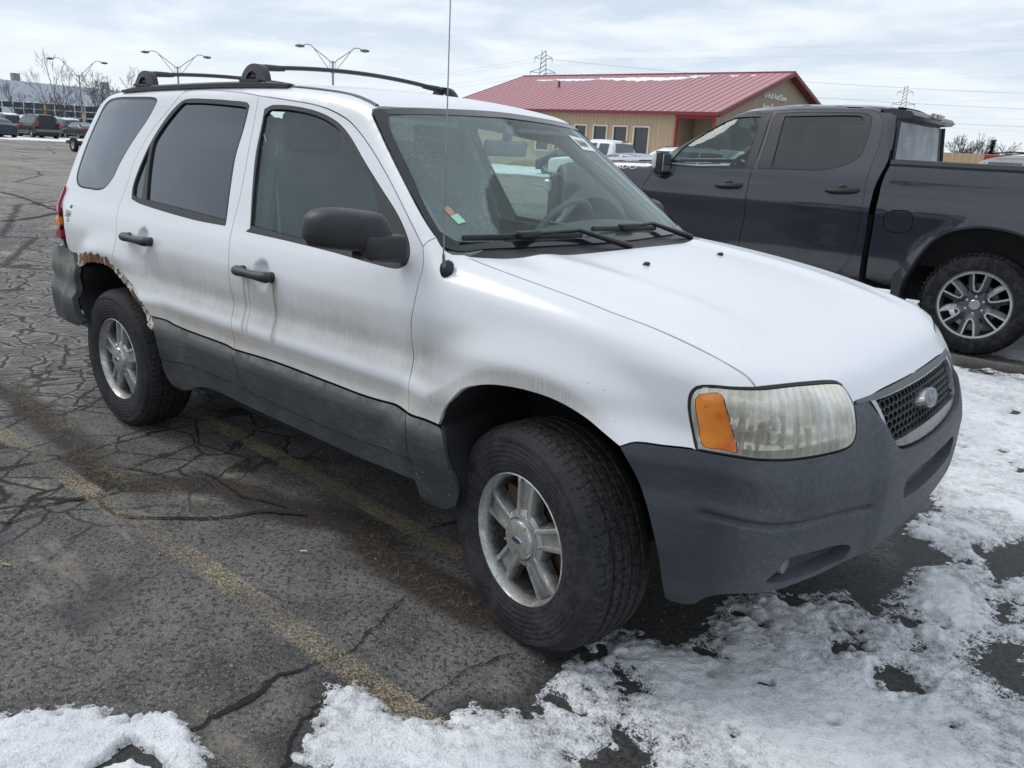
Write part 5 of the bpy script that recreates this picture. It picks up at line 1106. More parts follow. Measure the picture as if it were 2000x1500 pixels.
def m_lens():
    m,nb=newmat('yellowed_lens'); nb.n.remove(nb.p); v=nb.co(); X=nb.xyz(v)
    an=nb.math('ARCTAN2',X[1],X[0]); rib=nb.math('SINE',nb.mul(an,260)); rib2=nb.math('SINE',nb.mul(X[2],260))
    lowz=nb.ss(X[2],.86,.80)
    h=nb.math('ADD',nb.mul(rib,.6),nb.mul(nb.mul(rib2,.25),lowz))
    bn=nb.bump(h,.45,.003)
    tr=nb.add('ShaderNodeBsdfTransparent'); tr.inputs[0].default_value=(.93,.92,.84,1)
    df=nb.add('ShaderNodeBsdfDiffuse'); nb._s(df.inputs[0],nb.mix(nb.ss(nb.noise(v,7,4,.6),.35,.65),(.74,.71,.56),(.86,.85,.77))); nb.l.new(bn,df.inputs['Normal'])
    gl=nb.add('ShaderNodeBsdfGlossy'); gl.inputs['Roughness'].default_value=.14; nb.l.new(bn,gl.inputs['Normal'])
    fr=nb.facing()
    ribm=nb.ss(rib,.3,.9,.0,.07)
    haze=nb.math('ADD',nb.math('ADD',nb.mul(nb.ss(nb.noise(v,9,4,.6),.3,.7,.55,1.0),nb.ss(nb.math('ABSOLUTE',X[1]),.74,.55,.42,.80)),ribm),nb.mul(nb.ss(X[2],.84,.91),.28),clamp=True)
    a=nb.mixsh(haze,tr.outputs[0],df.outputs[0]); o=nb.mixsh(fr,a,gl.outputs[0]); nb.l.new(o,nb.out.inputs[0]); return m
def m_lampbody():
    if 'lamp_body' in MATS: return MATS['lamp_body']
    m,nb=newmat('lamp_body'); v=nb.co(); X=nb.xyz(v); an=nb.math('ARCTAN2',nb.math('ABSOLUTE',X[1]),X[0])
    fl=nb.math('SINE',nb.mul(an,150)); st=nb.math('SINE',nb.mul(X[2],95)); 
    setp(nb,nb.mix(nb.ss(nb.noise(v,14,3,.6),.4,.6),(.62,.62,.57),(.82,.82,.78)),.16,.85,nrm=nb.bump(nb.math('ADD',fl,nb.mul(st,.8)),.6,.010)); return m
def m_orange():
    if 'orange_lens' in MATS: return MATS['orange_lens']
    m,nb=newmat('orange_lens'); v=nb.co(); n=nb.noise(v,26,5,.7)
    c=nb.mix(nb.ss(nb.noise(v,9,3,.6),.40,.62),(.62,.13,.02),(.75,.24,.03)); c=nb.mix(nb.mul(nb.ss(n,.62,.68),.7),c,(.12,.03,.02))
    setp(nb,c,.22,0,nrm=nb.bump(nb.vor(v,260,'F1'),.25,.002),coat=.4); return m
suv()

# ---- dark pickup: local frame, x forward from rear axle, |y| half width
_tp=spl([.30,.45,.55,.70,.90,1.02,1.15,1.28,1.36,1.40,1.50,1.65,1.78,1.86,1.93,1.98],[.88,.95,.985,.998,1.000,1.008,.992,.978,.955,.94,.895,.825,.762,.715,.66,.58])
_tn=spl([3.4,3.8,4.2,4.5,4.65],[0,-.01,-.04,-.12,-.25])
def TS(x,z):
    y=_tp(np.where(x<.72,np.minimum(z,1.28),z))+_tn(x)
    y=y-np.where(x<.72,.03*sst(1.36,1.47,z),0)
    for xc in (0.,3.745):
        r=np.hypot(x-xc,(z-.42)); y=y+.035*sst(.66,.52,r)*sst(.3,.5,z)
    y=y+.010*sst(1.16,1.13,z)*sst(1.0,1.1,z)
    return y
_tr=spl([.7,.9,1.3,1.8,2.1,2.35,2.6],[1.91,1.94,1.965,1.962,1.94,1.905,1.85])
def tcab(p):
    x,y,z=p[...,0],p[...,1],p[...,2]; a=np.abs(y)
    side=a-TS(np.maximum(x,.73),z)
    top=z-(_tr(x)-.03*(a/.7)**2.5)
    ws=(x-(3.62-(z-1.22)*1.75-.14*(a/.75)**2))*.6
    cab=smax(top,ws,.05)
    hood=smax(z-(1.425-.05*(x-2.9)-.04*(a/.8)**2),x-(4.62-.12*a**2-.25*sst(.7,1.0,a)),.08)
    f=smax(side,smin(cab,hood,.02),.06)
    f=smax(f,.33-z,.03)
    return smax(f,(.87+.16*(z-1.45)*sst(1.4,1.5,z)-.02*(a/.8)**2*0)-x,.05)
def tbed(p):
    x,y,z=p[...,0],p[...,1],p[...,2]; a=np.abs(y)
    f=smax(a-TS(np.minimum(x,.71),z),z-1.452,.02)
    f=smax(f,.33-z,.03); f=smax(f,x-.905,.02); return smax(f,-1.17-x,.05)

TC={}
TC['cab']={
'gapab':[(2.047,0.805),(2.054,0.702),(2.054,0.567),(2.055,0.471),(2.068,0.374),(2.078,0.266),(2.074,0.14),(2.069,-0.019),(2.082,-0.118),(2.089,-0.207),(2.096,-0.296)],
'topf':[(3.068,0.468),(3.023,0.5),(2.89,0.581),(2.761,0.647),(2.636,0.701),(2.486,0.769),(2.34,0.806),(2.047,0.805)],
'topr':[(2.047,0.805),(1.818,0.822),(1.446,0.83),(1.195,0.829),(1.097,0.807),(1.033,0.749),(1.013,0.696)],
'rear':[(1.013,0.696),(0.998,0.572),(1.008,0.425),(1.012,0.31),(1.0,0.169),(1.002,0.024),(1.013,-0.127),(1.047,-0.249),(1.127,-0.334)],
'front':[(3.068,0.468),(3.058,0.36),(3.171,0.335),(3.226,0.27),(3.234,0.166),(3.236,0.081)],
'glf':[(2.904,0.359),(2.909,0.418),(2.902,0.489),(2.869,0.57),(2.773,0.626),(2.68,0.672),(2.594,0.718),(2.477,0.744),(2.304,0.748),(2.147,0.758),(2.142,0.671),(2.138,0.548),(2.144,0.383),(2.543,0.364)],
'wf':[(3.0,0.349),(3.042,0.473),(2.957,0.532),(2.861,0.589),(2.763,0.635),(2.656,0.69),(2.52,0.75),(2.317,0.77),(2.047,0.788),(2.048,0.644),(2.055,0.471),(2.053,0.371),(2.537,0.348)],
'wr':[(2.017,0.373),(2.014,0.568),(2.025,0.784),(1.803,0.794),(1.43,0.799),(1.195,0.794),(1.137,0.768),(1.115,0.694),(1.114,0.597),(1.129,0.509),(1.195,0.454),(1.305,0.414),(1.442,0.389),(1.723,0.381)],
'glr':[(1.892,0.395),(1.903,0.541),(1.922,0.766),(1.603,0.776),(1.23,0.779),(1.202,0.757),(1.179,0.638),(1.174,0.515),(1.218,0.468),(1.33,0.431),(1.449,0.407),(1.71,0.399)],
'hanf':[(2.402,0.225),(2.144,0.24)],
'hanr':[(1.338,0.252),(1.066,0.266)],
'txt':[(4.162,1.073),(3.329,0.331),(3.323,0.345)],
'pilr':[(1.057,0.939),(0.933,0.817),(0.903,0.671),(0.872,0.481)],
'roofs':[(2.483,0.778),(2.246,0.859),(1.861,0.893),(1.508,0.943),(1.117,1.035)],
'gapcab':[(0.873,0.474),(0.921,0.357),(0.94,0.259),(0.938,0.102),(0.933,-0.089),(0.934,-0.237),(0.929,-0.359)],
}
TC['bed']={
'topb':[(0.851,0.435),(0.446,0.441),(-0.134,0.444),(-0.401,0.445)],
'fronte':[(0.851,0.435),(0.869,0.375),(0.896,0.305),(0.895,0.212),(0.891,0.103),(0.893,-0.039),(0.883,-0.194),(0.88,-0.348)],
'arch':[(0.588,-0.38),(0.56,-0.288),(0.529,-0.229),(0.484,-0.142),(0.414,-0.038),(0.308,0.041),(0.165,0.083),(0.05,0.098),(-0.095,0.092),(-0.24,0.066)],
'bot':[(0.88,-0.348),(0.753,-0.377),(0.588,-0.38)],
'fuel':[(0.799,0.127),(0.761,0.146),(0.681,0.155),(0.616,0.151),(0.583,0.122),(0.571,0.075),(0.59,0.023),(0.651,-0.001),(0.75,0.002),(0.793,0.034),(0.812,0.083)],
'crs':[(0.9,0.326),(0.418,0.353),(-0.158,0.368)],
'crs2':[(0.889,-0.088),(0.743,-0.115),(0.661,-0.11)],
}

# ---------------- dark pickup
def m_navy():
    m,nb=newmat('dark_blue_grey_paint'); v=nb.co(); X=nb.xyz(v)
    n=nb.noise(v,3,5,.6); fl=nb.noise(v,900,1,.5)
    c=nb.mix(nb.ss(fl,.4,.7,0,.35),(.010,.012,.020),(.026,.030,.044))
    dirt=nb.mul(nb.ss(X[2],.95,.45),nb.ss(nb.noise(nb.mp(v,(2,2,5)),2.5,5,.65),.40,.70)); c=nb.mix(nb.mul(dirt,.18),c,(.075,.072,.075))
    c=nb.mix(nb.ss(nb.noise(v,34,5,.8),.68,.74,0,.14),c,(.13,.13,.14))
    setp(nb,c,nb.mixf(n,.20,.30),0,coat=1.0); nb.p.inputs['Coat Roughness'].default_value=.04; return m
def tq(f,pts,z0=.9):
    """(x,z) on the side of a body -> (x,q)"""
    P=np.array(pts,float); return P
def truck():
    NV=m_navy(); TR=MATS['black_trim']; G1=m_glass('pickup_front_glass',(.55,.68,.66),.62,.05,(.25,.30,.31)); G2=m_glass('pickup_dark_glass',(.16,.17,.18),.6,.06,(.20,.21,.23),spec=1.4); G3=m_glass('pickup_rear_glass',(.10,.11,.12),.6,.50,(.24,.27,.31),spec=1.3)  # heavy film on the rear glass paints in its grey sky reflection
    T0=thing('dark_pickup','dark blue grey crew cab pickup with covered bed, parked behind the white suv','pickup truck',(.026,5.82,.03),math.pi)
    c=lambda k,n,h=.03: crv(TC[k][n],h)
    L=lambda P,h=.04: np.vstack([crv([P[i],P[(i+1)%len(P)]],h)[:-1] for i in range(len(P))])
    pk=dict(f=tcab,depth=.012,h=.045,ins=.003)
    topf=c('cab','topf'); topr=c('cab','topr'); rear=c('cab','rear'); gab=c('cab','gapab')
    fr=crv([(3.025,.439),(3.03,.36),(3.13,.29),(3.21,.17),(3.22,.0),(3.20,-.15),(3.16,-.30)],.03)
    for sg in (-1,1):
        fd=cat(topf,gab,[(3.16,-.296)],fr[::-1]); wf=crvc([(3.03,.352),(3.0,.44),(2.93,.525),(2.84,.60),(2.75,.66),(2.65,.71),(2.52,.762),(2.317,.785),(2.06,.79),(2.055,.60),(2.055,.471),(2.053,.371),(2.537,.350)],.03); gl=crvc([(2.95,.368),(2.915,.44),(2.85,.52),(2.76,.592),(2.67,.65),(2.59,.695),(2.49,.738),(2.30,.757),(2.155,.762),(2.142,.671),(2.138,.548),(2.144,.383),(2.543,.366)],.03); wr=crvc(TC['cab']['wr'],.03); gr=crvc(TC['cab']['glr'],.03)
        wf=inset(wf,.004)
        d1=panel('front_door',T0,NV,cat([(3.16,-.30)],fr[::-1][1:],topf,gab),[wf],sg=sg,**pk)
        panel('window_trim',d1,TR,wf,[gl],sg=sg,f=tcab,depth=.02,h=.05,ins=0); panel('window_glass',d1,G1,gl,sg=sg,f=tcab,depth=0,h=.06,offs=-.012)
        d2=panel('rear_door',T0,NV,cat(gab[::-1],topr,rear,[(1.2,-.36),(2.09,-.31)]),[wr],sg=sg,**pk)
        panel('window_trim',d2,TR,wr,[gr],sg=sg,f=tcab,depth=.02,h=.05,ins=0); panel('window_glass',d2,G2,gr,sg=sg,f=tcab,depth=0,h=.06,offs=-.012)
        # cab frame: roof side, rear pillar, sill
        fm=cat(topf[::-1],topr,rear,[(1.2,-.37),(1.5,-.33),(2.5,-.32),(3.16,-.31)],[(3.16,-.36),(2.0,-.40),(1.2,-.42),(.93,-.42)],crv([(.93,-.36),(.935,-.1),(.94,.26),(.92,.36),(.895,.475),(.905,.60),(.93,.75),(.955,.85),(1.0,.97)],.03),crv([(1.0,.97),(1.4,1.0),(2.0,.99),(2.35,.96)],.05)) if False else None
        back=crv([(.94,-.40),(.935,-.1),(.94,.26),(.92,.36),(.893,.475),(.905,.60),(.93,.75),(.96,.86),(1.02,.97)],.03); up=crv([(1.02,.97),(1.4,1.0),(2.0,.99),(2.36,.95)],.06); ap=crv([(2.36,.95),(2.52,.84),(2.66,.76),(2.80,.68),(2.95,.58),(3.09,.47),(3.16,.39)],.04)
        o_=cat(back,up,ap,crv([(3.16,.39),(3.06,.40)],.03),topf,topr,rear,crv([(1.127,-.334),(1.3,-.33),(2.6,-.32)],.05),crv([(2.6,-.42),(1.6,-.43)],.05))
        panel('cab_frame',T0,NV,o_,sg=sg,f=tcab,depth=.02,h=.045,ins=.0)
        # front fender with arch around the front wheel
        ar=[(3.745+.50*math.cos(a),(.42-.9)+.02+.50*math.sin(a)) for a in np.linspace(math.pi*1.02,-.02*math.pi,18)]
        fe=cat(fr,crv([(3.16,-.30),(3.2,-.42)],.03),ar,crv([(4.28,-.45),(4.40,-.40),(4.46,-.1),(4.42,.33)],.04),crv([(4.42,.33),(4.0,.36),(3.5,.385),(3.03,.42)],.04))
        fo=panel('front_fender',T0,NV,fe,sg=sg,f=tcab,depth=.02,h=.05)
        if sg<0:
            tn_=txt(fo,'SILVERADO',.060,(0,0,0),(0,0,0),flat('bright_letters',(.75,.76,.78),.25,.5),'fender_lettering',ext=0,sx=2.0,shear=.25)
            vv=np.array([v.co[:2] for v in tn_.data.vertices]); PP=p3(tcab,'s',np.column_stack([3.95-vv[:,0],.85*np.arctan2(1.262+vv[:,1]-.9,.972)]),sg,.005); tn_.data.vertices.foreach_set('co',PP.ravel())
        for (k,dr) in (('hanf',d1),('hanr',d2)):
            (xa,qa),(xb,qb)=TC['cab'][k]; xs=np.linspace(xa,xb,9); qs=np.linspace(qa,qb,9); P=p3(tcab,'s',np.stack([xs,qs],1),sg,.0); h=MB(); oy=[.0,.03,.042,.045,.045,.045,.042,.03,.0]
            h.tube([(p[0],p[1]-sg*o2,p[2]) for p,o2 in zip(P,oy)],.017,8,sq=(1,1.15)); p=P[4]; h.lathe([(0,.001),(.045,.0),(.05,-.004)],c=(p[0],p[1]-sg*.002,p[2]),axis='y',n=16); h.build('door_handle',TR,dr,smooth=True)
        b=MB(); b.box((3.00,-sg*1.04,1.35),(.10,.15,.22),Matrix.Rotation(R_(8*sg),3,'Z'),bev=.03); b.tube([(3.0,-sg*.93,1.22),(3.02,-sg*1.05,1.24)],[.04,.045],8,sq=(1.2,.8)); mo=b.build('side_mirror',TR,T0,smooth=True,sharp=45)
        b=MB(); b.box((3.04,-sg*1.05,1.37),(.06,.14,.16),Matrix.Rotation(R_(8*sg),3,'Z'),bev=.03); b.build('mirror_cap',flat('silver_cap',(.60,.62,.64),.3,.3),mo,smooth=True,sharp=45)
        b=MB(); b.box((2.945,-sg*1.04,1.35),(.012,.12,.17),Matrix.Rotation(R_(8*sg),3,'Z'),bev=.004); b.build('mirror_glass',flat('mirror_silver',(.5,.55,.58),.03,1.0,var=.02),mo)
        # bed side
        topb=crv([(.845,.435),(.4,.440),(-.2,.445),(-1.10,.448)],.05); fe_=crv(TC['bed']['fronte'],.04); arc=crv(TC['bed']['arch']+[(-.35,.015),(-.45,-.07),(-.53,-.2),(-.57,-.34),(-.58,-.42)],.03)
        fu=crv(TC['bed']['fuel'],.02,True)
        bo=cat(crv([(.88,-.348),(.753,-.377),(.60,-.385)],.04),arc,crv([(-.62,-.44),(-1.08,-.40),(-1.12,-.1),(-1.10,.43)],.05),topb[::-1],fe_)
        fel=[(min(a,.885),b2) for a,b2 in bo]
        bs=panel('bed_side',T0,NV,np.array(fel),[fu] if sg<0 else [],sg=sg,f=tbed,depth=.03,h=.045,ins=.001)
        if sg<0: panel('fuel_door',bs,NV,fu,sg=sg,f=tbed,depth=.01,h=.04,ins=.004,offs=-.001)
        # flare lip + liner
        A=p3(tbed,'s',arc,sg,.0); m_=MB(); n=len(A); V=[]
        for d_,r in ((-.008,1.0),(-.012,.975),(.05,.965),(.40,1.05)):
            for p in A: V.append((p[0]*r,(abs(p[1])-d_)*(-sg),.42+(p[2]-.42)*r))
        m_.add(V,[(j*n+i,j*n+i+1,(j+1)*n+i+1,(j+1)*n+i) for j in range(3) for i in range(n-1)]); m_.build('wheel_liner',LINER,T0,smooth=True,fix=False)
        m_=MB(); m_.box((0,-sg*.56,.65),(1.3,.03,.7)); m_.build('inner_wall',DARK,T0)
        fx=MB(); fx.prism([(.64,.22),(.66,.55),(.60,.62),(.57,.55),(.585,.22)],-sg*1.0,-sg*.74,lambda a,b,c2:(a,c2,b)); fx.build('mud_flap',BLKM,T0)
        m_=MB(); A2=[(3.745+.48*math.cos(a),.42+.48*math.sin(a)) for a in np.linspace(-.3,math.pi+.3,20)]; n=len(A2); m_.add([(x,-sg*.97,z) for x,z in A2]+[(x,-sg*.6,z) for x,z in A2],[(i,i+1,n+i+1,n+i) for i in range(n-1)]); m_.build('wheel_liner',LINER,T0,smooth=True,fix=False)
    # roof, windshield, hood, cab back
    rf=np.array([(1.02,-.66),(2.33,-.62),(2.40,0),(2.33,.62),(1.02,.66),(.99,0)]); rf=L(rf,.06); V=p3(tcab,'t',rf)
    panel('roof',T0,NV,rf,kind='t',f=lambda p:tcab(p),depth=0,h=.08,ins=0)
    def pwin(name,par,mt,pts,n=1): 
        b=MB(); b.add(pts,[tuple(range(len(pts)))]); return b.build(name,mt,par,fix=False)
    # rear face of cab with window opening
    bk=[(.885,-.93,.55),(.885,.93,.55),(.885,.95,1.30),(.89,.86,1.47),(.915,.74,1.80),(.95,.64,1.90),(.97,.3,1.93),(.97,-.3,1.93),(.95,-.64,1.90),(.915,-.74,1.80),(.89,-.86,1.47),(.885,-.95,1.30)]
    wn=[(.886,-.80,1.46),(.886,.80,1.46),(.912,.74,1.815),(.912,-.74,1.815)]
    P2=np.array([(y,z) for x,y,z in bk]); W2=np.array([(y,z) for x,y,z in wn]); A,Fq,_=cdt(P2,[W2],.15); xx=np.interp(A[:,1],[.5,1.3,1.47,1.80,1.93],[.885,.885,.889,.913,.965])
    mobj('cab_back',np.column_stack([xx,A]),Fq.tolist(),NV,T0,smooth=False)
    rw=pwin('rear_window',T0,G3,[(x+.003,y,z) for x,y,z in wn])
    b=MB()
    for s_ in (-1,1): b.tube([(.880,s_*.795,1.45),(.905,s_*.735,1.82)],.018,4)
    b.tube([(.880,-.8,1.455),(.880,.8,1.455)],.014,4); b.build('window_border',BLK,rw)
    # roof spoiler with a lamp
    b=MB()
    pr=[(1.06,1.935),(.95,1.945),(.80,1.925),(.77,1.89),(.80,1.865),(.90,1.86)]
    b.prism(pr,-.70,.70,lambda a,b_,c2:(a+.03*(abs(c2)>.6),c2,b_-.03*(abs(c2)/.7)**2)); sp=b.build('roof_spoiler',flat('satin_black',(.028,.03,.034),.35,bump=.1),T0,smooth=True,sharp=25)
    b=MB(); b.box((.790,0,1.886),(.03,.36,.044),bev=.006); b.build('high_brake_light',flat('clear_lamp',(.34,.31,.30),.2,.3,var=.3,sc=30),sp)
    b=MB(); b.box((.776,0,1.886),(.012,.16,.028),bev=.002); b.build('brake_lens',flat('dull_red_lens',(.14,.07,.06),.2),sp)
    wd=np.array([(-.72,1.41),(0,1.40),(.72,1.41),(.58,1.83),(0,1.87),(-.58,1.83)]); wd=np.array([(-a,b) for a,b in wd]); f2=lambda p:tcab(p)
    o=p3w(tcab,L(wd,.08)); A,Fq,_=cdt(L(wd,.08),[],.1); mobj('windshield',p3w(tcab,A),Fq.tolist(),G1,T0)
    hd=L([(2.95,-.80),(4.42,-.74),(4.5,0),(4.42,.74),(2.95,.80)],.08); A,Fq,_=cdt(hd,[],.1); zz=1.425-.05*(A[:,0]-2.9)-.04*(np.abs(A[:,1])/.8)**2-.10*sst(4.2,4.6,A[:,0])+.02*np.exp(-((np.abs(A[:,1])-.55)/.1)**2)
    mobj('hood',np.column_stack([A,zz]),Fq.tolist(),NV,T0)
    fc=MB(); fc.box((4.50,0,.85),(.16,1.75,.62),bev=.06); ff=fc.build('front_fascia',BLKM,T0,smooth=True); 
    for s_ in (-1,1): q=MB(); q.box((4.55,s_*.75,1.02),(.10,.34,.13),bev=.03); q.build('headlight',flat('clear_headlight',(.5,.5,.5),.1,.3),T0)
    q=MB(); q.box((4.60,0,.48),(.14,1.9,.24),bev=.05); q.build('front_bumper',CHROME,T0)
    # bed: cover, tailgate, bumper
    b=MB(); pr=[(-.90,1.44),(-.955,1.435),(-.965,1.455),(-.94,1.485),(-.86,1.492),(0,1.50),(.86,1.492),(.94,1.485),(.965,1.455),(.955,1.435),(.90,1.44)]
    b.prism(pr,-1.12,.85,lambda a,b_,c2:(c2,a,b_)); b.build('bed_cover',flat('vinyl_cover',(.030,.032,.036),.6,.35,sc=14,bump=.4,bsc=120),T0,smooth=True,sharp=30)
    b=MB(); b.box((-1.13,0,1.0),(.08,1.75,.80),bev=.02); b.build('tailgate',NV,T0)
    b=MB(); b.box((-1.25,0,.60),(.18,1.9,.20),bev=.04); b.build('rear_bumper',CHROME,T0)
    b=MB(); b.box((-.15,0,.98),(1.9,1.6,.7)); b.box((2.1,0,.72),(2.35,1.86,.60)); b.box((3.75,0,.7),(1.3,1.1,.7)); b.box((1.5,0,.42),(5.0,.9,.16)); b.build('chassis',DARK,T0)
    # cabin
    for y in (-.42,.42):
        s_=MB(); s_.box((2.05,y,1.28),(.20,.52,.70),Matrix.Rotation(R_(-14),3,'Y'),bev=.06); s_.box((1.93,y,1.70),(.12,.28,.20),bev=.04); s_.build('front_seat',GREYD,T0,smooth=True)
        s_=MB(); s_.box((1.18,y,1.28),(.18,.60,.62),Matrix.Rotation(R_(-10),3,'Y'),bev=.06); s_.build('rear_seat',GREYD,T0,smooth=True)
    s_=MB(); s_.prism([(2.55,1.0),(2.62,1.24),(2.80,1.32),(3.1,1.26),(3.2,1.0)],-.85,.85,lambda a,b_,c2:(a,c2,b_)); s_.build('dashboard',GREYI,T0)
    s_=MB(); c0=Vector((2.50,.42*1.0,1.30)); ax=Matrix.Rotation(R_(62),3,'Y'); s_.tube([c0+ax@Vector((math.cos(t)*.185,math.sin(t)*.185,0)) for t in np.linspace(0,6.2832,25)],.016,6,cap=False); s_.tube([c0+ax@Vector((0,-.18,0)),c0+ax@Vector((0,.18,0))],.02,6); s_.build('steering_wheel',MATS['wheel_vinyl'],T0,smooth=True)
    s_=MB(); s_.box((2.52,0,1.74),(.03,.26,.07),bev=.01); s_.tube([(2.52,0,1.76),(2.56,0,1.86)],.015,6); s_.build('interior_mirror',MATS['mirror_shell'],T0)
    s_=MB(); s_.tube([(2.52,0,1.71),(2.52,0,1.66)],.003,4); s_.prism([(0,.06),(.035,.0),(.02,0),(.045,-.05),(.012,-.05),(.012,-.075),(-.012,-.075),(-.012,-.05),(-.045,-.05),(-.02,0),(-.035,0)],-.004,.004,lambda a,b_,c2:(2.52+a,c2,1.60+b_)); s_.build('air_freshener',DARK,T0)
    # wheels
    for (wx,sg,nm) in ((0,-1,1),(3.745,-1,0),(0,1,0),(3.745,1,0)): twheel(T0,wx,sg)
def p3w(f,A):
    A=np.array(A); z0=np.zeros(len(A)); o=np.stack([z0+1.6,A[:,0],A[:,1]],1); d=np.stack([z0+1,z0,z0],1); t=solve_out(f,o,d,3.,60); return o+t[:,None]*d
def m_tread2():
    if 'offroad_tyre' in MATS: return MATS['offroad_tyre']
    m,nb=newmat('offroad_tyre'); v=nb.co(); n=nb.noise(v,14,5,.7); X=nb.xyz(v)
    setp(nb,nb.mix(nb.ss(n,.42,.66),(.012,.012,.013),(.034,.034,.035)),.85,0,nrm=nb.bump(nb.noise(v,60,4,.7),.5,.006),spec=.2); return m
def twheel(par,wx,sg):
    y0=-sg*1.015; s_=1 if sg>0 else -1    # local outward is -y
    t=MB(); P=[(.274,.02),(.284,.006),(.31,.0),(.35,.002),(.385,.010),(.402,.028),(.416,.05),(.418,.10)]; P=P+[(.408,.115),(.408,.125),(.418,.128),(.418,.16)]; P=P+[(r,.32-h) for r,h in P[::-1]]
    t.lathe(P,axis='y',n=72)
    for k in range(56):
        a=2*math.pi*k/56+.03; 
        for (h,dz) in ((.030,0),(.29,.07)):
            Rm=Matrix.Rotation(-(a+dz),3,'Y'); t.box(Rm@Vector((.4135,h,0)),(.010,.040,.022),Rm)
    b=MB(); b.lathe([(.282,.028),(.281,.010),(.273,.008),(.266,.022),(.250,.06),(.245,.18),(.245,.25)],axis='y',n=56)
    GM=MATS.get('gunmetal') or flat('gunmetal',(.10,.105,.115),.35,.6,var=.2); SM=MATS.get('machined') or flat('machined',(.52,.53,.55),.25,.8,var=.12)
    face=MB(); edge=MB()
    face.lathe([(0,.040),(.085,.040),(.120,.046),(.125,.09)],axis='y',n=36)
    for k in range(6):
        a0=R_(90+60*k); ca,sa=math.cos(a0),math.sin(a0)
        # each spoke is a U: two arms meeting the rim, dark pocket between
        rot=lambda r,t_,h: (r*ca-t_*sa,h,r*sa+t_*ca)
        U=[(.262,-.112),(.215,-.098),(.150,-.060),(.112,-.032),(.112,.032),(.150,.060),(.215,.098),(.262,.112)]
        U=[(.264,-.056),(.17,-.040),(.125,-.028),(.108,-.014),(.108,.014),(.125,.028),(.17,.040),(.264,.056)]
        W=.020
        cc=np.array(U); tt=np.gradient(cc,axis=0); tt/=np.linalg.norm(tt,axis=1)[:,None]; nn=np.stack([-tt[:,1],tt[:,0]],1)
        def strip(mb,o0,o1,h0,h1):
            A=cc+nn*o0; B_=cc+nn*o1; n=len(cc); V=[rot(p[0],p[1],h0) for p in A]+[rot(p[0],p[1],h1) for p in B_]; mb.add(V,[(i,i+1,n+i+1,n+i) for i in range(n-1)])
        sgn=-1
        strip(edge,0,sgn*.014,.012,.012); strip(edge,0,.0,.012,.03); strip(face,sgn*.014,sgn*.016,.012,.09); strip(face,.001,.034,.013,.042); strip(face,.034,.036,.042,.09)
    edge.lathe([(.275,.013),(.255,.013)],axis='y',n=56)
    cap=MB(); cap.lathe([(0,.030),(.036,.031),(.042,.036),(.042,.055)],axis='y',n=28)
    lug=MB()
    for k in range(6):
        a=R_(60*k+30); lug.lathe([(0,.035),(.010,.037),(.012,.044),(.012,.06)],c=(.070*math.cos(a),0,.070*math.sin(a)),axis='y',n=10)
    o=b.build('wheel',GM,par,smooth=True,sharp=35); t.build('tyre',m_tread2(),o,smooth=True,sharp=35); face.build('spokes',GM,o,fix=False); edge.build('machined_spoke_edge',SM,o,fix=False); cap.build('center_cap',flat('warm_cap',(.42,.40,.37),.3,.7),o,smooth=True); lug.build('lug_nut',SM,o,smooth=True) 
    d=MB(); d.lathe([(0,.10),(.17,.10),(.17,.12)],axis='y',n=28); d.box((-.13,.11,.05),(.07,.07,.14)); d.build('brake_disc',flat('steel_disc',(.20,.19,.18),.5,.6),o)
    o.location=(wx,y0,.388); o.rotation_euler=(0,0,0 if sg>0 else math.pi)
truck()

# ---------------- background vehicles
def make_f(L,W,up,belt,zb=.28,tum=.42):
    U=spl([p[0] for p in up],[p[1] for p in up]); 
    def f(p):
        x,y,z=p[...,0],p[...,1],p[...,2]; a=np.abs(y)
        s_=W/2-.02-.05*sst(.55,.25,z)-tum*np.maximum(z-belt,0)-.10*sst(L/2-.7,L/2,np.abs(x))-.02*sst(belt-.12,belt,z)
        v=smax(a-s_,(z-U(x)+.03*(a/.7)**2)*.9,.07)
        v=smax(v,np.abs(x)-L/2-.0+.12*(a/(W/2))**2,.10); return smax(v,zb-z,.03)
    f.x0=L/2-1.0; f.s=lambda z: W/2-.02-tum*max(z-belt,0); return f
def snowy_paint(name,col,amt=1):
    if name in MATS: return MATS[name]
    m,nb=newmat(name); N=nb.xyz(nb.nrm()); v=nb.pos(); k=nb.mul(nb.ss(nb.math('ADD',N[2],nb.mul(nb.math('SUBTRACT',nb.noise(v,2.2,5,.6),.5),.9)),.62,.72),amt)
    setp(nb,nb.mix(k,col,(.80,.83,.87)),nb.mixf(k,.3,.8),0,coat=.1,spec=.3); return m
def paint(name,col,rough=.28,metal=.0):
    if name in MATS: return MATS[name]
    m=flat(name,col,rough,metal,var=.10,sc=3,coat=.15,spec=.35); return m
BG=None
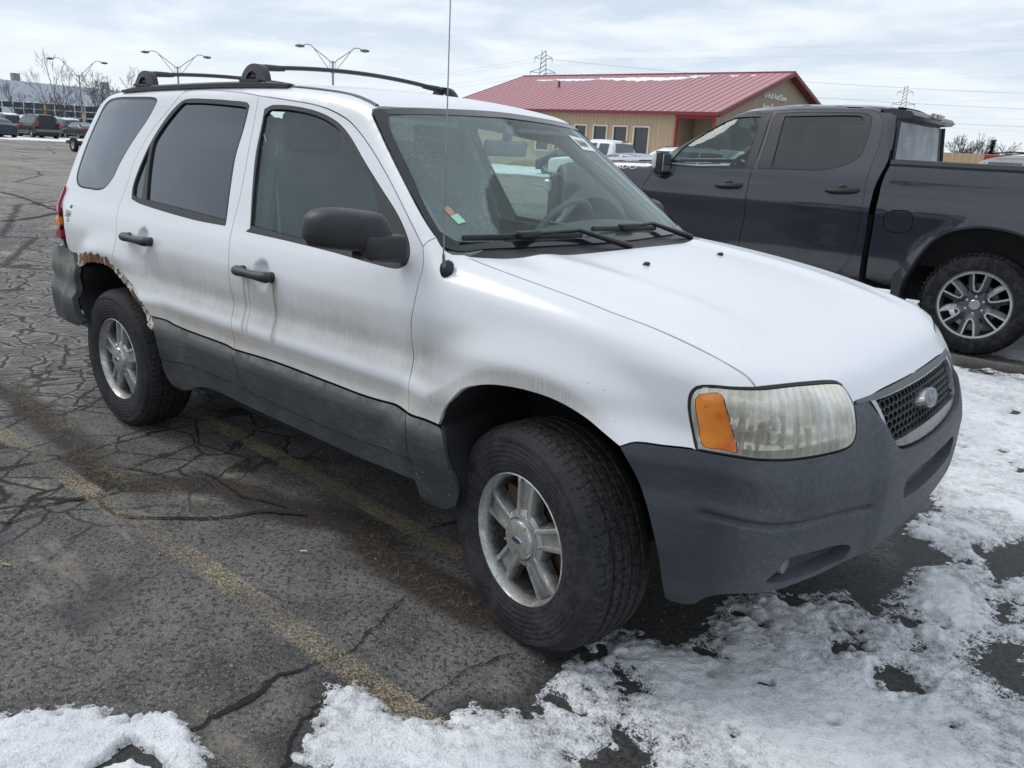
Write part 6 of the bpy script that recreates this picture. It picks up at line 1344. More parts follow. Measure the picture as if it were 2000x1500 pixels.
def car(name,label,cat_,loc,L,W,H,up,belt,wheels,r,pm,wins,rearwin=None,frontwin=None,lights='r',rz=math.pi,gl=None,group=None,extras=None,hub='spoke',rails=False,mir=True,zq=.6):
    f=make_f(L,W,up,belt); gl=gl or BGGL
    T0=thing(name,label,cat_,loc,rz,group)
    q=lambda x,z:(x,.85*math.atan2(z-.6,f.s(z)))
    for sg in (1,-1):
        e=L/2-.05; zb=-.30
        lo=[]
        for w_ in sorted(wheels): lo+= [(w_+(r+.05)*math.cos(a),.85*math.atan2(r+(r+.05)*math.sin(a)-.6,W/2)) for a in np.linspace(math.pi,0,12)]
        out=np.array([(-e,-.26)]+[(x,max(z,-.285)) for x,z in lo]+[(e,-.26)]); 
        out=cat(out,crv([(e,-.25),(e,1.335)],.06),crv([(e,1.335),(-e,1.335)],.08),crv([(-e,1.335),(-e,-.25)],.06))
        panel('body_side',T0,pm,out,kind='c',sg=sg,f=f,h=.085,depth=.02,ins=0)
        for w_ in wins: panel('side_window',T0,gl,crv([q(*p) for p in w_],.04,False) if 0 else np.vstack([crv([q(*w_[i]),q(*w_[(i+1)%len(w_)])],.05)[:-1] for i in range(len(w_))]),kind='c',sg=sg,f=f,h=.1,depth=0,offs=.006,ins=0)
        for w_ in wheels:
            b=MB(); b.lathe([(r*.62,.0),(r*.70,-.012),(r*.93,-.008),(r,.03),(r,.19),(r*.6,.2)],axis='y',n=28); o=b.build('wheel',BGT,T0,smooth=True,sharp=40)
            b=MB(); b.lathe([(r*.66,-.004),(r*.60,.02),(r*.58,.10)],axis='y',n=24)
            if hub=='steel': b.lathe([(0,-.0),(r*.25,0),(r*.5,.03),(r*.6,.02)],axis='y',n=24)
            else:
                for k in range(5):
                    a=2*math.pi*k/5+.3; Rm=Matrix.Rotation(-a,3,'Y'); b.box(Rm@Vector((r*.33,.015,0)),(r*.62,.03,r*.17),Rm)
                b.lathe([(0,-.002),(r*.16,.0),(r*.18,.03)],axis='y',n=16)
            b.build('rim',BGR,o); b=MB(); b.lathe([(0,.09),(r*.6,.09)],axis='y',n=18); b.build('brake_shadow',DARK,o)
            o.location=(w_,-sg*(W/2-.03),r); o.rotation_euler=(0,0,0 if sg>0 else math.pi)
        if mir: b=MB(); b.box((L/2-1.75 if L>4.9 else L/2-1.65,-sg*(W/2+.07),belt+.06),(.10,.20,.14),bev=.03); b.build('side_mirror',pm,T0,smooth=True)
    ztop=float(np.interp(-L/2+.05,[p[0] for p in up],[p[1] for p in up]))
    def box2(s0,z0,s1,z1): return np.vstack([crv([a,b],.06)[:-1] for a,b in (((-s0,z0),(s0,z0)),((s0,z0),(s1,z1)),((s1,z1),(-s1,z1)),((-s1,z1),(-s0,z0)))])
    panel('rear_end',T0,pm,box2(.62,.30,.62,ztop-.02),kind='R',f=f,h=.09,depth=0,ins=0,offs=.002)
    zf=float(np.interp(L/2-.05,[p[0] for p in up],[p[1] for p in up])); panel('front_end',T0,pm,box2(.62,.30,.62,zf-.02),kind='F',f=f,h=.09,depth=0,ins=0,offs=.002)
    if rearwin: 
        A=np.array([(x,y,z) for x,y,z in rearwin]); b=MB(); b.add(rearwin,[tuple(range(len(rearwin)))]); b.build('rear_window',gl,T0,fix=False)
    if frontwin: b=MB(); b.add(frontwin,[tuple(range(len(frontwin)))]); b.build('windshield',gl,T0,fix=False)
    b=MB(); b.box((0,0,.30),(L*.8,W*.72,.14)); b.build('underbody',DARK,T0)
    if extras: extras(T0,f,q)
    if rails:
        for sg in (1,-1): b=MB(); b.tube([(-L*.38,-sg*W*.33,H+.0),(-L*.34,-sg*W*.33,H+.05),(0,-sg*W*.33,H+.06),(L*.08,-sg*W*.33,H+.02)],.02,6); b.build('roof_rail',BLK,T0)
    return T0
BGGL=flat('far_window',(.035,.045,.055),.06,0,var=.5,sc=1.2,spec=1.0); BGT=flat('far_tyre',(.014,.014,.015),.85); BGR=flat('far_rim',(.45,.46,.48),.35,.6)
RED=MATS['red_lens']
SUVUP=[(-2.56,.95),(-2.52,1.15),(-2.38,1.70),(-2.25,1.85),(-1,1.92),(.2,1.89),(.62,1.80),(1.22,1.24),(1.4,1.16),(2.1,1.10),(2.45,.98),(2.56,.7)]
SEDUP=[(-2.33,.80),(-2.28,1.0),(-1.9,1.06),(-1.65,1.08),(-.95,1.37),(-.3,1.46),(.2,1.43),(1.12,1.02),(1.3,.97),(2.0,.86),(2.3,.62)]
VANUP=[(-2.5,.95),(-2.45,1.2),(-2.30,1.62),(-2.15,1.72),(-1,1.77),(.3,1.74),(.75,1.62),(1.5,1.12),(1.75,1.02),(2.3,.86),(2.5,.65)]
PKUP=[(-2.95,1.06),(-2.9,1.10),(-.78,1.12),(-.74,1.16),(-.66,1.80),(-.5,1.92),(.5,1.96),(.9,1.86),(1.45,1.26),(1.7,1.2),(2.6,1.10),(2.9,.9)]
def w3(xs,b,t): return [[(xs[i]+.04,b),(xs[i+1]-.04,b),(xs[i+1]-.04-(.0),t),(xs[i]+.04,t)] for i in range(len(xs)-1)]
def tahoe_x(T0,f,q):
    for sg in (1,-1):
        b=MB(); b.box((-2.49,-sg*.84,1.13),(.14,.16,.34),bev=.02); b.build('tail_light',RED,T0)
        b=MB(); b.box((0.,-sg*1.0,.58),(2.6,.03,.07)); b.build('side_moulding',flat('grey_moulding',(.16,.16,.165),.4),T0)
        b=MB(); b.box((.05,-sg*.99,.40),(2.2,.10,.06),bev=.02); b.build('running_board',MATS['grey_moulding'],T0)
    b=MB(); b.box((-2.58,0,.66),(.16,1.90,.22),bev=.05); b.build('rear_bumper',flat('dirty_bumper',(.13,.125,.11),.5),T0)
    b=MB(); b.box((-2.62,0,.74),(.02,.46,.13)); b.build('plate_recess',DARK,T0)
    b=MB(); b.box((-2.20,0,1.95),(.12,1.3,.05)); b.box((-.9,0,1.97),(.06,1.3,.04)); b.build('rack_crossbar',BLK,T0)
    b=MB(); b.box((-2.50,-.62,1.78),(.01,.14,.10)); b.build('window_sticker',MATS['white_label'],T0)
BP=paint('black_paint',(.012,.013,.015)); OL=paint('olive_grey_paint',(.055,.058,.055),.3,.2); GP=paint('grey_paint',(.085,.092,.10),.3,.3); BLP=paint('dark_blue_paint',(.02,.03,.05)); WP=paint('white_car_paint',(.72,.74,.76)); LG=paint('light_grey_paint',(.26,.28,.31),.3,.3); SV=paint('silver_paint',(.30,.32,.34),.3,.4)
car('black_suv','black large suv with side mouldings in the far row, tail towards the camera','suv',(-73.3,24.5,0),5.1,2.0,1.92,SUVUP,1.12,(-1.5,1.45),.38,BP,w3((-2.2,-1.25,-.3,.62),1.22,1.70)+[[(.66,1.22),(1.1,1.22),(.62,1.70)]],[(-2.47,-.78,1.20),(-2.47,.78,1.20),(-2.33,.70,1.76),(-2.33,-.70,1.76)],extras=tahoe_x)
def sed_x(T0,f,q):
    for sg in (1,-1): b=MB(); b.box((-2.17,-sg*.72,.92),(.24,.30,.15),Matrix.Rotation(R_(28*sg),3,'Z'),bev=.03); b.build('tail_light',RED,T0)
    b=MB(); b.box((-2.29,0,.78),(.02,.5,.12)); b.build('plate_recess',MATS['white_label'],T0)
car('olive_sedan','dark olive grey sedan beside the black suv in the far row','sedan',(-75.6,29.0,0),4.65,1.82,1.46,SEDUP,.98,(-1.38,1.32),.33,OL,[[(-1.35,1.06),(-.30,1.04),(-.30,1.36),(-.85,1.32)],[(-.24,1.04),(.85,1.04),(.18,1.36),(-.24,1.37)]],[(-1.62,-.62,1.12),(-1.62,.62,1.12),(-1.02,.52,1.38),(-1.02,-.52,1.38)],gl=flat('pale_window',(.16,.23,.24),.06,var=.4,sc=1.5),extras=sed_x)
car('blue_wagon','dark blue car with red tail light at the left edge of the far row','car',(-70.6,20.6,0),4.7,1.85,1.5,SEDUP,1.0,(-1.38,1.32),.34,BLP,[[(-1.2,1.08),(.8,1.06),(.2,1.38),(-.8,1.36)]],extras=sed_x)
car('grey_minivan','grey minivan with snow on its roof parked beyond the olive sedan','minivan',(-82.0,30.0,0),5.0,1.9,1.77,VANUP,1.08,(-1.5,1.5),.34,snowy_paint('snowy_grey',(.10,.105,.115),.9),w3((-2.1,-1.1,-.1,.7),1.15,1.6))
for i,(x,y,up,col,lab) in enumerate(((-82.5,25.2,SUVUP,(.05,.055,.06),'dark suv with snowy roof beyond the black suv'),(-81,35.2,SEDUP,(.12,.13,.15),'snow dusted grey sedan right of the grey minivan'),(-77.5,33.8,VANUP,(.03,.035,.04),'dark van behind the roof edge of the white suv, snow on top'),(-83,20.2,VANUP,(.04,.05,.07),'dark car under thick snow at the left edge, behind the blue car'),(-92,23.0,VANUP,(.25,.27,.30),'snow buried pale car in the rear row, left of centre'),(-93,28.0,SUVUP,(.03,.03,.035),'dark snow covered suv in the rear row behind the black suv'),(-93,33.0,SEDUP,(.05,.05,.055),'low dark snow covered car in the rear row behind the minivan'),(-84,39.5,SEDUP,(.04,.04,.045),'low dark sedan with snowy roof nearest the lamp pole'))):
    car('snowy_car',lab,'car',(x,y,0),4.8,1.85,1.6,up,1.05,(-1.45,1.4),.34,snowy_paint('snowy_paint_%d'%i,col,1),[[(-1.2,1.12),(.6,1.12),(.2,1.36),(-1.0,1.36)]],group='snow covered cars in the far rows',mir=False)
# vehicles in the gap behind the hood
def pk_x(T0,f,q):
    b=MB(); b.box((-.70,0,1.89),(.08,.40,.06),bev=.01); b.build('high_brake_light',RED,T0)
car('white_pickup','white extended cab pickup in front of the tan building','pickup truck',(-19.2,27.95,0),5.8,1.95,1.96,PKUP,1.26,(-1.9,1.75),.39,WP,[[(-.42,1.32),(.12,1.32),(.10,1.80),(-.38,1.80)],[(.26,1.32),(1.18,1.32),(.80,1.76),(.26,1.82)]],[(-.735,-.72,1.34),(-.735,.72,1.34),(-.665,.66,1.80),(-.665,-.66,1.80)],extras=pk_x)
car('grey_sedan','silver grey fastback sedan between the white suv pillar and the dark pickup','sedan',(-13.4,20.4,0),4.7,1.85,1.47,SEDUP,1.0,(-1.38,1.35),.33,LG,[[(-1.25,1.07),(-.20,1.05),(-.20,1.38),(-.75,1.35)],[(-.12,1.05),(.85,1.04),(.25,1.38),(-.12,1.39)]],gl=flat('green_grey_window',(.10,.14,.145),.06,var=.5,sc=2))
car('white_crossover','white suv with black roof rails behind the grey sedan','suv',(-14.0,24.9,0),4.7,1.9,1.72,VANUP,1.1,(-1.4,1.4),.35,WP,w3((-2.0,-1.1,-.1,.75),1.2,1.60),rails=True)
car('dark_crossover','dark blue grey suv seen through the windshield of the white suv','suv',(-25.9,34.6,0),4.7,1.9,1.70,VANUP,1.1,(-1.4,1.4),.37,BLP,w3((-2.0,-1.1,-.1,.75),1.2,1.60))
car('silver_suv','silver large suv with black roof rack behind the dark pickup bed','suv',(-2.9,22.6,0),5.1,2.0,1.93,SUVUP,1.15,(-1.5,1.45),.38,SV,w3((-2.2,-1.25,-.3,.55),1.25,1.74)+[[(.6,1.25),(1.12,1.25),(.6,1.74)]],rails=True)
# low trailer in the lot
def trailer():
    T0=thing('flatbed_trailer','small flat trailer with wooden deck and steel wheels in the far lot','trailer',(-43.4,15.6,0),0)
    b=MB(); b.box((.2,.75,.50),(3.4,1.5,.08)); b.build('wooden_deck',flat('orange_wood',(.42,.20,.08),.8,.3,sc=2),T0)
    b=MB(); b.box((.2,.02,.44),(3.5,.08,.14)); b.box((.2,1.5,.44),(3.5,.08,.14)); b.box((-1.5,.75,.44),(.08,1.5,.12)); b.box((1.9,.75,.44),(.08,1.5,.12)); b.tube([(1.9,.75,.42),(3.2,.75,.45)],.04,6); b.tube([(0,-.12,.34),(0,1.62,.34)],.04,6); b.build('steel_frame',flat('rusty_frame',(.06,.035,.025),.8),T0)
    for y in (-.25,1.75):
        b=MB(); b.lathe([(.2,-.06),(.24,-.09),(.34,-.09),(.355,-.06),(.355,.06),(.34,.09),(.24,.09),(.2,.06)],c=(0,y,.355),axis='y',n=28,close=True); w_=b.build('wheel',BGT,T0,smooth=True)
        b=MB(); b.lathe([(0,-.03),(.08,-.04),(.12,-.01),(.2,-.07),(.21,0),(.2,.05)],c=(0,y,.355),axis='y',n=24); b.build('rim',flat('steel_rim',(.36,.37,.40),.4,.7),w_,smooth=True)
trailer()

# ---------------- tan building with red metal roof
def m_siding(name,col,period,axis,rib=.35,depth=.02,rough=.6):
    m,nb=newmat(name); v=nb.co(); X=nb.xyz(v); u=X[0] if axis=='x' else X[1]
    fr=nb.math('FRACT',nb.math('DIVIDE',u,period)); k=nb.ss(nb.math('ABSOLUTE',nb.math('SUBTRACT',fr,.5)),.06,.16)
    n=nb.noise(v,.8,5,.6); n2=nb.noise(nb.mp(v,(6,6,.5)),1,4,.6)
    c=nb.mix(nb.ss(n2,.35,.65),tuple(a*.90 for a in col),tuple(a*1.06 for a in col)); c=nb.mix(nb.ss(n,.4,.7,0,.2),c,tuple(a*.75 for a in col))
    setp(nb,nb.mix(nb.math('SUBTRACT',1,k),c,tuple(a*(1-rib) for a in col)),rough,0,nrm=nb.bump(nb.mul(k,-1),.5,depth)); return m
def building():
    T0=thing('tan_building','long tan metal building with red metal roof and white framed windows','building',(-37.5,59.4,0))
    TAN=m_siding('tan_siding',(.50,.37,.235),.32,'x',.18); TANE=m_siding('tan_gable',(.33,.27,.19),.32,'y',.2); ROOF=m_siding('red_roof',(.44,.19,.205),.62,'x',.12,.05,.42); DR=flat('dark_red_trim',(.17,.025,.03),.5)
    xl,xr=-13.0,12.6; yf=-10.5; ye=-11.2; ze=4.2; zr=7.73; k=(zr-ze)/11.2
    ws=[(x0+37.5,x1+37.5) for x0,x1 in ((-40.4,-39.2),(-38.6,-37.4),(-36.70,-35.72),(-34.97,-33.88),(-33.2,-32.1),(-31.45,-30.28))]
    # front wall with real openings
    zb,zt=1.35,3.22; outer=np.array([(xl,0),(9.45,0),(9.45,4.35),(xl,4.35)]); hs=[np.array([(a,zb),(b,zb),(b,zt),(a,zt)]) for a,b in ws]
    P,Fq,_=cdt(outer,hs,1.0); mobj('front_wall',[(x,yf,z) for x,z in P],Fq.tolist(),TAN,T0,smooth=False)
    for a,b in ws:
        w_=MB()
        for (c,d) in (((a-.06+0,(zb+zt)/2),(.12,zt-zb+.24)),((b+.06,(zb+zt)/2),(.12,zt-zb+.24)),(((a+b)/2,zt+.06),(b-a,.12)),(((a+b)/2,zb-.06),(b-a,.12))): w_.box((c[0],yf-.02,c[1]),(d[0],.10,d[1]))
        fo=w_.build('window_frame',flat('cream_frame',(.66,.60,.48),.6),T0)
        g=MB(); g.add([(a,yf+.06,zb),(b,yf+.06,zb),(b,yf+.06,zt),(a,yf+.06,zt)],[(0,1,2,3)]); g.build('pane',flat('dark_pane',(.022,.028,.035),.07,var=.6,sc=1.5,spec=.8),fo,fix=False)
    # recessed porch, gable wall, back
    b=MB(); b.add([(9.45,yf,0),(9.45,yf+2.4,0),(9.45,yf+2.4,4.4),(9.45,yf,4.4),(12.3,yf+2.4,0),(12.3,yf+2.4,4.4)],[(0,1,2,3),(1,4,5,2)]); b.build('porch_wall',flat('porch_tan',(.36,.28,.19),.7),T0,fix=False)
    b=MB(); b.box((9.40,yf-.05,2.1),(.16,.14,4.1)); b.box((10.9,yf-.12,4.06),(2.9,.16,.30)); b.box((12.27,yf-.1,2.0),(.16,.16,4.0)); b.build('porch_frame',flat('red_trim',(.33,.03,.04),.5),T0)
    b=MB(); b.add([(12.3,yf,0),(12.3,10.5,0),(12.3,10.5,4.35),(12.3,0,7.62),(12.3,yf,4.35)],[(0,1,2,3,4)]); gw=b.build('gable_wall',TANE,T0,fix=False)
    b=MB(); b.add([(xl,yf,0),(xl,10.5,0),(xl,10.5,4.35),(xl,0,7.62),(xl,yf,4.35),(12.3,10.5,0),(12.3,10.5,4.35)],[(4,3,2,1,0),(1,2,6,5)]); b.build('back_walls',TANE,T0,fix=False)
    b=MB(); xs=(xl-.5,12.9)
    V=[(x,y,z+o) for o in (0,.10) for (y,z) in ((ye,ze),(0,zr),(-ye,ze)) for x in xs]
    b.add(V,[(0,1,3,2),(2,3,5,4),(6,8,9,7),(8,10,11,9)]); ro=b.build('roof',ROOF,T0)
    b=MB(); 
    n=42
    for i in range(n):
        x=xs[0]+.15+i*(xs[1]-xs[0]-.3)/(n-1); b.tube([(x,ye,ze+.115),(x,0,zr+.115)],.022,4)
    b.build('roof_seams',ROOF,ro)
    b=MB(); b.box(((xs[0]+xs[1])/2,ye-.03,ze+.0),(xs[1]-xs[0],.10,.22)); b.tube([(xs[0],0,zr+.13),(xs[1],0,zr+.13)],.07,6)
    for x in xs:
        for s_ in (-1,1): b.add([(x-.03,s_*11.2,ze-.16),(x+.03,s_*11.2,ze-.16),(x+.03,0,zr-.16),(x-.03,0,zr-.16),(x-.03,s_*11.2,ze+.13),(x+.03,s_*11.2,ze+.13),(x+.03,0,zr+.13),(x-.03,0,zr+.13)],[(0,1,2,3),(4,7,6,5),(0,4,5,1),(3,2,6,7),(0,3,7,4),(1,5,6,2)])
    b.build('roof_trim',DR,ro)
    b=MB(); b.add([(12.35,-10.6,4.1),(12.9,-11.2,4.0),(12.9,0,7.55),(12.35,0,7.55),(12.9,11.2,4.0),(12.35,10.6,4.1)],[(0,1,2,3),(3,2,4,5)]); b.build('soffit',DR,ro,fix=False)
    b=MB(); b.tube([(-5.83,-4.3,6.3),(-5.83,-4.3,6.95)],.10,8); b.lathe([(.22,0),(.12,.12)],c=(-5.83,-4.3,6.42),n=12); b.build('roof_vent_pipe',DR,ro)
    # snow along the ridge
    rng=np.random.RandomState(5)
    for (x0,x1,t0,w_) in ((-10.4,-8.3,1.75,.28),(-8.4,-3.6,1.6,.55),(-3.8,5.6,1.35,.95),(4.6,6.4,.9,.22),(8.2,8.9,1.0,.16),(9.9,10.3,1.0,.12)):
        n=max(6,int((x1-x0)*4)); xs_=np.linspace(x0,x1,n); tp=t0+w_*.35*(rng.rand(n)-.5); bt=t0+w_*np.sin(np.linspace(.15,math.pi-.15,n))+w_*.5*(rng.rand(n)-.5); bt=np.maximum(bt,tp+.04)
        b=MB(); V=[(x,-t,zr-t*k+.16) for x,t in zip(xs_,tp)]+[(x,-t,zr-t*k+.16) for x,t in zip(xs_,bt)]+[(x,-t-.03,zr-t*k+.10) for x,t in zip(xs_,bt)]
        b.add(V,[(i,i+1,n+i+1,n+i) for i in range(n-1)]+[(n+i,n+i+1,2*n+i+1,2*n+i) for i in range(n-1)]); o=b.build('roof_snow',flat('roof_snow_white',(.86,.88,.90),.7,var=.03),ro,fix=False)
    WL=flat('white_letters',(.80,.82,.84),.4,var=.05); SH=DARK
    for (s_,y,z,sz,sx) in (('U-Pull And Save',-3.75,5.78,.62,.98),('Auto Parts',-3.75,4.98,.62,.98)):
        txt(T0,s_,sz,(12.36,y,z),(R_(90),0,R_(90)),WL,'sign_lettering',ext=.05,sx=sx)
building()
# ---------------- tan wall with red panel, far right
def rwall():
    T0=thing('tan_warehouse','low tan metal wall with one red panel beyond the dark pickup bed','building',(-10,68,0))
    b=MB(); b.box((2,1.0,1.45),(46,2,2.65)); b.build('tan_wall',m_siding('far_tan',(.56,.40,.24),.5,'x',.1),T0)
    b=MB(); b.box((2,-.03,.5),(46,.06,.9)); b.build('wall_base',flat('grey_brown_base',(.33,.28,.25),.8),T0)
    b=MB(); b.box((-2.05,-.10,1.35),(1.35,.12,2.75)); b.build('red_panel',flat('red_panel_paint',(.36,.03,.045),.5),T0)
rwall()
# ---------------- grey warehouse on the left, racks
def ware():
    T0=thing('grey_warehouse','huge pale grey warehouse behind the far cars','building',(-212,70,0))
    g=flat('pale_grey_wall',(.60,.67,.75),.6,var=.05,sc=.05); b=MB()
    A=Vector((-207.4,66.8,0)); B_=Vector((-199.8,90,0)); d=(B_-A).normalized(); n=Vector((-d.y,d.x,0)); A2=A-d*60; B2=B_+d*14
    o=Vector((212,-70,0)); 
    V=[A2,B2,B2+n*60,A2+n*60]; V=[v+o for v in V]; hh=[11.0,8.7,8.7,11.0]; b.add([tuple(v) for v in V]+[(v.x,v.y,h) for v,h in zip(V,hh)],[(0,1,5,4),(1,2,6,5),(2,3,7,6),(3,0,4,7),(4,5,6,7)]); b.build('walls',g,T0)
    for s_ in (9,33):
        p=A+d*(s_-5)*.75+o+n*3; z=11-2.3*((s_-5)*.75+60)/98; b=MB(); b.box((p.x,p.y,z+.5),(1.5,1.5,2.4)); b.build('roof_vent',flat('vent_grey',(.20,.22,.25),.6),T0)
ware()
def racks():
    rng=np.random.RandomState(4); BM=flat('dark_teal_crate',(.015,.045,.075),.5,var=.5,sc=1); SN=MATS['roof_snow_white']
    T1=thing('crate_stack','long stack of dark blue crates topped with snow, left of the bare tree','crate stack',(-146,50,0)); T2=thing('crate_stack','short stack of dark blue crates with snowy shelves right of the bare tree','crate stack',(-138,62,0)) 
    for T0,n,ang in ((T1,14,1.25),(T2,6,1.25)):
        b=MB(); s_=MB()
        dx,dy=math.cos(ang),math.sin(ang); c0=Vector((-dx*n*.72,-dy*n*.72,0))
        for i in range(n):
            for j in range(4):
                if rng.rand()<.08: continue
                p=c0+Vector((dx,dy,0))*(i*1.45)+Vector((rng.normal(0,.1),0,.55+j*1.02)); b.box(p,(1.25,1.28,.86),Matrix.Rotation(ang,3,'Z'))
                if rng.rand()<.6: s_.box(p+Vector((.1,0,.47)),(1.3,1.1*rng.uniform(.4,1),.07),Matrix.Rotation(ang,3,'Z'))
            s_.box(p+Vector((0,0,.48)),(1.4,1.4,.16),Matrix.Rotation(ang,3,'Z'))
        b.build('crates',BM,T0); s_.build('crate_snow',SN,T0)
racks()
b=MB(); b.box((0,0,.6),(1.0,26,1.2)); o=b.build('green_barrier',flat('green_sheet',(.09,.26,.13),.7,.3,sc=.6)); o.location=(-122,44,0); o.rotation_euler=(0,0,.25); tag(o,'low green sheeting along the lot edge under the crates','barrier')
b=MB(); rng=np.random.RandomState(9)
for i in range(9): b.lathe([(2.2,0),(1.8,.9),(1.0,1.6+rng.rand()*.3),(0.01,1.9)],c=(-118+rng.normal(0,1),33+i*1.3,0),n=9)
b.V=[(x+rng.normal(0,.12),y+rng.normal(0,.12),z*rng.uniform(.92,1.08)) for x,y,z in b.V]; o=b.build('snow_pile',SNOW,smooth=True,sharp=0); tag(o,'heaped white snow pile behind the cars at the left edge','snow pile')
for (x,y,h,lab) in ((-104,36.8,3.3,'tall yellow post left of the bare tree'),(-104,41.0,2.4,'short yellow post just left of the bare tree'),(-100,53.5,2.5,'yellow post beside the lamp pole near the white suv')):
    b=MB(); b.tube([(0,0,0),(0,0,h)],.14,8); b.lathe([(.16,0),(.16,.06),(.01,.1)],c=(0,0,h),n=8); o=b.build('yellow_post',flat('yellow_post_paint',(.62,.47,.20),.6),smooth=True); o.location=(x,y,0); tag(o,lab,'post',group='yellow posts in the far lot')
# ---------------- double arm lamps
def lamp_post(loc,ax,ay,zj,zh,lab,jl):
    T0=thing('lamp_post',lab,'street lamp',loc,0,'double arm lamp posts over the lot'); ST=flat('galvanised_steel',(.30,.32,.35),.5,.4)
    b=MB(); b.tube([(0,0,0),(0,0,zj+.25)],[.16,.09],8); b.build('pole',ST,T0,smooth=True)
    a=MB(); 
    for s_,A in ((1,ax),(-1,ay)):
        A=Vector((A[0],A[1],0)); L=A.length; u=A/L
        top=crv([(.0,zj),(L*.30,zj+(zh-zj)*.42),(L*.62,zh-.28),(L*.74,zh),(L*.88,zh+.02),(L,zh-.1)],.25)
        a.tube([(u.x*r,u.y*r,z) for r,z in top],.045,6)
        a.tube([(u.x*r,u.y*r,z) for r,z in ((.0,zj-1.0),(L*.30,zj+(zh-zj)*.42-.55),(L*.62,zh-.32))],.035,6); a.tube([(u.x*L*.1,u.y*L*.1,zj-.80),(u.x*L*.1,u.y*L*.1,zj+.22)],.025,5)
        h=MB(); pr=[(0.06,.05),(.10,.10),(.17,.14),(.20,.10),(.12,.02)]
        c=Vector((u.x*(L+.25),u.y*(L+.25),zh-.16)); an=math.atan2(u.y,u.x); h.lathe([(.01,.15),(.14,.11),(.20,.02),(.16,-.10),(.02,-.16)],n=12); h.V=[tuple(c+Matrix.Rotation(an,3,'Z')@Vector((x*2.3,y,z))) for x,y,z in h.V]; h.build('lamp_head',flat('lamp_head_grey',(.16,.17,.19),.4,.3),T0,smooth=True)
    a.build('lamp_arms',ST,T0,smooth=True)
LP_=[((-119.0,47.1,0),(-1.15,-2.75),(1.2,2.7),7.3,9.5,'double arm lamp post at the far left, beside the bare tree'),
     ((-91.5,46.6,0),(-1.3,-2.7),(1.35,2.65),7.85,9.5,'double arm lamp post seen above the rear roof crossbar'),
     ((-64.7,47.8,0),(-1.6,-2.2),(1.65,2.15),8.0,9.5,'double arm lamp post seen above the front roof crossbar')]
for a in LP_: lamp_post(a[0],a[1],a[2],a[3],a[4],a[5],0)
# ---------------- bare trees
def tree(loc,H,seed,lab,spread=.5,group='bare trees behind the lot',levels=6,kind='bare_tree',col=(.115,.095,.085),tr=.020):
    rng=np.random.RandomState(seed); tk=MB(); tw=MB()
    def br(p,d,L,r,lv):
        n=3; pts=[p]; dd=d.copy()
        for i in range(n): dd=(dd+Vector(rng.normal(0,.09,3))+Vector((0,0,.04))).normalized(); pts.append(pts[-1]+dd*L/n)
        (tk if lv<2 else tw).tube(pts,[r,r*.85,r*.72,r*.6],5 if lv<2 else 3,cap=False)
        if lv>=levels: return
        k=2 if lv<2 else rng.randint(2,4)
        if lv==0: k=4
        for j in range(k):
            t=pts[-1] if (j==0 or lv>0 and j==1) else pts[rng.randint(1,3)]
            az=rng.rand()*6.28; sp=spread*rng.uniform(.5,1.25)*(0.35 if j==0 else 1)
            o_=dd.orthogonal().normalized(); o_=Matrix.Rotation(az,3,dd)@o_; nd=(dd*math.cos(sp)+o_*math.sin(sp)).normalized()
            br(t,nd,L*rng.uniform(.62,.85),max(r*.58,tr*.6),lv+1)
    br(Vector((0,0,0)),Vector((0,0,1)),H*.30,H*.016,0)
    T0=thing(kind,lab,'tree',loc,0,group); bm_=flat('bark_%s'%('a' if col[0]>.1 else 'b'),col,.9); tk.build('trunk',bm_,T0,fix=False); tw.build('crown',bm_,T0,fix=False); return T0
tree((-101.2,37.3,0),8.3,3,'tall bare tree with open crown left of the first lamp post')
tree((-97,34.4,0),4.6,14,'small bare tree low at the foot of the tall bare tree',.7)
tree((-96.3,36.4,0),5.2,16,'small spreading bare tree right of the tall bare tree',.7)
tree((-107.4,35.0,0),5.9,5,'reddish bare tree in front of the warehouse at the far left')
tree((-107,36.2,0),4.6,6,'small dense bare tree near the far left yellow post',.6)
for i,(x,y,h) in enumerate(((-91,35.6,5.6),(-90.6,37.0,6.4),(-86,35.6,6.4),(-85.6,37.2,6.6),(-84,39.5,5.6))): tree((x,y,0),h,20+i,['low bare tree just right of the first lamp post','wide bare tree behind the rear corner of the white suv, left one','wide bare tree behind the rear corner of the white suv, right one','bare tree mostly hidden by the white suv roof','shorter bare tree hidden behind the white suv roof'][i],.55)
for i,(x,y,h) in enumerate(((-18.6,83.3,4.6),(-17.9,83.6,4.8),(-17.2,83.5,4.8),(-16.4,83.8,4.7),(-15.9,84,5.0),(-14.7,84.4,4.6))): tree((x,y,0),h*.95,40+i,['leftmost bare tree above the far tan wall','second bare tree from the left above the tan wall','third bare tree from the left above the tan wall','bare tree left of the red panel and fir','tall bare tree beside the fir','bare tree right of the fir, behind the silver suv'][i],.6,group='bare trees above the tan wall',col=(.085,.075,.07),tr=.025)
tree((-50,-33,0),9.0,61,'wide bare tree mirrored low in the rear door glass of the white suv',.7,group=None)
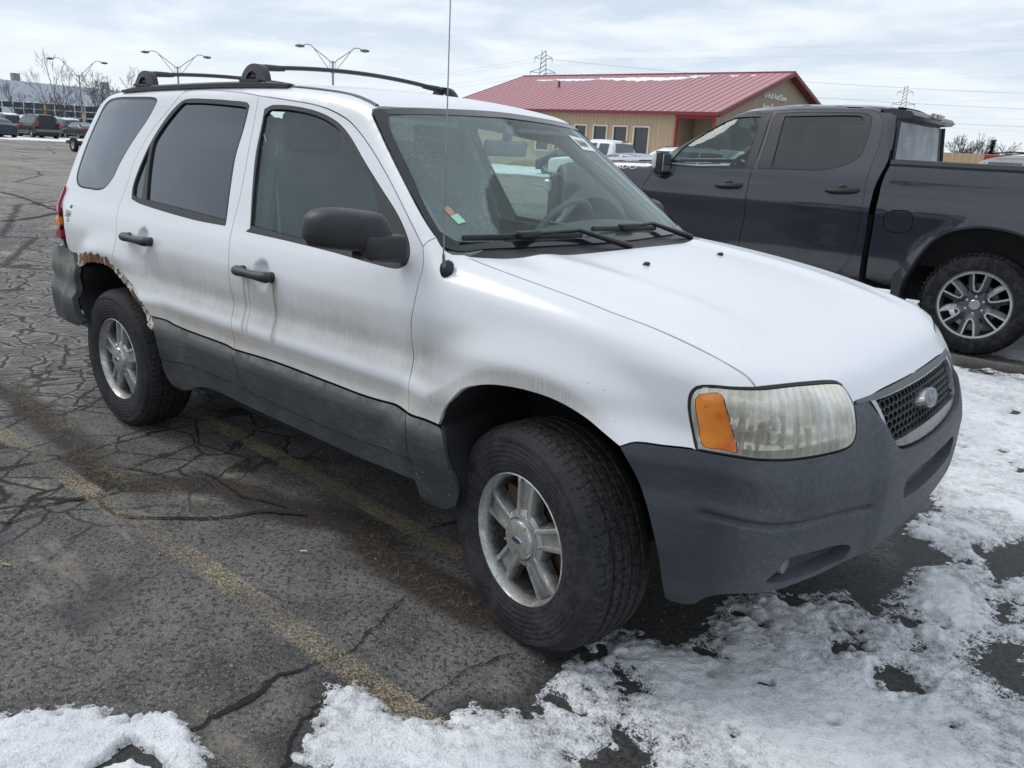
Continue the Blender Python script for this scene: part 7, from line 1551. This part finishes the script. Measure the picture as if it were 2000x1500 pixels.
def fir():
    T0=thing('fir_tree','dark green fir tree above the tan wall','tree',(-15.4,83.6,0)); rng=np.random.RandomState(7); b=MB(); b.tube([(0,0,0),(0,0,4.3)],[.15,.03],6); b.build('trunk',MATS['bark_b'],T0)
    b=MB()
    for i in range(700):
        z=rng.uniform(.6,4.3); r=(4.5-z)*.30*(.55+.45*rng.rand())*(1 if int(z*2.2)%2 else .78); a=rng.rand()*6.28; p=Vector((math.cos(a)*r,math.sin(a)*r,z-r*.25)); d=Vector((math.cos(a),math.sin(a),-.2))*.35; s_=Vector((-math.sin(a),math.cos(a),0))*.10
        b.add([p-d-s_,p-d+s_,p+d],[(0,1,2)])
    b.build('crown',flat('fir_green',(.022,.040,.028),.8,.4,sc=2),T0,fix=False)
fir()
# ---------------- lattice towers and power lines
def tower(loc,H,rz,lab,W=7,arms=((.62,.17),(.78,.13),(.92,.09))):
    T0=thing('power_pylon',lab,'pylon',loc,rz,'lattice pylons'); ST=flat('pylon_steel',(.26,.28,.31),.6,.3); b=MB(); r=.16
    def w_(z): t=z/H; return W/2*(1-t)**1.3+.9*(1 if t<1 else 1)
    zs=np.concatenate([np.linspace(0,H*.55,6),np.linspace(H*.60,H,10)])
    for sx in (-1,1):
        for sy in (-1,1): b.tube([(sx*w_(z),sy*w_(z),z) for z in zs],r,4)
    for i in range(len(zs)-1):
        a,c=w_(zs[i]),w_(zs[i+1])
        for s_ in (-1,1):
            b.tube([(-a,s_*a,zs[i]),(c,s_*c,zs[i+1])],r*.6,4); b.tube([(a,s_*a,zs[i]),(-c,s_*c,zs[i+1])],r*.6,4); b.tube([(s_*a,-a,zs[i]),(s_*c,c,zs[i+1])],r*.6,4)
    b.build('lattice_mast',ST,T0,fix=False)
    for (t,l) in arms:
        b=MB(); z=H*t; L=H*l
        for s_ in (-1,1):
            b.tube([(0,s_*w_(z),z-.1),(0,s_*L,z+.4)],r*.8,4); b.tube([(0,s_*w_(z+1.6),z+1.8),(0,s_*L,z+.4)],r*.8,4); b.tube([(0,s_*L,z+.4),(0,s_*L,z-1.8)],r*.7,4)
        b.build('cross_arm',ST,T0,fix=False)
    return T0
tower((-250,308.8,0),44.6,R_(-51),'lattice power pylon rising behind the red roof',W=8)
tower((-166,573.5,0),51.6,R_(-74),'distant lattice power pylon above the pickup roof spoiler',W=8)
def wires():
    m=flat('wire_grey',(.42,.45,.50),.6)
    def wire(a,b_,sag,r=.05):
        P=[Vector(a).lerp(Vector(b_),t)-Vector((0,0,4*sag*t*(1-t))) for t in np.linspace(0,1,25)]; mb=MB(); mb.tube(P,r,4,cap=False); return mb
    k=0
    for (da,z0) in ((-6,27.5),(6,27.5),(-5,34.8),(5,34.8),(-3.5,41.0),(3.5,41.0)):
        A=(-250+da*.6,308.8+da*.76,z0); B_=(-1269+da*.6,586+da*.76,z0-2); mb=wire(A,B_,12,.03)
        o=mb.build('power_line',m,smooth=False,fix=False); tag(o,'thin power line from the pylon down to the left over the suv roof','power line',group='power lines left of the pylon')
        Cc=(160+da*.6,560+da*.8,z0+6); mb=wire(A,Cc,9,.030); o=mb.build('power_line',m,fix=False); tag(o,'thin power line running right from the pylon across the sky','power line',group='power lines right of the pylon')
    for i,(za,zb_) in enumerate(((20.5,24),(22.0,26.0),(17.0,19.0),(15.2,16.6),(13.6,15.2),(12.5,10.0),(10.8,8.0))):
        mb=wire((-120,150,za),(90,170,zb_),1.2,.009); o=mb.build('power_line',m,fix=False); tag(o,'thin power line in the sky above the dark pickup bed','power line',group='power lines above the dark pickup')
wires()
